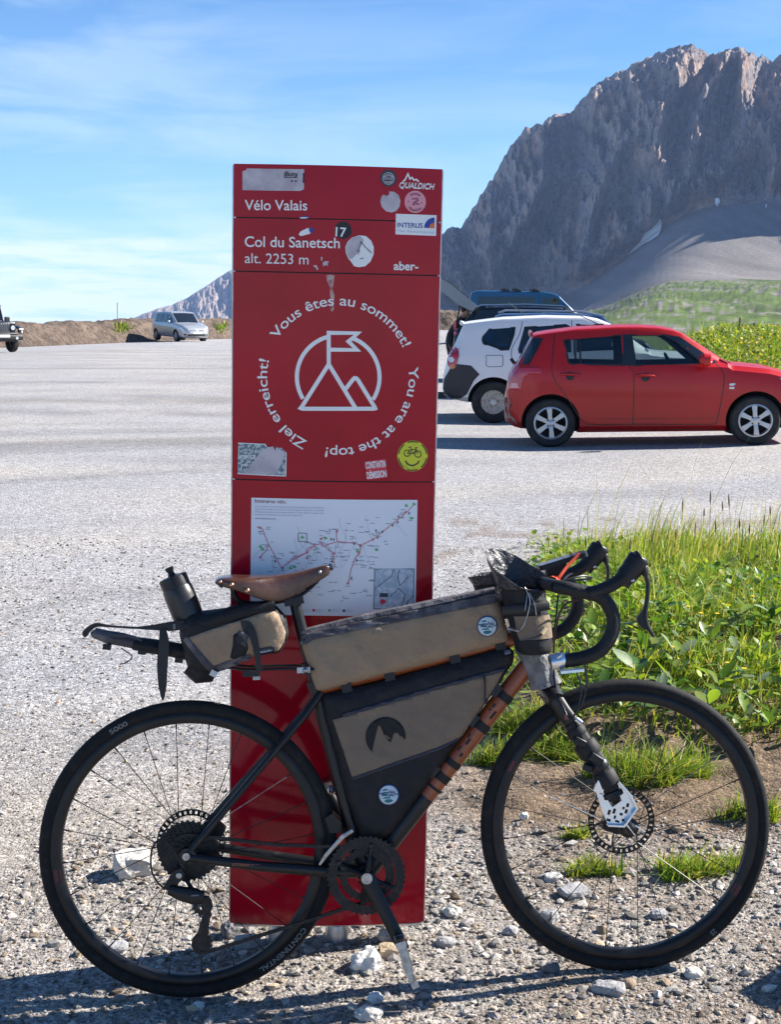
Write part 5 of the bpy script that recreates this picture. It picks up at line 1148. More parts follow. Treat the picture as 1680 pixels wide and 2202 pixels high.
# --- grey cloth tied round the head tube
clo = bagroot('head_tube_cloth', 'crumpled grey cloth wrapped round the head tube', 'cloth'); V = []; n = 30; hs = [(.836, .772), (.842, .758), (.850, .738), (.858, .716), (.866, .698), (.872, .684)]
for i, (x, z) in enumerate(hs):
    for k in range(n):
        a = 2*math.pi*k/n; r_ = (.034+.004*math.sin(i*1.3))*(1+.22*noise.noise(Vector((math.cos(a)*2.5, math.sin(a)*2.5, i*.8)))+.07*math.sin(5*a+i*1.1)); V.append((x+r_*math.cos(a), -.004+r_*1.05*math.sin(a), z+.014*math.sin(a)*0-.25*r_*math.cos(a)*(-1 if i > 2 else 1)))
o = mesh('cloth', V, [(i*n+k, i*n+(k+1) % n, (i+1)*n+(k+1) % n, (i+1)*n+k) for i in range(len(hs)-1) for k in range(n)], mat('grey_towel', (.20, .20, .21), .9, bump=[(60, .010, 4)], var=(30, (.13, .13, .135), .45, .6)), clo)
o.modifiers.new('thickness', 'SOLIDIFY').thickness = .003; o.modifiers.new('smooth', 'SUBSURF').levels = 1
# --- pale curved strap hanging inside the far drop
# ------------------------------------------------------------------ gravel, stones, grass
ico_v, ico_f = [], []
_b = bmesh.new(); bmesh.ops.create_icosphere(_b, subdivisions=1, radius=1); ico_v = np.array([tuple(v.co) for v in _b.verts]); _b.verts.index_update(); ico_f = np.array([[v.index for v in f.verts] for f in _b.faces]); _b.free()
def visible_xy(n, y0, y1, xl, xr, pw=1.0):
    y = y0+(y1-y0)*rng.random(n)**pw; x = xl+(xr-xl)*rng.random(n); return x, y
def pebbles(name, x, y, r, colr, sink=.35):
    n = len(x); z = np.array([gh(a, b_) for a, b_ in zip(x, y)])
    J = 1+rng.uniform(-.28, .28, (n, len(ico_v), 1)); S = np.stack([rng.uniform(.7, 1.35, n), rng.uniform(.7, 1.35, n), rng.uniform(.45, .9, n)], 1)[:, None, :]
    a = rng.uniform(0, 6.28, n); ca, sa = np.cos(a)[:, None], np.sin(a)[:, None]
    P = ico_v[None]*J*S*r[:, None, None]
    tl = rng.normal(0, .25, n)[:, None]; P[:, :, 2] += P[:, :, 0]*tl
    X = P[:, :, 0]*ca-P[:, :, 1]*sa; Y = P[:, :, 0]*sa+P[:, :, 1]*ca
    V = np.stack([X+x[:, None], Y+y[:, None], P[:, :, 2]+(z+r*(.5-sink))[:, None]], -1).reshape(-1, 3)
    F = (ico_f[None]+(np.arange(n)*len(ico_v))[:, None, None]).reshape(-1, 3)
    return npmesh(name, V, F, MPEB, colors=np.repeat(colr, len(ico_v), 0))
MPEB = mat('pebbles', (.4, .38, .36), .85, attr='col', var=(60, (.75, .74, .73), .4, .65), bump=(240, .0015, 4), spec=.3)
def pebcol(n, dirt=0.0):
    b_ = np.array((.385, .355, .325)); k = rng.choice([.30, .5, .72, .9, 1.15, 1.6], n, p=[.12, .20, .25, .24, .14, .05])[:, None]
    c = b_*k*(1+rng.normal(0, .018, (n, 3))); br = rng.random(n) < .16; c[br] = c[br]*np.array((1.08, .90, .70)); return np.clip(c, .03, .78)
n1 = 26000; x, y = visible_xy(n1, 2.42, 4.15, -1.05, 1.25); keep = np.abs(x) < .36*y+.12; x, y = x[keep], y[keep]
r = np.clip(rng.lognormal(-5.80, .60, len(x)), .0018, .018)
dm = sm(3.8, 4.3, y)*sm(.0, .5, x); kp = rng.random(len(x)) > .8*dm; x, y, r = x[kp], y[kp], r[kp]
gr = pebbles('gravel', x, y, r, pebcol(len(x))); gr['kind'] = 'stuff'
n2 = 15000; x, y = visible_xy(n2, 4.1, 9.5, -2.8, 2.2, 1.2); keep = (np.abs(x) < .31*y+.1) & ~((x > .3+.1*(y-4)) & (rng.random(n2) < .75)) ; x, y = x[keep], y[keep]
r = np.clip(rng.lognormal(-5.5, .42, len(x)), .0025, .011)
gr = pebbles('gravel', x, y, r, pebcol(len(x))); gr['kind'] = 'stuff'

def gpt(px, py):
    d = ray(px, py); h = gbvh.ray_cast(Vector((0, 0, EYE)), d.normalized()); return h[0]
def stone(px, py, w, d, h, col, label, seed, rot=0.0, rough=.28, blocky=.0, group=None):
    p = gpt(px, py); b_ = bmesh.new(); bmesh.ops.create_icosphere(b_, subdivisions=3, radius=1)
    for v in b_.verts:
        q = v.co.copy()
        if blocky: m_ = max(abs(q.x), abs(q.y), abs(q.z)); q = q.lerp(q/m_*.86, blocky)
        k = 1+rough*noise.noise(q*1.5+Vector((seed*7, 0, seed)))+rough*.5*noise.noise(q*4+Vector((seed, 3, 0)))+rough*.22*noise.noise(q*10)
        v.co = Vector((q.x*k*w/2, q.y*k*d/2, q.z*k*h/2))
    me = bpy.data.meshes.new('stone'); b_.to_mesh(me); b_.free(); me.materials.append(col)
    o = link('stone', me); o.location = p+Vector((0, d*.3, h*.24)); o.rotation_euler = (R(4), R(-5), rot); auto_smooth(o, 24); return tag(o, label, 'stone', group)
MST = lambda n, c, c2=None: mat(n, c, .85, var=[(28, c2 or tuple(k*.72 for k in c), .42, .62), (130, tuple(k*1.25 for k in c), .55, .7)], bump=[(35, .012, 8)])
ms_p = MST('pale_stone', (.58, .55, .50)); ms_g = MST('grey_stone', (.36, .35, .35)); ms_d = MST('dark_stone', (.17, .165, .17)); ms_t = MST('tan_stone', (.46, .36, .24)); ms_w = MST('white_stone', (.70, .69, .67)); ms_b = MST('brown_stone', (.30, .22, .15))
stone(282, 1886, .118, .10, .090, ms_p, 'pale angular block of stone seen through the rear wheel', 1, .3, .20, .75)
stone(528, 2040, .072, .05, .038, ms_g, 'flat grey stone in the pillar shadow beside the rear tyre', 2, .2, .25, .4)
stone(492, 2018, .050, .045, .052, ms_d, 'dark upright stone at the left foot of the pillar', 3, .7, .3, .3)
stone(787, 2088, .076, .065, .062, ms_w, 'lumpy whitish stone lying left of the lower pedal', 4, .4, .36)
stone(838, 2056, .062, .05, .030, ms_t, 'flat tan stone just behind the crank', 5, 0, .18, .7)
stone(826, 2026, .036, .035, .040, ms_g, 'small speckled grey stone under the right end of the pillar', 6, .2, .3)
stone(1238, 1930, .090, .07, .030, ms_g, 'broad flat grey stone on the gravel inside the front wheel', 7, .4, .22, .4)
stone(1192, 1895, .055, .05, .022, ms_p, 'pale flat stone left of the spokes on the dirt', 8, .1, .22, .3)
stone(1128, 1762, .030, .028, .026, ms_w, 'small white stone on the bare dirt near the front tyre', 9, .5, .25)
stone(1312, 2138, .082, .05, .030, ms_g, 'long grey stone in front of the front tyre', 10, -.35, .22, .5)
stone(1354, 2124, .036, .034, .022, ms_b, 'small round brown stone beside the front tyre shadow', 11, 0, .14)
stone(1495, 2104, .044, .040, .026, ms_p, 'cream coloured stone right of the front tyre contact', 12, .4, .2, .3)
stone(1288, 2038, .034, .03, .016, ms_t, 'small tan chip of stone low inside the front rim', 13, .4, .2)
stone(1184, 1984, .052, .045, .040, ms_g, 'rounded blue grey stone by the left inner rim of the front wheel', 14, .8, .28)
stone(1190, 2090, .038, .035, .026, ms_d, 'small dark stone under the left of the front tyre', 15, .3, .28)
stone(958, 2036, .052, .04, .026, ms_g, 'smooth oval grey stone on the gravel right of the pillar', 16, -.3, .15)
stone(975, 1972, .05, .045, .03, ms_p, 'pale pitted stone between the pillar and the front wheel', 17, .1, .3)
stone(806, 2158, .035, .032, .030, ms_w, 'small white stone at the edge of the bicycle shadow', 18, .1, .32)
stone(240, 2050, .075, .055, .024, ms_g, 'flat stone half buried in the pillar shadow inside the rear wheel', 19, .1, .22, .4)
stone(792, 2194, .06, .05, .034, ms_p, 'pale stone cut by the bottom edge below the pedal', 20, .1, .3)
stone(425, 2172, .032, .03, .020, ms_w, 'small white stone in the shadow just under the rear tyre', 21, .3, .25)
stone(1420, 1975, .045, .04, .024, ms_g, 'grey chip stone right of centre inside the front wheel', 22, .6, .28, .3)
stone(1100, 2010, .04, .036, .022, ms_g, 'grey gravel stone left of the front tyre', 23, .2, .28)
# unseen rock added right of the frame, only to cast the corner shadow
bp_ = Vector((1.665, 3.27, .17))
_bb = bmesh.new(); bmesh.ops.create_icosphere(_bb, subdivisions=3, radius=1)
for v in _bb.verts:
    q = v.co; k = 1+.25*noise.noise(q*1.4)+.12*noise.noise(q*4); v.co = Vector((q.x*k*.36, q.y*k*.33, q.z*k*.46))
me = bpy.data.meshes.new('added_shadow_rock'); _bb.to_mesh(me); _bb.free(); me.materials.append(ms_g); o = link('added_shadow_rock', me); o.location = bp_; auto_smooth(o, 25); tag(o, 'large grey rock added out of view at right to cast the corner shadow', 'added_shadow_rock')

def leaf_mat(name, attr=True, col=(.1, .2, .03), transl=.42, rough=.45):
    m = bpy.data.materials.new(name); m.use_nodes = True; t = m.node_tree; b_ = t.nodes['Principled BSDF']; l = t.links.new
    b_.inputs['Roughness'].default_value = rough; b_.inputs['Specular IOR Level'].default_value = .35
    tr = N(t, 'ShaderNodeBsdfTranslucent'); mx = N(t, 'ShaderNodeMixShader'); mx.inputs[0].default_value = transl
    if attr:
        a = N(t, 'ShaderNodeAttribute', attribute_name='col'); l(a.outputs['Color'], b_.inputs['Base Color'])
        mm = N(t, 'ShaderNodeMixRGB', blend_type='MULTIPLY'); mm.inputs[0].default_value = 1; mm.inputs[2].default_value = (1.35, 1.25, .6, 1); l(a.outputs['Color'], mm.inputs[1]); l(mm.outputs[0], tr.inputs[0])
    else:
        tc_ = N(t, 'ShaderNodeTexCoord'); n = N(t, 'ShaderNodeTexNoise'); n.inputs['Scale'].default_value = 22; l(tc_.outputs['Object'], n.inputs['Vector'])
        r_ = ramp(t, n.outputs['Fac'], [(.35, tuple(c*.7 for c in col)), (.65, tuple(c*1.25 for c in col))]); l(r_, b_.inputs['Base Color']); tr.inputs[0].default_value = (col[0]*1.3, col[1]*1.25, col[2]*.6, 1)
    l(b_.outputs[0], mx.inputs[1]); l(tr.outputs[0], mx.inputs[2]); l(mx.outputs[0], t.nodes['Material Output'].inputs[0]); return m
MGRASS = leaf_mat('grass_blades')
def blades(x, y, z, h, w, c, bend=.5, tips=None, wind=(.25, .1)):
    n = len(x); a = rng.uniform(0, 6.28, n); lean = np.abs(rng.normal(0, bend, n)); dx, dy = np.cos(a)*lean+wind[0]*rng.random(n), np.sin(a)*lean+wind[1]*rng.random(n)
    fa = rng.uniform(0, 6.28, n); wx, wy = np.cos(fa)*w/2, np.sin(fa)*w/2
    ts = (0, .38, .72, 1.0); V = np.zeros((n, 7, 3)); C = np.zeros((n, 7, 3)); i = 0
    for t in ts:
        cx = x+dx*h*t**1.8; cy = y+dy*h*t**1.8; cz = z+h*(t-.28*np.minimum(lean, 1.2)*t**2.4)
        k = {0: 1, .38: .95, .72: .6, 1.0: 0}[t]
        for s in ((-1, 1) if t < 1 else (0,)):
            V[:, i, 0] = cx+s*wx*k; V[:, i, 1] = cy+s*wy*k; V[:, i, 2] = cz; C[:, i] = c; i += 1
    F = np.array([(0, 1, 3), (0, 3, 2), (2, 3, 5), (2, 5, 4), (4, 5, 6)])
    return V.reshape(-1, 3), (F[None]+(np.arange(n)*7)[:, None, None]).reshape(-1, 3), C.reshape(-1, 3)
GREENS = np.array((1.75, 1.6, 1.3))*np.array([(.050, .120, .014), (.085, .165, .020), (.130, .200, .028), (.175, .215, .040), (.060, .105, .025), (.26, .22, .10), (.33, .27, .16)])
def gcol(n, p): return GREENS[rng.choice(len(GREENS), n, p=p)]*(1+rng.normal(0, .16, (n, 1)))
def bankf(n):
    x = 3.2+9.5*rng.random(n); y = 20.5+17*rng.random(n)+.35*x*.4; k = x > .205*y-.9+rng.normal(0, .25, n); return np.where(k, x, .205*y-.9+rng.random(n)*5), y
def field(n, fn, p, hm, hs, w, bend, **k):
    x, y = fn(n); z = np.array([gh(a, b_) for a, b_ in zip(x, y)]); pat = np.array([noise.noise(Vector((a*1.7, b_*1.7, 3)))+.5*noise.noise(Vector((a*5, b_*5, 9))) for a, b_ in zip(x, y)])
    kp = rng.random(n) < np.clip(.72+1.3*pat, .05, 1)*(np.clip(.12+1.15*(x-(.42+.135*(y-5))), .12, 1) if fn is not bankf else 1); x, y, z, pat = x[kp], y[kp], z[kp], pat[kp]
    h = np.clip(hm*(1+.70*pat)*rng.lognormal(0, hs, len(x)), .02, hm*3); c = gcol(len(x), p)*(1+.30*pat[:, None])
    return blades(x, y, z, h, w*rng.uniform(.6, 1.5, len(x)), np.clip(c, .01, .5), bend, **k)
def verge(n):
    y = 4.75+(4.55+.5*np.sin(rng.random(n)*40))*rng.random(n)**.9; e = .42+.135*(y-5)+.10*np.sin(y*5)+.08*np.sin(y*13+1); x = e+np.abs(rng.normal(0, 1, n))*0+rng.random(n)**1.15*(3.1-.15*y)
    k = y > 4.75+.45*np.exp(-np.maximum(0, x-e)*2.2)*rng.random(n)*2; return np.where(k, x, x+.3), np.where(k, y, y+.5)
parts_ = [field(60000, verge, [.06, .20, .32, .24, .04, .08, .06], .062, .38, .0055, .85), field(7000, verge, [.08, .22, .30, .22, .06, .07, .05], .135, .32, .0060, .55)]
def far_edge(n):
    y = 7.6+1.9*rng.random(n); e = .42+.135*(y-5); return e+rng.random(n)*1.9-.02, y
parts_.append(field(3200, far_edge, [.04, .12, .24, .28, .02, .18, .12], .15, .48, .0045, .35))
parts_.append(field(260, far_edge, [0, 0, .05, .15, 0, .40, .40], .33, .25, .0035, .30))
def join(ps):
    V, F, C = [], [], []; b_ = 0
    for v, f, c in ps: V.append(v); F.append(f+b_); C.append(c); b_ += len(v)
    return np.concatenate(V), np.concatenate(F), np.concatenate(C)
V, F, C = join(parts_); gro = npmesh('grass', V, F, MGRASS, colors=C); gro['kind'] = 'stuff'
# low weeds between the blades: small leaf-shaped faces
def weeds(n, fn, size, cols_, hmax):
    x, y = fn(n); z = np.array([gh(a, b_) for a, b_ in zip(x, y)]); h = rng.random(n)*hmax; s = size*rng.uniform(.5, 1.5, n); a = rng.uniform(0, 6.28, n); ti = rng.uniform(-.1, 1.0, n)
    L_ = np.array([(0, 0), (.3, .42), (.7, .40), (1, 0), (.7, -.40), (.3, -.42)]); V = np.zeros((n, 6, 3))
    for i, (u, v) in enumerate(L_):
        V[:, i, 0] = x+s*(u*np.cos(a)*np.cos(ti)-v*np.sin(a)); V[:, i, 1] = y+s*(u*np.sin(a)*np.cos(ti)+v*np.cos(a)); V[:, i, 2] = z+.012+h+s*u*np.sin(ti)+.1*s*abs(v)
    F = np.array([(0, 1, 2), (0, 2, 3), (0, 3, 4), (0, 4, 5)]); c = cols_[rng.choice(len(cols_), n)]*(1+rng.normal(0, .15, (n, 1)))
    return V.reshape(-1, 3), (F[None]+(np.arange(n)*6)[:, None, None]).reshape(-1, 3), np.repeat(np.clip(c, .01, .6), 6, 0)
MWEED = leaf_mat('weed_leaves', rough=.5)
V, F, C = weeds(7500, verge, .030, GREENS[:5]*np.array((1, 1.05, 1.1)), .09); wd = npmesh('weeds', V, F, MWEED, colors=C); wd['kind'] = 'stuff'
# separate tufts on the bare dirt
def tuft(px, py, rad_, n, h, label, p=[.10, .20, .28, .22, .08, .08, .04]):
    q = gpt(px, py); a = rng.uniform(0, 6.28, n); r_ = rad_*np.sqrt(rng.random(n))*(1+.35*np.sin(3*a+px)); x = q.x+r_*np.cos(a)*1.5; y = q.y+r_*np.sin(a)*.8; z = np.array([gh(u, v) for u, v in zip(x, y)])
    v, f, c = blades(x, y, z, h*rng.lognormal(0, .35, n), .0045*rng.uniform(.6, 1.4, n), np.clip(gcol(n, p), .01, .5), 1.0)
    return tag(npmesh('grass_tuft', v, f, MGRASS, colors=c), label, 'grass tuft')
tuft(1243, 1800, .03, 150, .032, 'tiny bright tuft of grass left of the brake disc')
tuft(1272, 1878, .045, 420, .036, 'low yellowish tuft of grass below the front hub')
tuft(1478, 1880, .060, 520, .045, 'wide green tuft of grass right of the spokes on the dirt')
tuft(1572, 1872, .035, 240, .035, 'small tuft of grass against the right inner rim of the front wheel')
tuft(1395, 1672, .12, 1800, .075, 'thick bright green tuft of grass behind the front hub')
tuft(1150, 1560, .10, 800, .075, 'tuft of grass beside the orange down tube')
tuft(1060, 1640, .055, 380, .06, 'small tuft of grass left of the front tyre')
tuft(1205, 1620, .07, 500, .055, 'tuft of grass behind the fork blade')
tuft(1620, 1760, .06, 420, .05, 'tuft of grass hard by the right side of the front tyre')
# broad-leaved plants
LP = [(0, 0, 0), (.12, .06, .012), (.34, .155, .03), (.62, .17, .02), (.86, .095, -.02), (1.0, 0, -.06)]
lv_ = [(p[0], 0, p[2]-.022*(0 < i < 5)) for i, p in enumerate(LP)]+[(p[0], p[1]*1.25, p[2]+.02) for p in LP[1:5]]+[(p[0], -p[1]*1.25, p[2]+.02) for p in LP[1:5]]
lf_ = [(0, 1, 6), (1, 2, 7, 6), (2, 3, 8, 7), (3, 4, 9, 8), (4, 5, 9), (0, 10, 1), (1, 10, 11, 2), (2, 11, 12, 3), (3, 12, 13, 4), (4, 13, 5)]
leafmats = [leaf_mat('dock_leaf_green', False, (.075, .155, .030), .30, .30), leaf_mat('dock_leaf_pale', False, (.24, .31, .17), .30, .40), leaf_mat('dock_leaf_bright', False, (.19, .29, .035), .45, .40)]
leaf_me = []
for k in range(3):
    me = bpy.data.meshes.new('leaf'); me.from_pydata(lv_, [], lf_); me.materials.append(leafmats[k]); me.polygons.foreach_set('use_smooth', [True]*len(me.polygons)); leaf_me.append(me)
pr2 = random.Random(5)
spots = [(1330, 1440), (1400, 1430), (1455, 1460), (1520, 1420), (1580, 1460), (1640, 1440), (1370, 1500), (1300, 1490), (1450, 1500), (1550, 1520), (1620, 1530), (1270, 1400), (1340, 1360), (1420, 1350), (1500, 1350), (1590, 1370), (1660, 1360), (1240, 1330), (1230, 1270), (1320, 1290), (1480, 1290), (1640, 1290), (1255, 1545), (1345, 1560), (1660, 1600), (1600, 1590), (1420, 1550), (1520, 1580), (1290, 1545), (1560, 1250)]
for k, (px, py) in enumerate(spots):
    q = gpt(px, py); pl_ = thing('broad_leaf_plant', 'low plant with broad shiny green leaves growing among the roadside grass', 'plant', q-Vector((0, 0, .01)), 'broad leaved plants in the roadside grass')
    nl_ = pr2.randint(7, 11); s0 = pr2.uniform(.075, .115); a0 = pr2.uniform(0, 6)
    for j in range(nl_):
        a = a0+j*2.4; s = s0*pr2.uniform(.6, 1.15); o = link('leaf', leaf_me[pr2.choice((0, 1, 1, 2, 2))], pl_)
        o.rotation_euler = (pr2.uniform(-.35, .35), -pr2.uniform(.15, 1.05), a); o.scale = (s, s*pr2.uniform(.8, 1.25), s); o.location = (.012*math.cos(a), .012*math.sin(a), .04+pr2.uniform(0, .09))
MYF = mat('petal_yellow', (.75, .50, .02), .5); MSTM = leaf_mat('flower_stem', False, (.10, .15, .03), .2)
for px, py, hh in ((1498, 1340, .14), (1532, 1352, .16), (1520, 1375, .15), (1440, 1412, .13), (1446, 1432, .12), (1590, 1455, .12), (1555, 1442, .12), (1470, 1330, .15), (1610, 1300, .14), (1380, 1425, .10)):
    q = gpt(px, py+52); fl = thing('yellow_flower', 'small yellow flower on a thin stem in the roadside grass', 'flower', q, 'yellow flowers in the roadside grass')
    MB().tube([(0, 0, 0), (.01, .005, hh*.6), (.012, 0, hh)], .0012, 5).build('stem', MSTM, fl)
    MB().lathe([(0, hh-.002), (.005, hh), (.0105, hh+.004), (.006, hh+.005), (0, hh+.0035)], 9, (.012, 0, 0), 'Z').build('petals', MYF, fl, smooth=False)
# seed heads standing above the far edge
sh = [(1465, 1075, 1180), (1510, 1095, 1190), (1560, 1080, 1190), (1540, 1120, 1200), (1590, 1120, 1210), (1610, 1130, 1215), (1490, 1125, 1200), (1640, 1110, 1200), (1450, 1140, 1210), (1575, 1065, 1190), (1262, 1158, 1250), (1284, 1162, 1250), (1350, 1160, 1240), (1400, 1150, 1230), (1660, 1090, 1190), (1525, 1058, 1190)]
MSEED = mat('dry_seed', (.20, .13, .075), .9); MDRY = mat('dry_stalk', (.30, .24, .13), .9)
for k, (px, pt_, pb_) in enumerate(sh):
    q = gpt(px, pb_+30); d = ray(px+pr2.uniform(-8, 8), pt_); t_ = q.y/d.y; zt = EYE+d.z*t_; xt = d.x*t_; H_ = zt-q.z
    s = thing('seed_stalk', 'thin dry grass stalk with a dark seed head at the far edge of the grass', 'grass stalk', q, 'dry seed stalks at the edge of the grass')
    MB().tube([(0, 0, 0), ((xt-q.x)*.45, 0, H_*.55), (xt-q.x, 0, H_)], .0016, 5).build('stalk', MDRY, s)
    e = Vector((xt-q.x, 0, H_)); dd = Vector(((xt-q.x)*.55, 0, H_*.45)).normalized(); L_ = .05 if k % 3 else .075
    MB().tube([e-dd*L_, e-dd*L_*.6, e-dd*L_*.25, e+dd*.01], [.0015, .0050, .0045, .001], 6).build('seed_head', MSEED, s)
# flowery bank behind the parked red car
ps = [field(42000, bankf, [.06, .20, .34, .29, .04, .06, .01], .22, .35, .020, .6), field(3000, bankf, [.05, .2, .35, .3, .02, .06, .02], .26, .3, .016, .5)]
V, F, C = join(ps); gb = npmesh('grass', V, F, MGRASS, colors=C); gb['kind'] = 'stuff'
YEL = np.array([(.42, .36, .03), (.30, .33, .04), (.20, .27, .04), (.13, .22, .035), (.5, .48, .36)])
V, F, C = weeds(34000, bankf, .055, YEL[[0, 1, 2, 2, 3, 3, 3, 4]], .30); gb = npmesh('wildflowers', V, F, MWEED, colors=C); gb['kind'] = 'stuff'
# weeds on the earth bank at the left
def bweeds(px, py, w, n):
    V_, F_2, C_ = [], [], []; xs_, ys_, zs_ = [], [], []
    for k in range(n):
        d = ray(px+rng.normal(0, w), py+rng.normal(0, 5)).normalized(); h = bank_bvh.ray_cast(Vector((0, 0, EYE)), d)
        if h[0] is not None: xs_.append(h[0].x); ys_.append(h[0].y); zs_.append(h[0].z)
    x, y, z = map(np.array, (xs_, ys_, zs_)); v, f, c = blades(x, y, z-.05, rng.uniform(.15, .5, len(x)), np.full(len(x), .07), gcol(len(x), [.2, .3, .25, .15, .05, .05, 0]), .9)
    return v, f, c
for px, py, w, n, lb in ((262, 706, 8, 110, 'green weed clump growing on the middle of the earth bank'), (475, 706, 8, 50, 'sparse weeds on the earth bank right of the silver minivan')):
    v, f, c = bweeds(px, py, w, n); tag(npmesh('weed_clump', v, f, MGRASS, colors=c), lb, 'weed')
# ------------------------------------------------------------------ parked cars
def paint(name, col, metal=.0, **k): return mat(name, col, .30, metal, coat=.25, spec=.4, bump=(2.5, .004, 2), **k)
MGLS = bpy.data.materials.new('car_glass'); MGLS.use_nodes = True
_t = MGLS.node_tree; _t.nodes.clear(); _o = N(_t, 'ShaderNodeOutputMaterial'); _m = N(_t, 'ShaderNodeMixShader'); _tr = N(_t, 'ShaderNodeBsdfTransparent'); _tr.inputs[0].default_value = (.52, .60, .60, 1); _gl = N(_t, 'ShaderNodeBsdfGlossy'); _gl.inputs['Roughness'].default_value = .02; _fr = N(_t, 'ShaderNodeFresnel'); _fr.inputs[0].default_value = 1.5
_mm = math_(_t, 'ADD', _fr.outputs[0], .04, True); _t.links.new(_mm, _m.inputs[0]); _t.links.new(_tr.outputs[0], _m.inputs[1]); _t.links.new(_gl.outputs[0], _m.inputs[2]); _t.links.new(_m.outputs[0], _o.inputs[0])
MDGL = mat('dark_glass', (.012, .016, .020), .05, spec=.7, coat=.5); MTRIM = mat('black_trim', (.02, .02, .022), .5); MCLAD = mat('grey_cladding', (.035, .036, .040), .65)
MCTY = mat('car_tyre', (.020, .020, .021), .85, var=(9, (.05, .048, .045), .5, .75)); MALY = mat('alloy_wheel', (.50, .52, .55), .35, .7); MSTW = mat('steel_wheel', (.48, .45, .38), .6, .1, var=(20, (.30, .24, .17), .45, .65))
MTAIL = mat('tail_light_red', (.50, .012, .035), .12, coat=1); MTAILW = mat('lamp_white', (.75, .73, .70), .15, coat=1); MHEAD = mat('headlight', (.62, .66, .70), .1, .3, coat=1); MORL = mat('lamp_orange', (.65, .25, .08), .2)
MSEAT = mat('seat_fabric', (.018, .018, .020), .9); MINT = mat('car_interior', (.022, .022, .024), .85); MPLATE = mat('number_plate', (.72, .72, .70), .5)
def lerp_tab(tab, x): return float(np.interp(x, [p[0] for p in tab], [p[1] for p in tab]))
class Car:
    def __init__(s, name, label, spec, mtx, pnt, group=None):
        s.sp = spec; s.root = thing(name, label, spec.get('cat', 'car'), mtx=mtx, group=group); s.p = pnt
    def section(s, x, ins=0.0):
        sp = s.sp; zt = lerp_tab(sp['top'], x); z0 = lerp_tab(sp['bot'], x); w = lerp_tab(sp['plan'], x); zb = lerp_tab(sp['belt'], x); wr = w*sp.get('tumble', .74)
        if ins: zt -= ins; z0 = max(z0, sp.get('floor', .34)); w -= ins; wr -= ins
        gh_ = zt > zb+.08
        if not gh_: zb = zt-.07*min(1, (zt-z0)/.3); wr = w*.90
        if zb < z0+.02: zb = z0+.02
        d = zb-z0; pts = [(0, z0), (w*.82, z0), (w*.955, z0+.10*d), (w*.99, z0+.28*d), (w*1.0, z0+.52*d), (w*.998, z0+.72*d), (w*.985, z0+.90*d), (w*.965, zb)]
        e = zt-zb; r_ = min(.05, e*.45)
        for t in (.25, .5, .75, 1.0):
            tt = t; y = w*.955+(wr-w*.955)*(tt**1.15); pts.append((y, zb+(e-r_)*t))
        pts += [(wr-.020, zt-r_*.45), (wr-.065, zt-r_*.12), (wr*.55, zt), (0, zt+.012*(1 if gh_ else 1.5))]
        return pts
    def loft(s, xs, ins=0.0):
        V = []; K = None
        for x in xs:
            h = s.section(x, ins); ring = [(x, -y, z) for y, z in h]+[(x, y, z) for y, z in h[-2:0:-1]]; K = len(ring); V += ring
        n = len(xs); F = [(i*K+k, i*K+(k+1) % K, (i+1)*K+(k+1) % K, (i+1)*K+k) for i in range(n-1) for k in range(K)]
        F += [tuple(range(K-1, -1, -1)), tuple((n-1)*K+k for k in range(K))]
        return V, F, K
    def ysurf(s, x, z):
        h = s.section(x)[1:-1]; zs = [p[1] for p in h]; ys = [p[0] for p in h]; return float(np.interp(z, zs, ys))
    def obj_from(s, V, F, mats_, idx=None):
        me = bpy.data.meshes.new('body'); me.from_pydata(V, [], F)
        for m in mats_: me.materials.append(m)
        if idx is not None: me.polygons.foreach_set('material_index', idx)
        bm = bmesh.new(); bm.from_mesh(me); bmesh.ops.recalc_face_normals(bm, faces=bm.faces); bm.to_mesh(me); bm.free(); return bpy.data.objects.new('body', me)
    def body(s):
        sp = s.sp; x0, x1 = sp['top'][0][0], sp['top'][-1][0]
        base = list(np.linspace(x0, x1, 46))+[x0+.012, x0+.03, x0+.06, x1-.012, x1-.03, x1-.06]+[p[0] for p in sp['top']]+[sp['ws'][0], sp['ws'][1]]+list(sp['rg'])
        xs = sorted(set(round(v, 4) for v in base)); V, F, K = s.loft(xs); H = len(s.section(0)); idx = []
        for f in F:
            c = Vector((0, 0, 0))
            for v in f: c += Vector(V[v])/len(f)
            m = 0; k = f[0] % K; sec = s.section(c.x); wr = sec[-3][0]
            if len(f) == 4 and abs(c.y) < wr*.99 and c.z > lerp_tab(sp['belt'], c.x)+.0 and (sp['ws'][0] < c.x < sp['ws'][1] or sp['rg'][0] < c.x < sp['rg'][1]): m = 2
            idx.append(m)
        ob = s.obj_from(V, F, [s.p, MINT, MDGL], idx); COL.objects.link(ob); cut = []
        if sp.get('cabin'):
            a, b_ = sp['cabin']; Vi, Fi, _ = s.loft(list(np.linspace(a, b_, 16)), .055); c = s.obj_from(Vi, Fi, [s.p, MINT], [1]*len(Fi)); cut.append(c)
            for poly in sp['windows']:
                m = MB().prism(poly, -2, 2); c = s.obj_from(m.v, m.f, [s.p, MTRIM], [1]*len(m.f)); cut.append(c)
        for xw in sp['wheels']:
            for sd_ in (-1, 1):
                W = max(p[1] for p in sp['plan']); m = MB().lathe([(sp['arch'], sd_*(W-.30)), (sp['arch'], sd_*(W+.2))], 40, (xw, 0, sp['wr']+.01)); c = s.obj_from(m.v, m.f, [s.p, MINT], [1]*len(m.f)); cut.append(c)
        for c in cut:
            COL.objects.link(c); md = ob.modifiers.new('cut', 'BOOLEAN'); md.operation = 'DIFFERENCE'; md.solver = 'EXACT'; md.object = c
        dg = bpy.context.evaluated_depsgraph_get(); dg.update(); me = bpy.data.meshes.new_from_object(ob.evaluated_get(dg)); ob.modifiers.clear(); ob.data = me
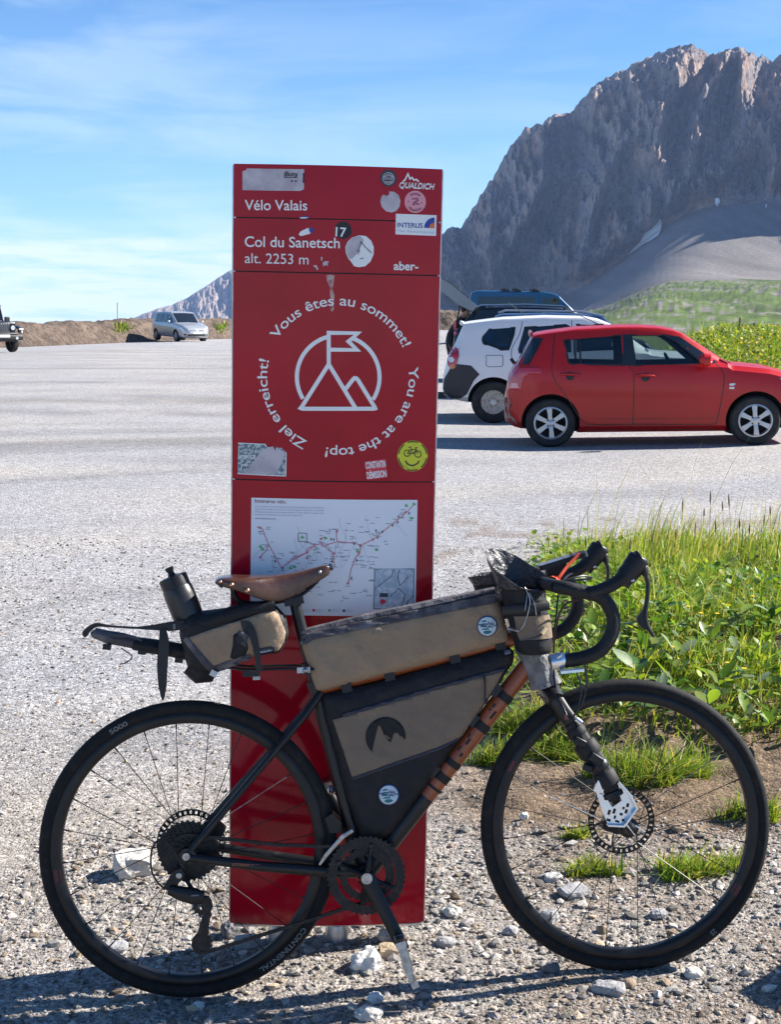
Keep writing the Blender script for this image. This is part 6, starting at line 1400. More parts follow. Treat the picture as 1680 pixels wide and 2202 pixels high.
        for c in cut: bpy.data.objects.remove(c)
        me.polygons.foreach_set('use_smooth', [True]*len(me.polygons)); ob.parent = s.root; auto_smooth(ob, sp.get('sharp', 28)); s.b = ob; return s
    def patch(s, name, poly, m, off=.003, sides=(-1,), step=.08, label=None, parent=None, th=0.0):
        x0 = s.sp['top'][0][0]; wrap = min(p[0] for p in poly) < x0+.35 or max(p[0] for p in poly) > s.sp['top'][-1][0]-.5
        v, f = cut_poly(poly, .022 if wrap else step); o = None
        for sd_ in sides:
            V = []
            for px, pz in v:
                e = .01; dx = (s.ysurf(px+e, pz)-s.ysurf(px-e, pz))/(2*e); n = Vector((-dx, 1)).normalized(); y = s.ysurf(px, pz)
                V.append((px+n.x*off, sd_*(y+n.y*off), pz))
            o = mesh(name, V, f if sd_ < 0 else [q[::-1] for q in f], m, parent or s.root, smooth=True, label=label)
            if th: q = o.modifiers.new('thickness', 'SOLIDIFY'); q.thickness = th; q.offset = 0
        return o
    def seam(s, name, pts, w=.008, m=None, sides=(-1,), off=.0018, n=5):
        P_ = [(p.x, p.y) for p in spline([(a, b_, 0) for a, b_ in pts], n)] if n else pts
        if not n: P_ = [(P_[i][0]+(P_[i+1][0]-P_[i][0])*k/8, P_[i][1]+(P_[i+1][1]-P_[i][1])*k/8) for i in range(len(P_)-1) for k in range(8)]+[P_[-1]]
        v, f = stroke(P_, w)
        for sd_ in sides: mesh(name, [(p[0], sd_*(s.ysurf(*p)+off), p[1]) for p in v], f, m or MTRIM, s.root, smooth=False)
    def window(s, poly, frame=.012, sides=(-1, 1)):
        for sd_ in sides:
            v, f = cut_poly(poly, .15); mesh('window', [(p[0], sd_*(s.ysurf(*p)-.012), p[1]) for p in v], f, MGLS, s.root, smooth=True)
            v, f = stroke(poly+[], .022, True); mesh('window_frame', [(p[0], sd_*(s.ysurf(*p)+.0015), p[1]) for p in v], f, MTRIM, s.root, smooth=False)
    def wheel(s, x, sd_, style):
        sp = s.sp; r = sp['wr']; W = max(p[1] for p in sp['plan']); y = sd_*(W-.030); w = bpy.data.objects.new('wheel', None); COL.objects.link(w); w.parent = s.root; w.location = (x, y, r)
        w.rotation_euler = (0, 0, 0) if sd_ < 0 else (0, 0, math.pi)
        k = sp.get('rim', .63)*r; tw = .20
        MB().lathe([(k, -.005), (k+.012, -.014), (r*.90, -.018), (r-.015, -.006), (r, .025), (r, tw-.025), (r-.02, tw), (k, tw-.01)], 44, closed=True).build('tyre', MCTY, w)
        if style == 'alloy':
            MB().lathe([(k+.004, -.008), (k-.012, -.012), (k-.022, .006), (k-.02, .10), (k+.002, .10)], 40, closed=True).build('rim', MALY, w)
            MB().lathe([(.0, .07), (k-.01, .07)], 24).build('brake_drum', MCTY, w)
            for j in range(6):
                a = math.pi/2+2*math.pi*j/6+.08; e = Vector((math.cos(a), 0, math.sin(a))); q = Vector((-e.z, 0, e.x)); b = MB(); v = []
                for rr, hw, yy in ((.035, .026, -.002), (k*.5, .024, -.008), (k-.012, .033, -.006)): v += [tuple(e*rr+q*hw+Vector((0, yy, 0))), tuple(e*rr-q*hw+Vector((0, yy, 0))), tuple(e*rr-q*hw+Vector((0, yy+.03, 0))), tuple(e*rr+q*hw+Vector((0, yy+.03, 0)))]
                f = []
                for i in (0, 4): f += [(i, i+1, i+5, i+4), (i+1, i+2, i+6, i+5), (i+2, i+3, i+7, i+6), (i+3, i, i+4, i+7)]
                b.add(v, f).build('wheel_spoke', MALY, w, smooth=False)
            MB().lathe([(0, -.012), (.030, -.010), (.055, .002), (.055, .03)], 20).build('hub_cap', MALY, w)
            for j in range(4): a = .8+j*math.pi/2; MB().lathe([(0, -.006), (.011, -.005), (.011, .01)], 8, (.05*math.cos(a), 0, .05*math.sin(a))).build('wheel_nut', MTRIM, w)
        else:
            MB().lathe([(k+.006, -.006), (k-.012, -.010), (k-.025, .012), (k-.030, .03), (k*.62, .012), (k*.40, .020), (k*.36, -.004), (.04, -.010), (0, -.010)], 40).build('rim', MSTW if style == 'steel' else MALY, w)
            for j in range(9):
                a = 2*math.pi*j/9; MB().box((k*.76*math.cos(a), .018, k*.76*math.sin(a)), (.045, .008, .030), Matrix.Rotation(-a, 3, 'Y')).build('vent_hole', MTRIM, w, smooth=False)
            MB().lathe([(0, -.020), (.045, -.016), (.058, .0)], 16).build('hub_cap', MALY, w)
            for j in range(5): a = .3+j*2*math.pi/5; MB().lathe([(0, -.014), (.010, -.013), (.010, 0)], 8, (.072*math.cos(a), 0, .072*math.sin(a))).build('wheel_nut', MTRIM, w)
        return w
    def wheels(s, style):
        for x in s.sp['wheels']:
            for sd_ in (-1, 1): s.wheel(x, sd_, style)
        return s
    def seats(s, xs, zc=.55):
        for x in xs:
            for y in (-.36, .36):
                b = MB(); b.tube([(x, y, zc), (x-.06, y, zc+.28), (x-.13, y, zc+.52)], [.20, .21, .15], 10, flat=.30, up=(0, 1, 0)); b.tube([(x-.135, y, zc+.58), (x-.16, y, zc+.74)], [.105, .09], 10, flat=.42, up=(0, 1, 0)); b.build('seat', MSEAT, s.root)
        return s
def car_mtx(rear_px, front_px, wb, half, head):
    """near-side rear wheel on the ground; the front wheel follows the heading and the rise of the ground"""
    a = gpt(*rear_px); d = Vector((math.cos(head), math.sin(head), 0)); n = Vector((-d.y, d.x, 0))
    f_ = a+d*wb; d.z = (gh(f_.x, f_.y)-a.z)/wb; d.normalize(); n = Vector((-d.y, d.x, 0)).normalized(); u = d.cross(n); o = a+n*half
    return Matrix(((d.x, n.x, u.x, o.x), (d.y, n.y, u.y, o.y), (d.z, n.z, u.z, o.z), (0, 0, 0, 1)))
def car_mtx_at(x, y, yaw): return Matrix.Translation((x, y, gh(x, y))) @ Matrix.Rotation(yaw, 4, 'Z')
MIR = lambda c, x, y, z, m, s_=1.0: (MB().tube([(x-.02, y, z), (x+.03, y, z+.005), (x+.10, y, z), (x+.13, y, z-.01)], [.05*s_, .085*s_, .075*s_, .03*s_], 12, flat=.9).build('wing_mirror', m, c.root), MB().tube([(x+.08, y+.06, z-.06), (x+.05, y, z-.03)], .022, 8).build('mirror_arm', MTRIM, c.root))
# --- red hatchback
RED = dict(wheels=(0, 2.39), wr=.298, arch=.345, rim=.655, tumble=.77, floor=.70, sharp=26,
    top=[(-.556, .46), (-.552, .60), (-.535, .66), (-.50, .86), (-.44, .97), (-.385, 1.03), (-.205, 1.365), (-.16, 1.385), (-.03, 1.405), (.31, 1.445), (.80, 1.462), (1.05, 1.458), (1.29, 1.440), (1.45, 1.408), (1.55, 1.37), (2.12, .975), (2.30, .955), (2.55, .925), (2.80, .855), (2.95, .775), (3.06, .66), (3.12, .54), (3.139, .45)],
    bot=[(-.556, .42), (-.54, .32), (-.45, .25), (-.30, .21), (.3, .17), (2.1, .165), (2.7, .19), (3.0, .20), (3.12, .30), (3.139, .40)],
    plan=[(-.556, .50), (-.545, .60), (-.50, .70), (-.40, .775), (-.2, .822), (.3, .842), (1.5, .845), (2.4, .835), (2.75, .80), (2.95, .71), (3.08, .55), (3.139, .40)],
    belt=[(-.56, 1.0), (.2, .995), (1.0, .965), (2.0, .945), (3.2, .93)], ws=(1.57, 2.10), rg=(-.375, -.21), cabin=(-.25, 1.88),
    windows=[[(.165, 1.285), (.20, 1.305), (.835, 1.345), (.855, .990), (.25, 1.012), (.215, 1.03)], [(.955, 1.345), (1.34, 1.338), (1.50, 1.240), (1.78, .985), (1.00, .982)]])
MRC = paint('red_car_paint', (.50, .011, .011), var=[(1.2, (.43, .009, .009), .4, .7)])
red = Car('hatchback_car', 'red five door hatchback parked side on, nearest of the parked cars', RED, car_mtx((1185, 962), (1621, 959), 2.39, .81, R(-5.0)), MRC).body().wheels('alloy').seats((1.05,), .52)
for w in RED['windows']: red.window(w)
red.patch('pillar_cover', [(.857, 1.352), (.953, 1.352), (.998, .978), (.857, .984)], MDGL, .003, (-1, 1))
red.patch('pillar_cover', [(1.345, 1.345), (1.52, 1.315), (1.96, 1.0), (1.79, .975), (1.50, 1.236)], MDGL, .003, (-1, 1))
red.root.scale = (1, 1, .972)
red.patch('rear_window', [(-.375, 1.02), (-.30, 1.15), (-.20, 1.336), (-.08, 1.325), (-.16, 1.17), (-.25, 1.01)], MDGL, .006, (-1, 1))
red.patch('window_bar', [(.335, 1.312), (.355, 1.313), (.368, 1.008), (.345, 1.008)], MTRIM, .0, (-1, 1))
red.patch('tail_light', [(-.500, .71), (-.485, .80), (-.44, .91), (-.38, .975), (-.20, .985), (-.115, .965), (-.10, .90), (-.24, .905), (-.31, .86), (-.345, .70)], MTAIL, .006, (-1, 1), th=.01)
red.patch('tail_light_lens', [(-.47, .73), (-.455, .79), (-.39, .79), (-.37, .73)], mat('lamp_pink', (.70, .30, .32), .2, coat=1), .013, (-1, 1))
red.patch('dusty_scuff', [(-.548, .60), (-.50, .62), (-.46, .52), (-.50, .45), (-.44, .36), (-.36, .28), (-.48, .30), (-.54, .40)], mat('scraped_primer', (.36, .24, .20), .8, var=(12, (.20, .02, .015), .45, .55)), .003)
for pts in ([(.065, 1.40), (.03, 1.15), (.02, .93), (.06, .80), (.16, .66), (.26, .50), (.34, .36), (.42, .29), (.50, .275), (1.0, .272)], [(.86, 1.43), (.92, 1.0), (.97, .90), (.975, .60), (.965, .275)], [(.965, .275), (1.55, .262), (1.90, .262), (1.945, .30), (1.99, .55), (2.02, .80), (2.0, .90), (1.93, .99)]): red.seam('door_seam', pts, .010)
red.seam('sill_crease', [(.52, .345), (1.0, .34), (1.92, .335)], .006, paint('dark_red_crease', (.16, .008, .008)))
red.patch('sill_trim', [(.36, .27), (1.9, .255), (1.95, .19), (.36, .185)], paint('dusty_red_paint', (.22, .03, .024), var=(6, (.20, .10, .07), .4, .7)), .0025)
for x0_, z0_ in ((.12, .885), (1.0, .858)):
    T('door_handle', [(x0_, -red.ysurf(x0_, z0_)-.012, z0_+.004), (x0_+.05, -red.ysurf(x0_, z0_)-.035, z0_+.008), (x0_+.20, -red.ysurf(x0_+.2, z0_)-.030, z0_-.004), (x0_+.225, -red.ysurf(x0_+.2, z0_)-.006, z0_-.006)], .016, MRC, red.root, 10)
    red.patch('handle_recess', circ(x0_+.11, z0_-.018, .052, 16), MTRIM, .002)
red.patch('side_indicator', [(2.075, .735), (2.09, .750), (2.14, .752), (2.155, .745), (2.135, .725), (2.085, .722)], MTAILW, .006); red.patch('side_badge', [(2.078, .708), (2.137, .708), (2.135, .682), (2.080, .684)], MTAILW, .006)
MIR(red, 1.74, -.93, 1.035, MRC)
b = MB(); b.tube([(-.215, -.50, 1.372), (-.235, 0, 1.380), (-.215, .50, 1.372)], [.035, .045, .035], 10, flat=.5); b.build('spoiler', MRC, red.root)
T('roof_aerial', [(.62, 0, 1.468), (.17, 0, 1.70)], [.006, .004], MTRIM, red.root, 6); MB().box((.62, 0, 1.472), (.10, .05, .02)).build('aerial_base', MTRIM, red.root, smooth=False)
MB().lathe([(.175, -.012), (.19, 0), (.175, .012)], 24, (0, 0, 0), closed=True).build('steering_wheel', MTRIM, red.root, mtx=Matrix.Translation((1.52, .36, .93)) @ Matrix.Rotation(R(90-24), 4, 'Y') @ Matrix.Rotation(R(90), 4, 'X'))
red.patch('headlight', [(2.66, .80), (2.78, .83), (2.93, .74), (3.0, .66), (2.90, .66), (2.74, .73)], MHEAD, .006, (-1, 1))
MB().tube([(2.10, -.6, .985), (2.13, 0, .985), (2.10, .6, .985)], .02, 8).build('wiper', MTRIM, red.root)
MB().tube([(-.43, .05, 1.0), (-.47, .05, 1.06)], .022, 8).build('rear_wiper', MTRIM, red.root)
# --- white sport utility car
WHT = dict(wheels=(0, 2.67), wr=.343, arch=.40, rim=.56, tumble=.80, floor=.80, sharp=26,
    top=[(-.80, .60), (-.79, .78), (-.74, .98), (-.70, 1.10), (-.64, 1.20), (-.47, 1.585), (-.44, 1.635), (-.34, 1.65), (.16, 1.705), (.81, 1.722), (1.45, 1.695), (1.66, 1.65), (1.84, 1.57), (2.42, 1.13), (2.60, 1.10), (3.0, 1.07), (3.30, 1.00), (3.42, .86), (3.48, .70), (3.50, .58)],
    bot=[(-.80, .56), (-.78, .46), (-.6, .38), (-.3, .32), (2.9, .30), (3.3, .34), (3.5, .5)],
    plan=[(-.80, .62), (-.78, .72), (-.70, .81), (-.5, .87), (0, .905), (2.4, .905), (3.0, .88), (3.3, .78), (3.45, .6), (3.5, .45)],
    belt=[(-.8, 1.14), (2.0, 1.10), (3.5, 1.05)], ws=(1.86, 2.40), rg=(-.62, -.48), cabin=(-.50, 2.15),
    windows=[[(-.165, 1.35), (-.155, 1.40), (-.05, 1.525), (.345, 1.545), (.33, 1.43), (.245, 1.19), (.13, 1.185), (-.145, 1.29)], [(.50, 1.545), (1.13, 1.575), (1.19, 1.54), (1.20, 1.14), (.41, 1.135), (.40, 1.19)], [(1.30, 1.575), (1.62, 1.56), (1.80, 1.46), (2.10, 1.16), (1.30, 1.14)]])
MWC = paint('white_car_paint', (.78, .78, .78))
wht = Car('suv_car', 'white sport utility car with black lower bumper parked behind the red hatchback', WHT, car_mtx((1062, 910), (1540, 906), 2.67, .87, R(-4.0)), MWC).body().wheels('steel').seats((1.35, .45), .70)
for w in WHT['windows']: wht.window(w)
wht.patch('rear_cladding', [(-.770, .49), (-.782, .58), (-.770, .72), (-.62, .98), (-.34, .945), (-.21, .80), (-.30, .70), (-.41, .48), (-.52, .40), (-.66, .40)], MCLAD, .006, (-1, 1))
wht.patch('rear_cladding', [(.42, .33), (2.25, .33), (2.25, .52), (.44, .52)], MCLAD, .004)
wht.patch('tail_light', [(-.70, .95), (-.705, 1.10), (-.665, 1.235), (-.60, 1.25), (-.535, 1.22), (-.525, 1.10), (-.575, .93), (-.64, .89)], MTAIL, .010, (-1, 1))
wht.patch('tail_light_lens', circ(-.645, 1.045, .045, 14), MTAILW, .014); wht.patch('tail_light_lens', [(-.69, .95), (-.60, .97), (-.585, .91), (-.64, .885)], MORL, .014)
wht.seam('fuel_flap', [(-.10, 1.105), (.13, 1.105), (.155, 1.09), (.155, .945), (.13, .92), (-.08, .92), (-.105, .945), (-.105, 1.09), (-.10, 1.105)], .009, MCLAD, n=0)
wht.seam('door_seam', [(.46, 1.64), (.42, 1.45), (.30, 1.22), (.29, 1.05), (.34, .93), (.43, .80), (.46, .40)], .010); wht.seam('door_seam', [(1.22, 1.66), (1.25, 1.1), (1.25, .40)], .010)
MIR(wht, 2.0, -1.02, 1.18, MWC, 1.2); MIR(wht, 2.0, 1.02, 1.18, MWC, 1.2)
b = MB(); b.tube([(-.475, -.58, 1.615), (-.515, 0, 1.63), (-.475, .58, 1.615)], [.03, .04, .03], 10, flat=.5); b.build('spoiler', MWC, wht.root)
wht.root.scale = (1, 1, .955)
MB().box((-.84, 0, .42), (.16, .12, .10)).build('tow_bar', MTRIM, wht.root, smooth=False); T('roof_aerial', [(.55, .2, 1.72), (.25, .2, 1.95)], .005, MTRIM, wht.root, 6)
T('rear_wiper', [(-.66, .1, 1.20), (-.70, .1, 1.27)], .03, MTRIM, wht.root, 8)
# --- a plainer car for those mostly hidden behind others
def plain_spec(H=1.60, L=4.4, W=.88, hatch=.35, wb=2.65, wr=.33, hood=.95, ws0=None, belt=.98, arch=.38, ro=.80):
    x0 = -ro; x1 = L-ro; a = ws0 if ws0 else L*.40
    top = [(x0, .55), (x0+.01, .72), (x0+.06, belt), (x0+.10, belt+.06), (x0+hatch, H-.08), (x0+hatch+.12, H-.04), (x0+L*.35, H), (a-.1, H-.02), (a, H-.07), (a+.72, hood+.03), (x1-.35, hood-.10), (x1-.1, hood-.28), (x1, .52)]
    return dict(wheels=(0, wb), wr=wr, arch=arch, rim=.64, tumble=.78, top=top, bot=[(x0, .5), (x0+.1, .34), (0, .27), (x1-.3, .22), (x1, .45)], plan=[(x0, W*.74), (x0+.05, W*.86), (x0+.3, W*.96), (0, W), (x1-.8, W), (x1-.3, W*.88), (x1-.08, W*.68), (x1, W*.5)], belt=[(x0, belt), (x1, belt-.04)], ws=(a+.02, a+.70), rg=(x0+.11, x0+hatch))
def side_glass(c, polys):
    for p in polys: c.patch('window', p, MDGL, .004, (-1, 1), .2)
MBLC = paint('blue_car_paint', (.012, .045, .135), .2); MBKC = paint('black_car_paint', (.010, .011, .014)); MVAN = paint('van_blue_paint', (.010, .085, .20), .1)
bl = Car('estate_car', 'dark blue car with roof rails showing only its roof above the white car', plain_spec(1.60, 4.5, .89, .5, 2.7, ws0=1.75), car_mtx_at(2.25, 27.6, R(-4.0)), MBLC).body().wheels('disc')
side_glass(bl, [[(-.3, 1.42), (.5, 1.47), (.55, 1.02), (-.35, 1.02)], [(.65, 1.475), (1.6, 1.46), (2.1, 1.02), (.66, 1.02)]])
for sx in (-1, 1): T('roof_rail', [(-.25, sx*.56, 1.58), (-.1, sx*.57, 1.635), (1.3, sx*.57, 1.64), (1.75, sx*.57, 1.56)], .020, MALY, bl.root, 8)
BKS = plain_spec(1.80, 4.75, .94, .55, 2.8, .37, 1.12, 1.85, 1.12, .42)
bk = Car('suv_car', 'black sport utility car with its tailgate raised between the white car and the blue van', BKS, car_mtx_at(2.16, 33.4, R(-3.0)), MBKC).body().wheels('disc')
side_glass(bk, [[(-.42, 1.60), (.4, 1.68), (.42, 1.17), (-.30, 1.17)], [(.50, 1.685), (1.20, 1.69), (1.22, 1.17), (.50, 1.17)], [(1.30, 1.69), (1.85, 1.64), (2.35, 1.17), (1.30, 1.17)]])
T('window_trim', [(1.26, -.80, 1.66), (1.42, -.90, 1.20)], .02, MALY, bk.root, 6); bk.seam('window_trim', [(-.3, 1.70), (.5, 1.735), (1.3, 1.735), (1.9, 1.665), (2.3, 1.3)], .03, MALY)
for x in (-.15, .45, .95): T('roof_strip', [(x-.12, -.6, 1.74), (x+.12, -.74, 1.55)], .008, MALY, bk.root, 6)
gate = [(-.26, 1.77), (-.50, 1.93), (-.85, 2.20), (-1.15, 2.36), (-1.28, 2.36), (-1.32, 2.26), (-1.22, 2.14), (-.98, 1.98), (-.68, 1.76), (-.40, 1.62), (-.30, 1.64)]
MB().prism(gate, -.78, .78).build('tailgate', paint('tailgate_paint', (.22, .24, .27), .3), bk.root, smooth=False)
MB().prism([(-.55, 1.985), (-.85, 2.215), (-1.05, 2.320), (-1.06, 2.335), (-.84, 2.235), (-.54, 2.0)], -.66, .66).build('tailgate_glass', MDGL, bk.root, smooth=False)
for sx in (-1, 1): T('gas_strut', [(-.70, sx*.72, 1.35), (-.62, sx*.74, 1.82)], .014, MTRIM, bk.root, 6)
bk.patch('tail_light', [(-.77, 1.02), (-.76, 1.36), (-.68, 1.40), (-.64, 1.10)], MTAIL, .012, (-1, 1))
VS = dict(cat='van', wheels=(0, 3.1), wr=.335, arch=.38, rim=.64, tumble=.90, top=[(-.95, .6), (-.94, 1.1), (-.90, 1.85), (-.84, 1.97), (-.6, 2.03), (1.9, 2.04), (2.25, 2.0), (2.5, 1.90), (3.15, 1.30), (3.35, 1.18), (3.75, 1.0), (3.87, .7), (3.9, .5)],
    bot=[(-.95, .5), (-.8, .36), (3.4, .27), (3.9, .42)], plan=[(-.95, .84), (-.9, .91), (-.6, .95), (3.0, .95), (3.5, .85), (3.8, .65), (3.9, .5)], belt=[(-1, 1.15), (4, 1.1)], ws=(2.52, 3.12), rg=(-.9, -.89))
van = Car('van', 'blue van with roof bar feet parked behind the black car', VS, car_mtx_at(2.94+.9, 56, R(-2.5)), MVAN).body().wheels('disc')
side_glass(van, [[(1.85, 1.82), (2.38, 1.80), (2.52, 1.70), (2.62, 1.20), (1.83, 1.20)], [(2.66, 1.60), (2.95, 1.32), (2.95, 1.2), (2.72, 1.2)], [(-.6, 1.80), (1.6, 1.83), (1.6, 1.30), (-.6, 1.28)]])
for x in (.46, .90, 1.60):
    for sx in (-1, 1): MB().prism([(x-.16, 2.03), (x+.16, 2.03), (x+.10, 2.09), (x-.08, 2.15), (x-.15, 2.13)], sx*.78-.06, sx*.78+.06).build('roof_bar_foot', MTRIM, van.root, smooth=False)
van.seam('door_seam', [(1.75, 1.95), (1.75, .4)], .012)
# --- silver minivan by the bank
ZS = plain_spec(1.64, 4.47, .90, .45, 2.70, .315, 1.0, 1.72, 1.0, .36)
zp = gpt(392, 734)
MSV = paint('silver_car_paint', (.50, .52, .55), .55)
zv = Car('minivan', 'silver minivan parked alone in front of the earth bank', ZS, Matrix.Translation((zp.x-.2, zp.y+.7, gh(zp.x, zp.y)+.0)) @ Matrix.Rotation(R(-57), 4, 'Z') @ Matrix.Translation((-1.45, 0, 0)), MSV).body().wheels('alloy')
side_glass(zv, [[(-.50, 1.46), (.30, 1.53), (.32, 1.04), (-.48, 1.06)], [(.38, 1.535), (1.08, 1.53), (1.10, 1.03), (.38, 1.04)], [(1.16, 1.53), (1.70, 1.46), (2.20, 1.02), (1.16, 1.03)]])
for sx in (-1, 1):
    zv.patch('headlight', [(3.10, .76), (3.26, .78), (3.42, .70), (3.52, .60), (3.38, .58), (3.2, .65)], MHEAD, .008, (sx,)); MIR(zv, 2.02, sx*1.02, 1.07, MSV, 1.1)
def front_panel(c, name, y0, y1, z0, z1, m, xo=.012):
    x1 = c.sp['top'][-1][0]; V = []; F = []; n = 10
    for k in range(n+1):
        y = y0+(y1-y0)*k/n
        for z in (z0, z1):
            xs_ = np.linspace(x1-1.0, x1, 120); best = x1-1.0
            for xx in xs_:
                if lerp_tab(c.sp['top'], xx) >= z and lerp_tab(c.sp['bot'], xx) <= z and c.ysurf(xx, z) >= abs(y): best = xx
            V.append((best+xo, y, z))
    F = [(2*k, 2*k+1, 2*k+3, 2*k+2) for k in range(n)]; return mesh(name, V, F, m, c.root, smooth=True)
front_panel(zv, 'grille', -.42, .42, .60, .68, MTRIM); front_panel(zv, 'grille_bar', -.40, .40, .635, .65, MALY, .02); front_panel(zv, 'lower_grille', -.55, .55, .34, .42, MTRIM); front_panel(zv, 'number_plate', -.26, .26, .46, .56, MPLATE, .02)
for sx in (-1, 1): front_panel(zv, 'fog_lamp', sx*.60, sx*.74, .36, .44, MTRIM)
front_panel(zv, 'badge', -.06, .06, .61, .69, MALY, .026)
# --- dark off-road car at the left edge
jp = gpt(33, 757); JM = Matrix.Translation((jp.x-.25, jp.y+.35, gh(jp.x, jp.y))) @ Matrix.Rotation(R(-52), 4, 'Z') @ Matrix.Translation((-2.75, -.75+1.5, 0))
jeep = thing('offroad_car', 'dark off-road car with slotted grille cut by the left edge of the picture', 'car', mtx=Matrix.Translation((jp.x, jp.y, gh(jp.x, jp.y))) @ Matrix.Rotation(R(-48), 4, 'Z') @ Matrix.Translation((-2.52, -.80, 0)))
MJP = paint('dark_navy_paint', (.006, .008, .016))
def rb(name, c, d, m, bev=.03, parent=None, rot=None):
    o = MB().box(c, d, rot).build(name, m, parent or jeep, smooth=True); md = o.modifiers.new('round', 'BEVEL'); md.width = bev; md.segments = 3; return o
rb('body', (.55, 0, .90), (2.6, 1.56, .66), MJP, .06); rb('bonnet', (2.22, 0, 1.06), (1.25, 1.34, .34), MJP, .07); rb('hard_top', (.35, 0, 1.62), (2.1, 1.44, .46), MTRIM, .08)
rb('roof', (.40, 0, 1.84), (2.2, 1.44, .06), MTRIM, .03)
ws_ = MB().prism([(1.52, 1.24), (1.60, 1.24), (1.36, 1.82), (1.28, 1.82)], -.72, .72).build('windscreen', MDGL, jeep, smooth=False)
for sx in (-1, 1):
    T('screen_pillar', [(1.60, sx*.72, 1.22), (1.35, sx*.70, 1.83)], .04, MJP, jeep, 8); rb('mirror', (1.52, sx*.95, 1.30), (.10, .22, .20), MTRIM, .03)
    o = MB().tube([(2.15, sx*.82, .78), (2.28, sx*.82, .98), (2.62, sx*.82, 1.02), (2.92, sx*.82, .92), (2.98, sx*.80, .78)], .13, 10, flat=.35, up=(0, 1, 0)).build('fender', MJP, jeep)
    T('headlight_ring', [(2.86, sx*.50, .98), (2.90, sx*.50, .98)], .125, MTRIM, jeep, 20); T('headlight', [(2.88, sx*.50, .98), (2.915, sx*.50, .98)], [.105, .085], MHEAD, jeep, 20); rb('indicator', (2.97, sx*.82, .93), (.06, .20, .07), MTAILW, .015); T('fog_lamp', [(3.13, sx*.55, .58), (3.16, sx*.55, .58)], .06, MHEAD, jeep, 14)
rb('underbody', (1.2, 0, .62), (3.7, 1.30, .36), MTRIM, .05); rb('grille', (2.84, 0, .96), (.06, 1.25, .42), MJP, .02)
for k in range(7): rb('grille_slot', (2.872, (k-3)*.105, .98), (.02, .055, .30), MTRIM, .004); rb('slot_surround', (2.868, (k-3)*.105, .98), (.016, .078, .33), MALY, .006)
rb('bumper', (3.02, 0, .60), (.24, 1.70, .20), MTRIM, .05); rb('number_plate', (3.145, .0, .66), (.012, .5, .11), MPLATE, .003)
class _J: pass
jc = Car.__new__(Car); jc.sp = dict(wr=.40, plan=[(0, .80)], rim=.58, wheels=(0, 2.46)); jc.root = jeep
for x in (0, 2.46):
    for sx in (-1, 1): jc.wheel(x, sx, 'alloy')
# --- marker posts and mast
MPOST = mat('weathered_post', (.32, .24, .12), .85, var=(20, (.2, .15, .08), .4, .6))
def post(px, pt_, pb_, y, label, r_=.02):
    d = ray(px, pb_); t_ = y/d.y; b0 = Vector((d.x*t_, y, EYE+d.z*t_)); d2 = ray(px, pt_); zt = EYE+d2.z*(y/d2.y); zb = min(b0.z, gh(b0.x, b0.y)) if y < 100 else b0.z
    o = thing('marker_post', label, 'post', (b0.x, b0.y, zb)); MB().tube([(0, 0, -.1), (0, 0, zt-zb)], r_, 8).build('pole', MPOST, o); MB().lathe([(r_*1.3, 0), (r_*1.3, .10), (0, .12)], 8, (0, 0, zt-zb-.1), 'Z').build('cap', MPOST, o)
post(1441, 756, 790, 30.5, 'short marker post on the flowery bank above the red car roof'); post(1591, 683, 720, 31.5, 'taller thin marker post on the flowery bank at the right'); post(252, 651, 692, 92, 'thin mast standing behind the earth bank', .022)
# ------------------------------------------------------------------ man bending at the open tailgate
pm = thing('person', 'man in black clothes bending over behind the open tailgate', 'person', mtx=Matrix.Translation((1.42, 33.2, gh(1.42, 33.2))) @ Matrix.Rotation(R(8), 4, 'Z'))
MSKIN = mat('skin', (.45, .27, .19), .55); MCLO = mat('black_clothes', (.012, .012, .014), .85); MHAIR = mat('dark_hair', (.02, .014, .010), .7)
J = {'pel': ((-.12, 0, .95), .15), 'waist': ((-.06, 0, 1.10), .14), 'chest': ((.06, 0, 1.30), .165), 'neck': ((.17, 0, 1.46), .062), 'head0': ((.215, 0, 1.535), .075), 'head1': ((.25, 0, 1.62), .100), 'head2': ((.245, 0, 1.70), .085), 'chin': ((.315, 0, 1.545), .045)}
for s, n in ((-1, 'r'), (1, 'l')):
    J['sh'+n] = ((.09, s*.19, 1.38), .068); J['el'+n] = ((.16, s*.24, 1.10), .046); J['wr'+n] = ((.40, s*.18, 1.02), .030); J['ha'+n] = ((.47, s*.16, 1.01), .036)
    J['hip'+n] = ((-.12, s*.10, .90), .105); J['kn'+n] = ((-.06, s*.12, .50), .068); J['an'+n] = ((-.12, s*.13, .09), .045); J['to'+n] = ((.06, s*.14, .045), .038)
names = list(J); E_ = [('pel', 'waist'), ('waist', 'chest'), ('chest', 'neck'), ('neck', 'head0'), ('head0', 'head1'), ('head1', 'head2'), ('head0', 'chin')]
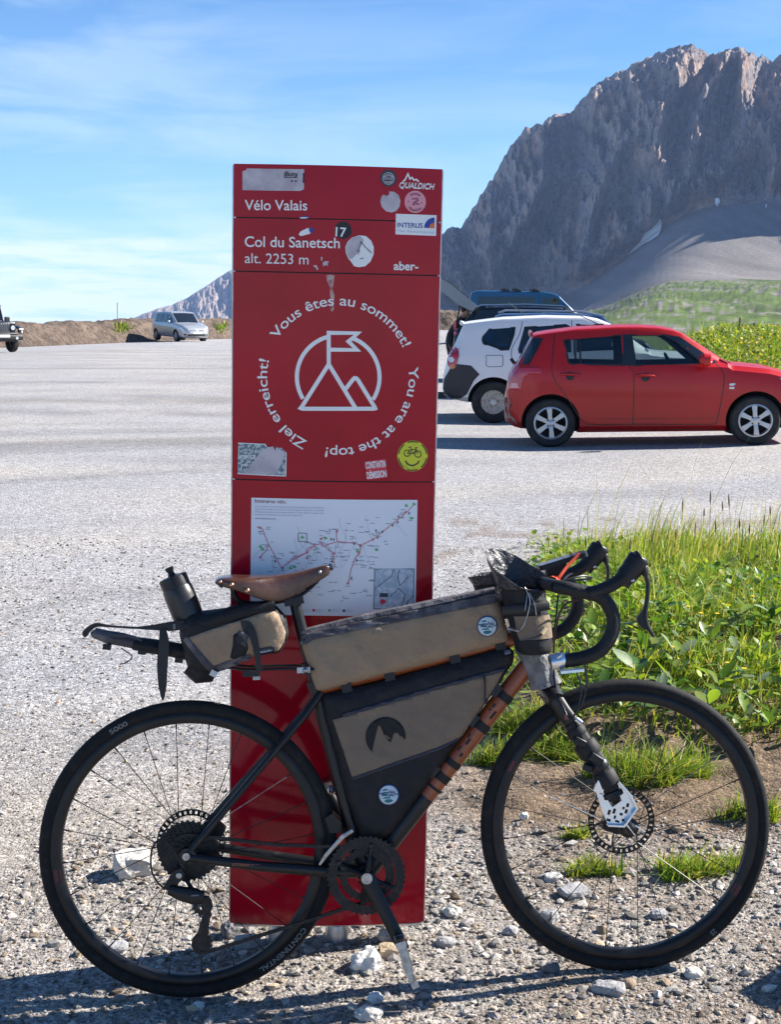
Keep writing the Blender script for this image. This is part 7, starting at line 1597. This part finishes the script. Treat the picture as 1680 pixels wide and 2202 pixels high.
for n in 'rl': E_ += [('chest', 'sh'+n), ('sh'+n, 'el'+n), ('el'+n, 'wr'+n), ('wr'+n, 'ha'+n), ('pel', 'hip'+n), ('hip'+n, 'kn'+n), ('kn'+n, 'an'+n), ('an'+n, 'to'+n)]
me = bpy.data.meshes.new('body'); me.from_pydata([J[n][0] for n in names], [(names.index(a), names.index(b_)) for a, b_ in E_], [])
ob = bpy.data.objects.new('body', me); COL.objects.link(ob); sk = ob.modifiers.new('skin', 'SKIN'); ob.modifiers.new('smooth', 'SUBSURF').levels = 2
for i, n in enumerate(names): me.skin_vertices[0].data[i].radius = (J[n][1],)*2; me.skin_vertices[0].data[i].use_root = (n == 'pel')
dg = bpy.context.evaluated_depsgraph_get(); dg.update(); m2 = bpy.data.meshes.new_from_object(ob.evaluated_get(dg)); ob.modifiers.clear(); ob.data = m2
for m in (MCLO, MSKIN): m2.materials.append(m)
for p in m2.polygons:
    c = p.center; head = c.z > 1.455 and c.x > .12; fore = c.x > .20 and c.z < 1.16
    p.material_index = 1 if (head or fore) else 0; p.use_smooth = True
ob.parent = pm
hv = MB().lathe([(.104*math.sin(math.pi*k/8), .112*-math.cos(math.pi*k/8)) for k in range(2, 9)], 16, (0, 0, 0), 'Z'); hv.v = [tuple(Vector((p[0]*1.02-.022+.24, p[1]*.92, p[2]+1.672+.25*p[0]))) for p in hv.v]; hv.build('hair', MHAIR, pm)
for s in (-1, 1):
    MB().lathe([(0, -.02), (.022, -.008), (.02, .012), (0, .016)], 8, (.245, s*.098, 1.62)).build('ear', MSKIN, pm)
    for k in range(4): T('finger', [(.48+.004*k, s*.16-.03+.02*k, 1.01), (.53-.004*abs(k-1.5), s*.16-.03+.02*k, .995), (.555-.006*abs(k-1.5), s*.16-.03+.02*k, .965)], [.010, .009, .007], MSKIN, pm, 7)
    T('finger', [(.46, s*.13, 1.0), (.50, s*.105, .985), (.525, s*.10, .965)], [.011, .010, .008], MSKIN, pm, 7)
T('nose', [(.335, 0, 1.64), (.362, 0, 1.605), (.335, 0, 1.595)], [.010, .016, .010], MSKIN, pm, 8)
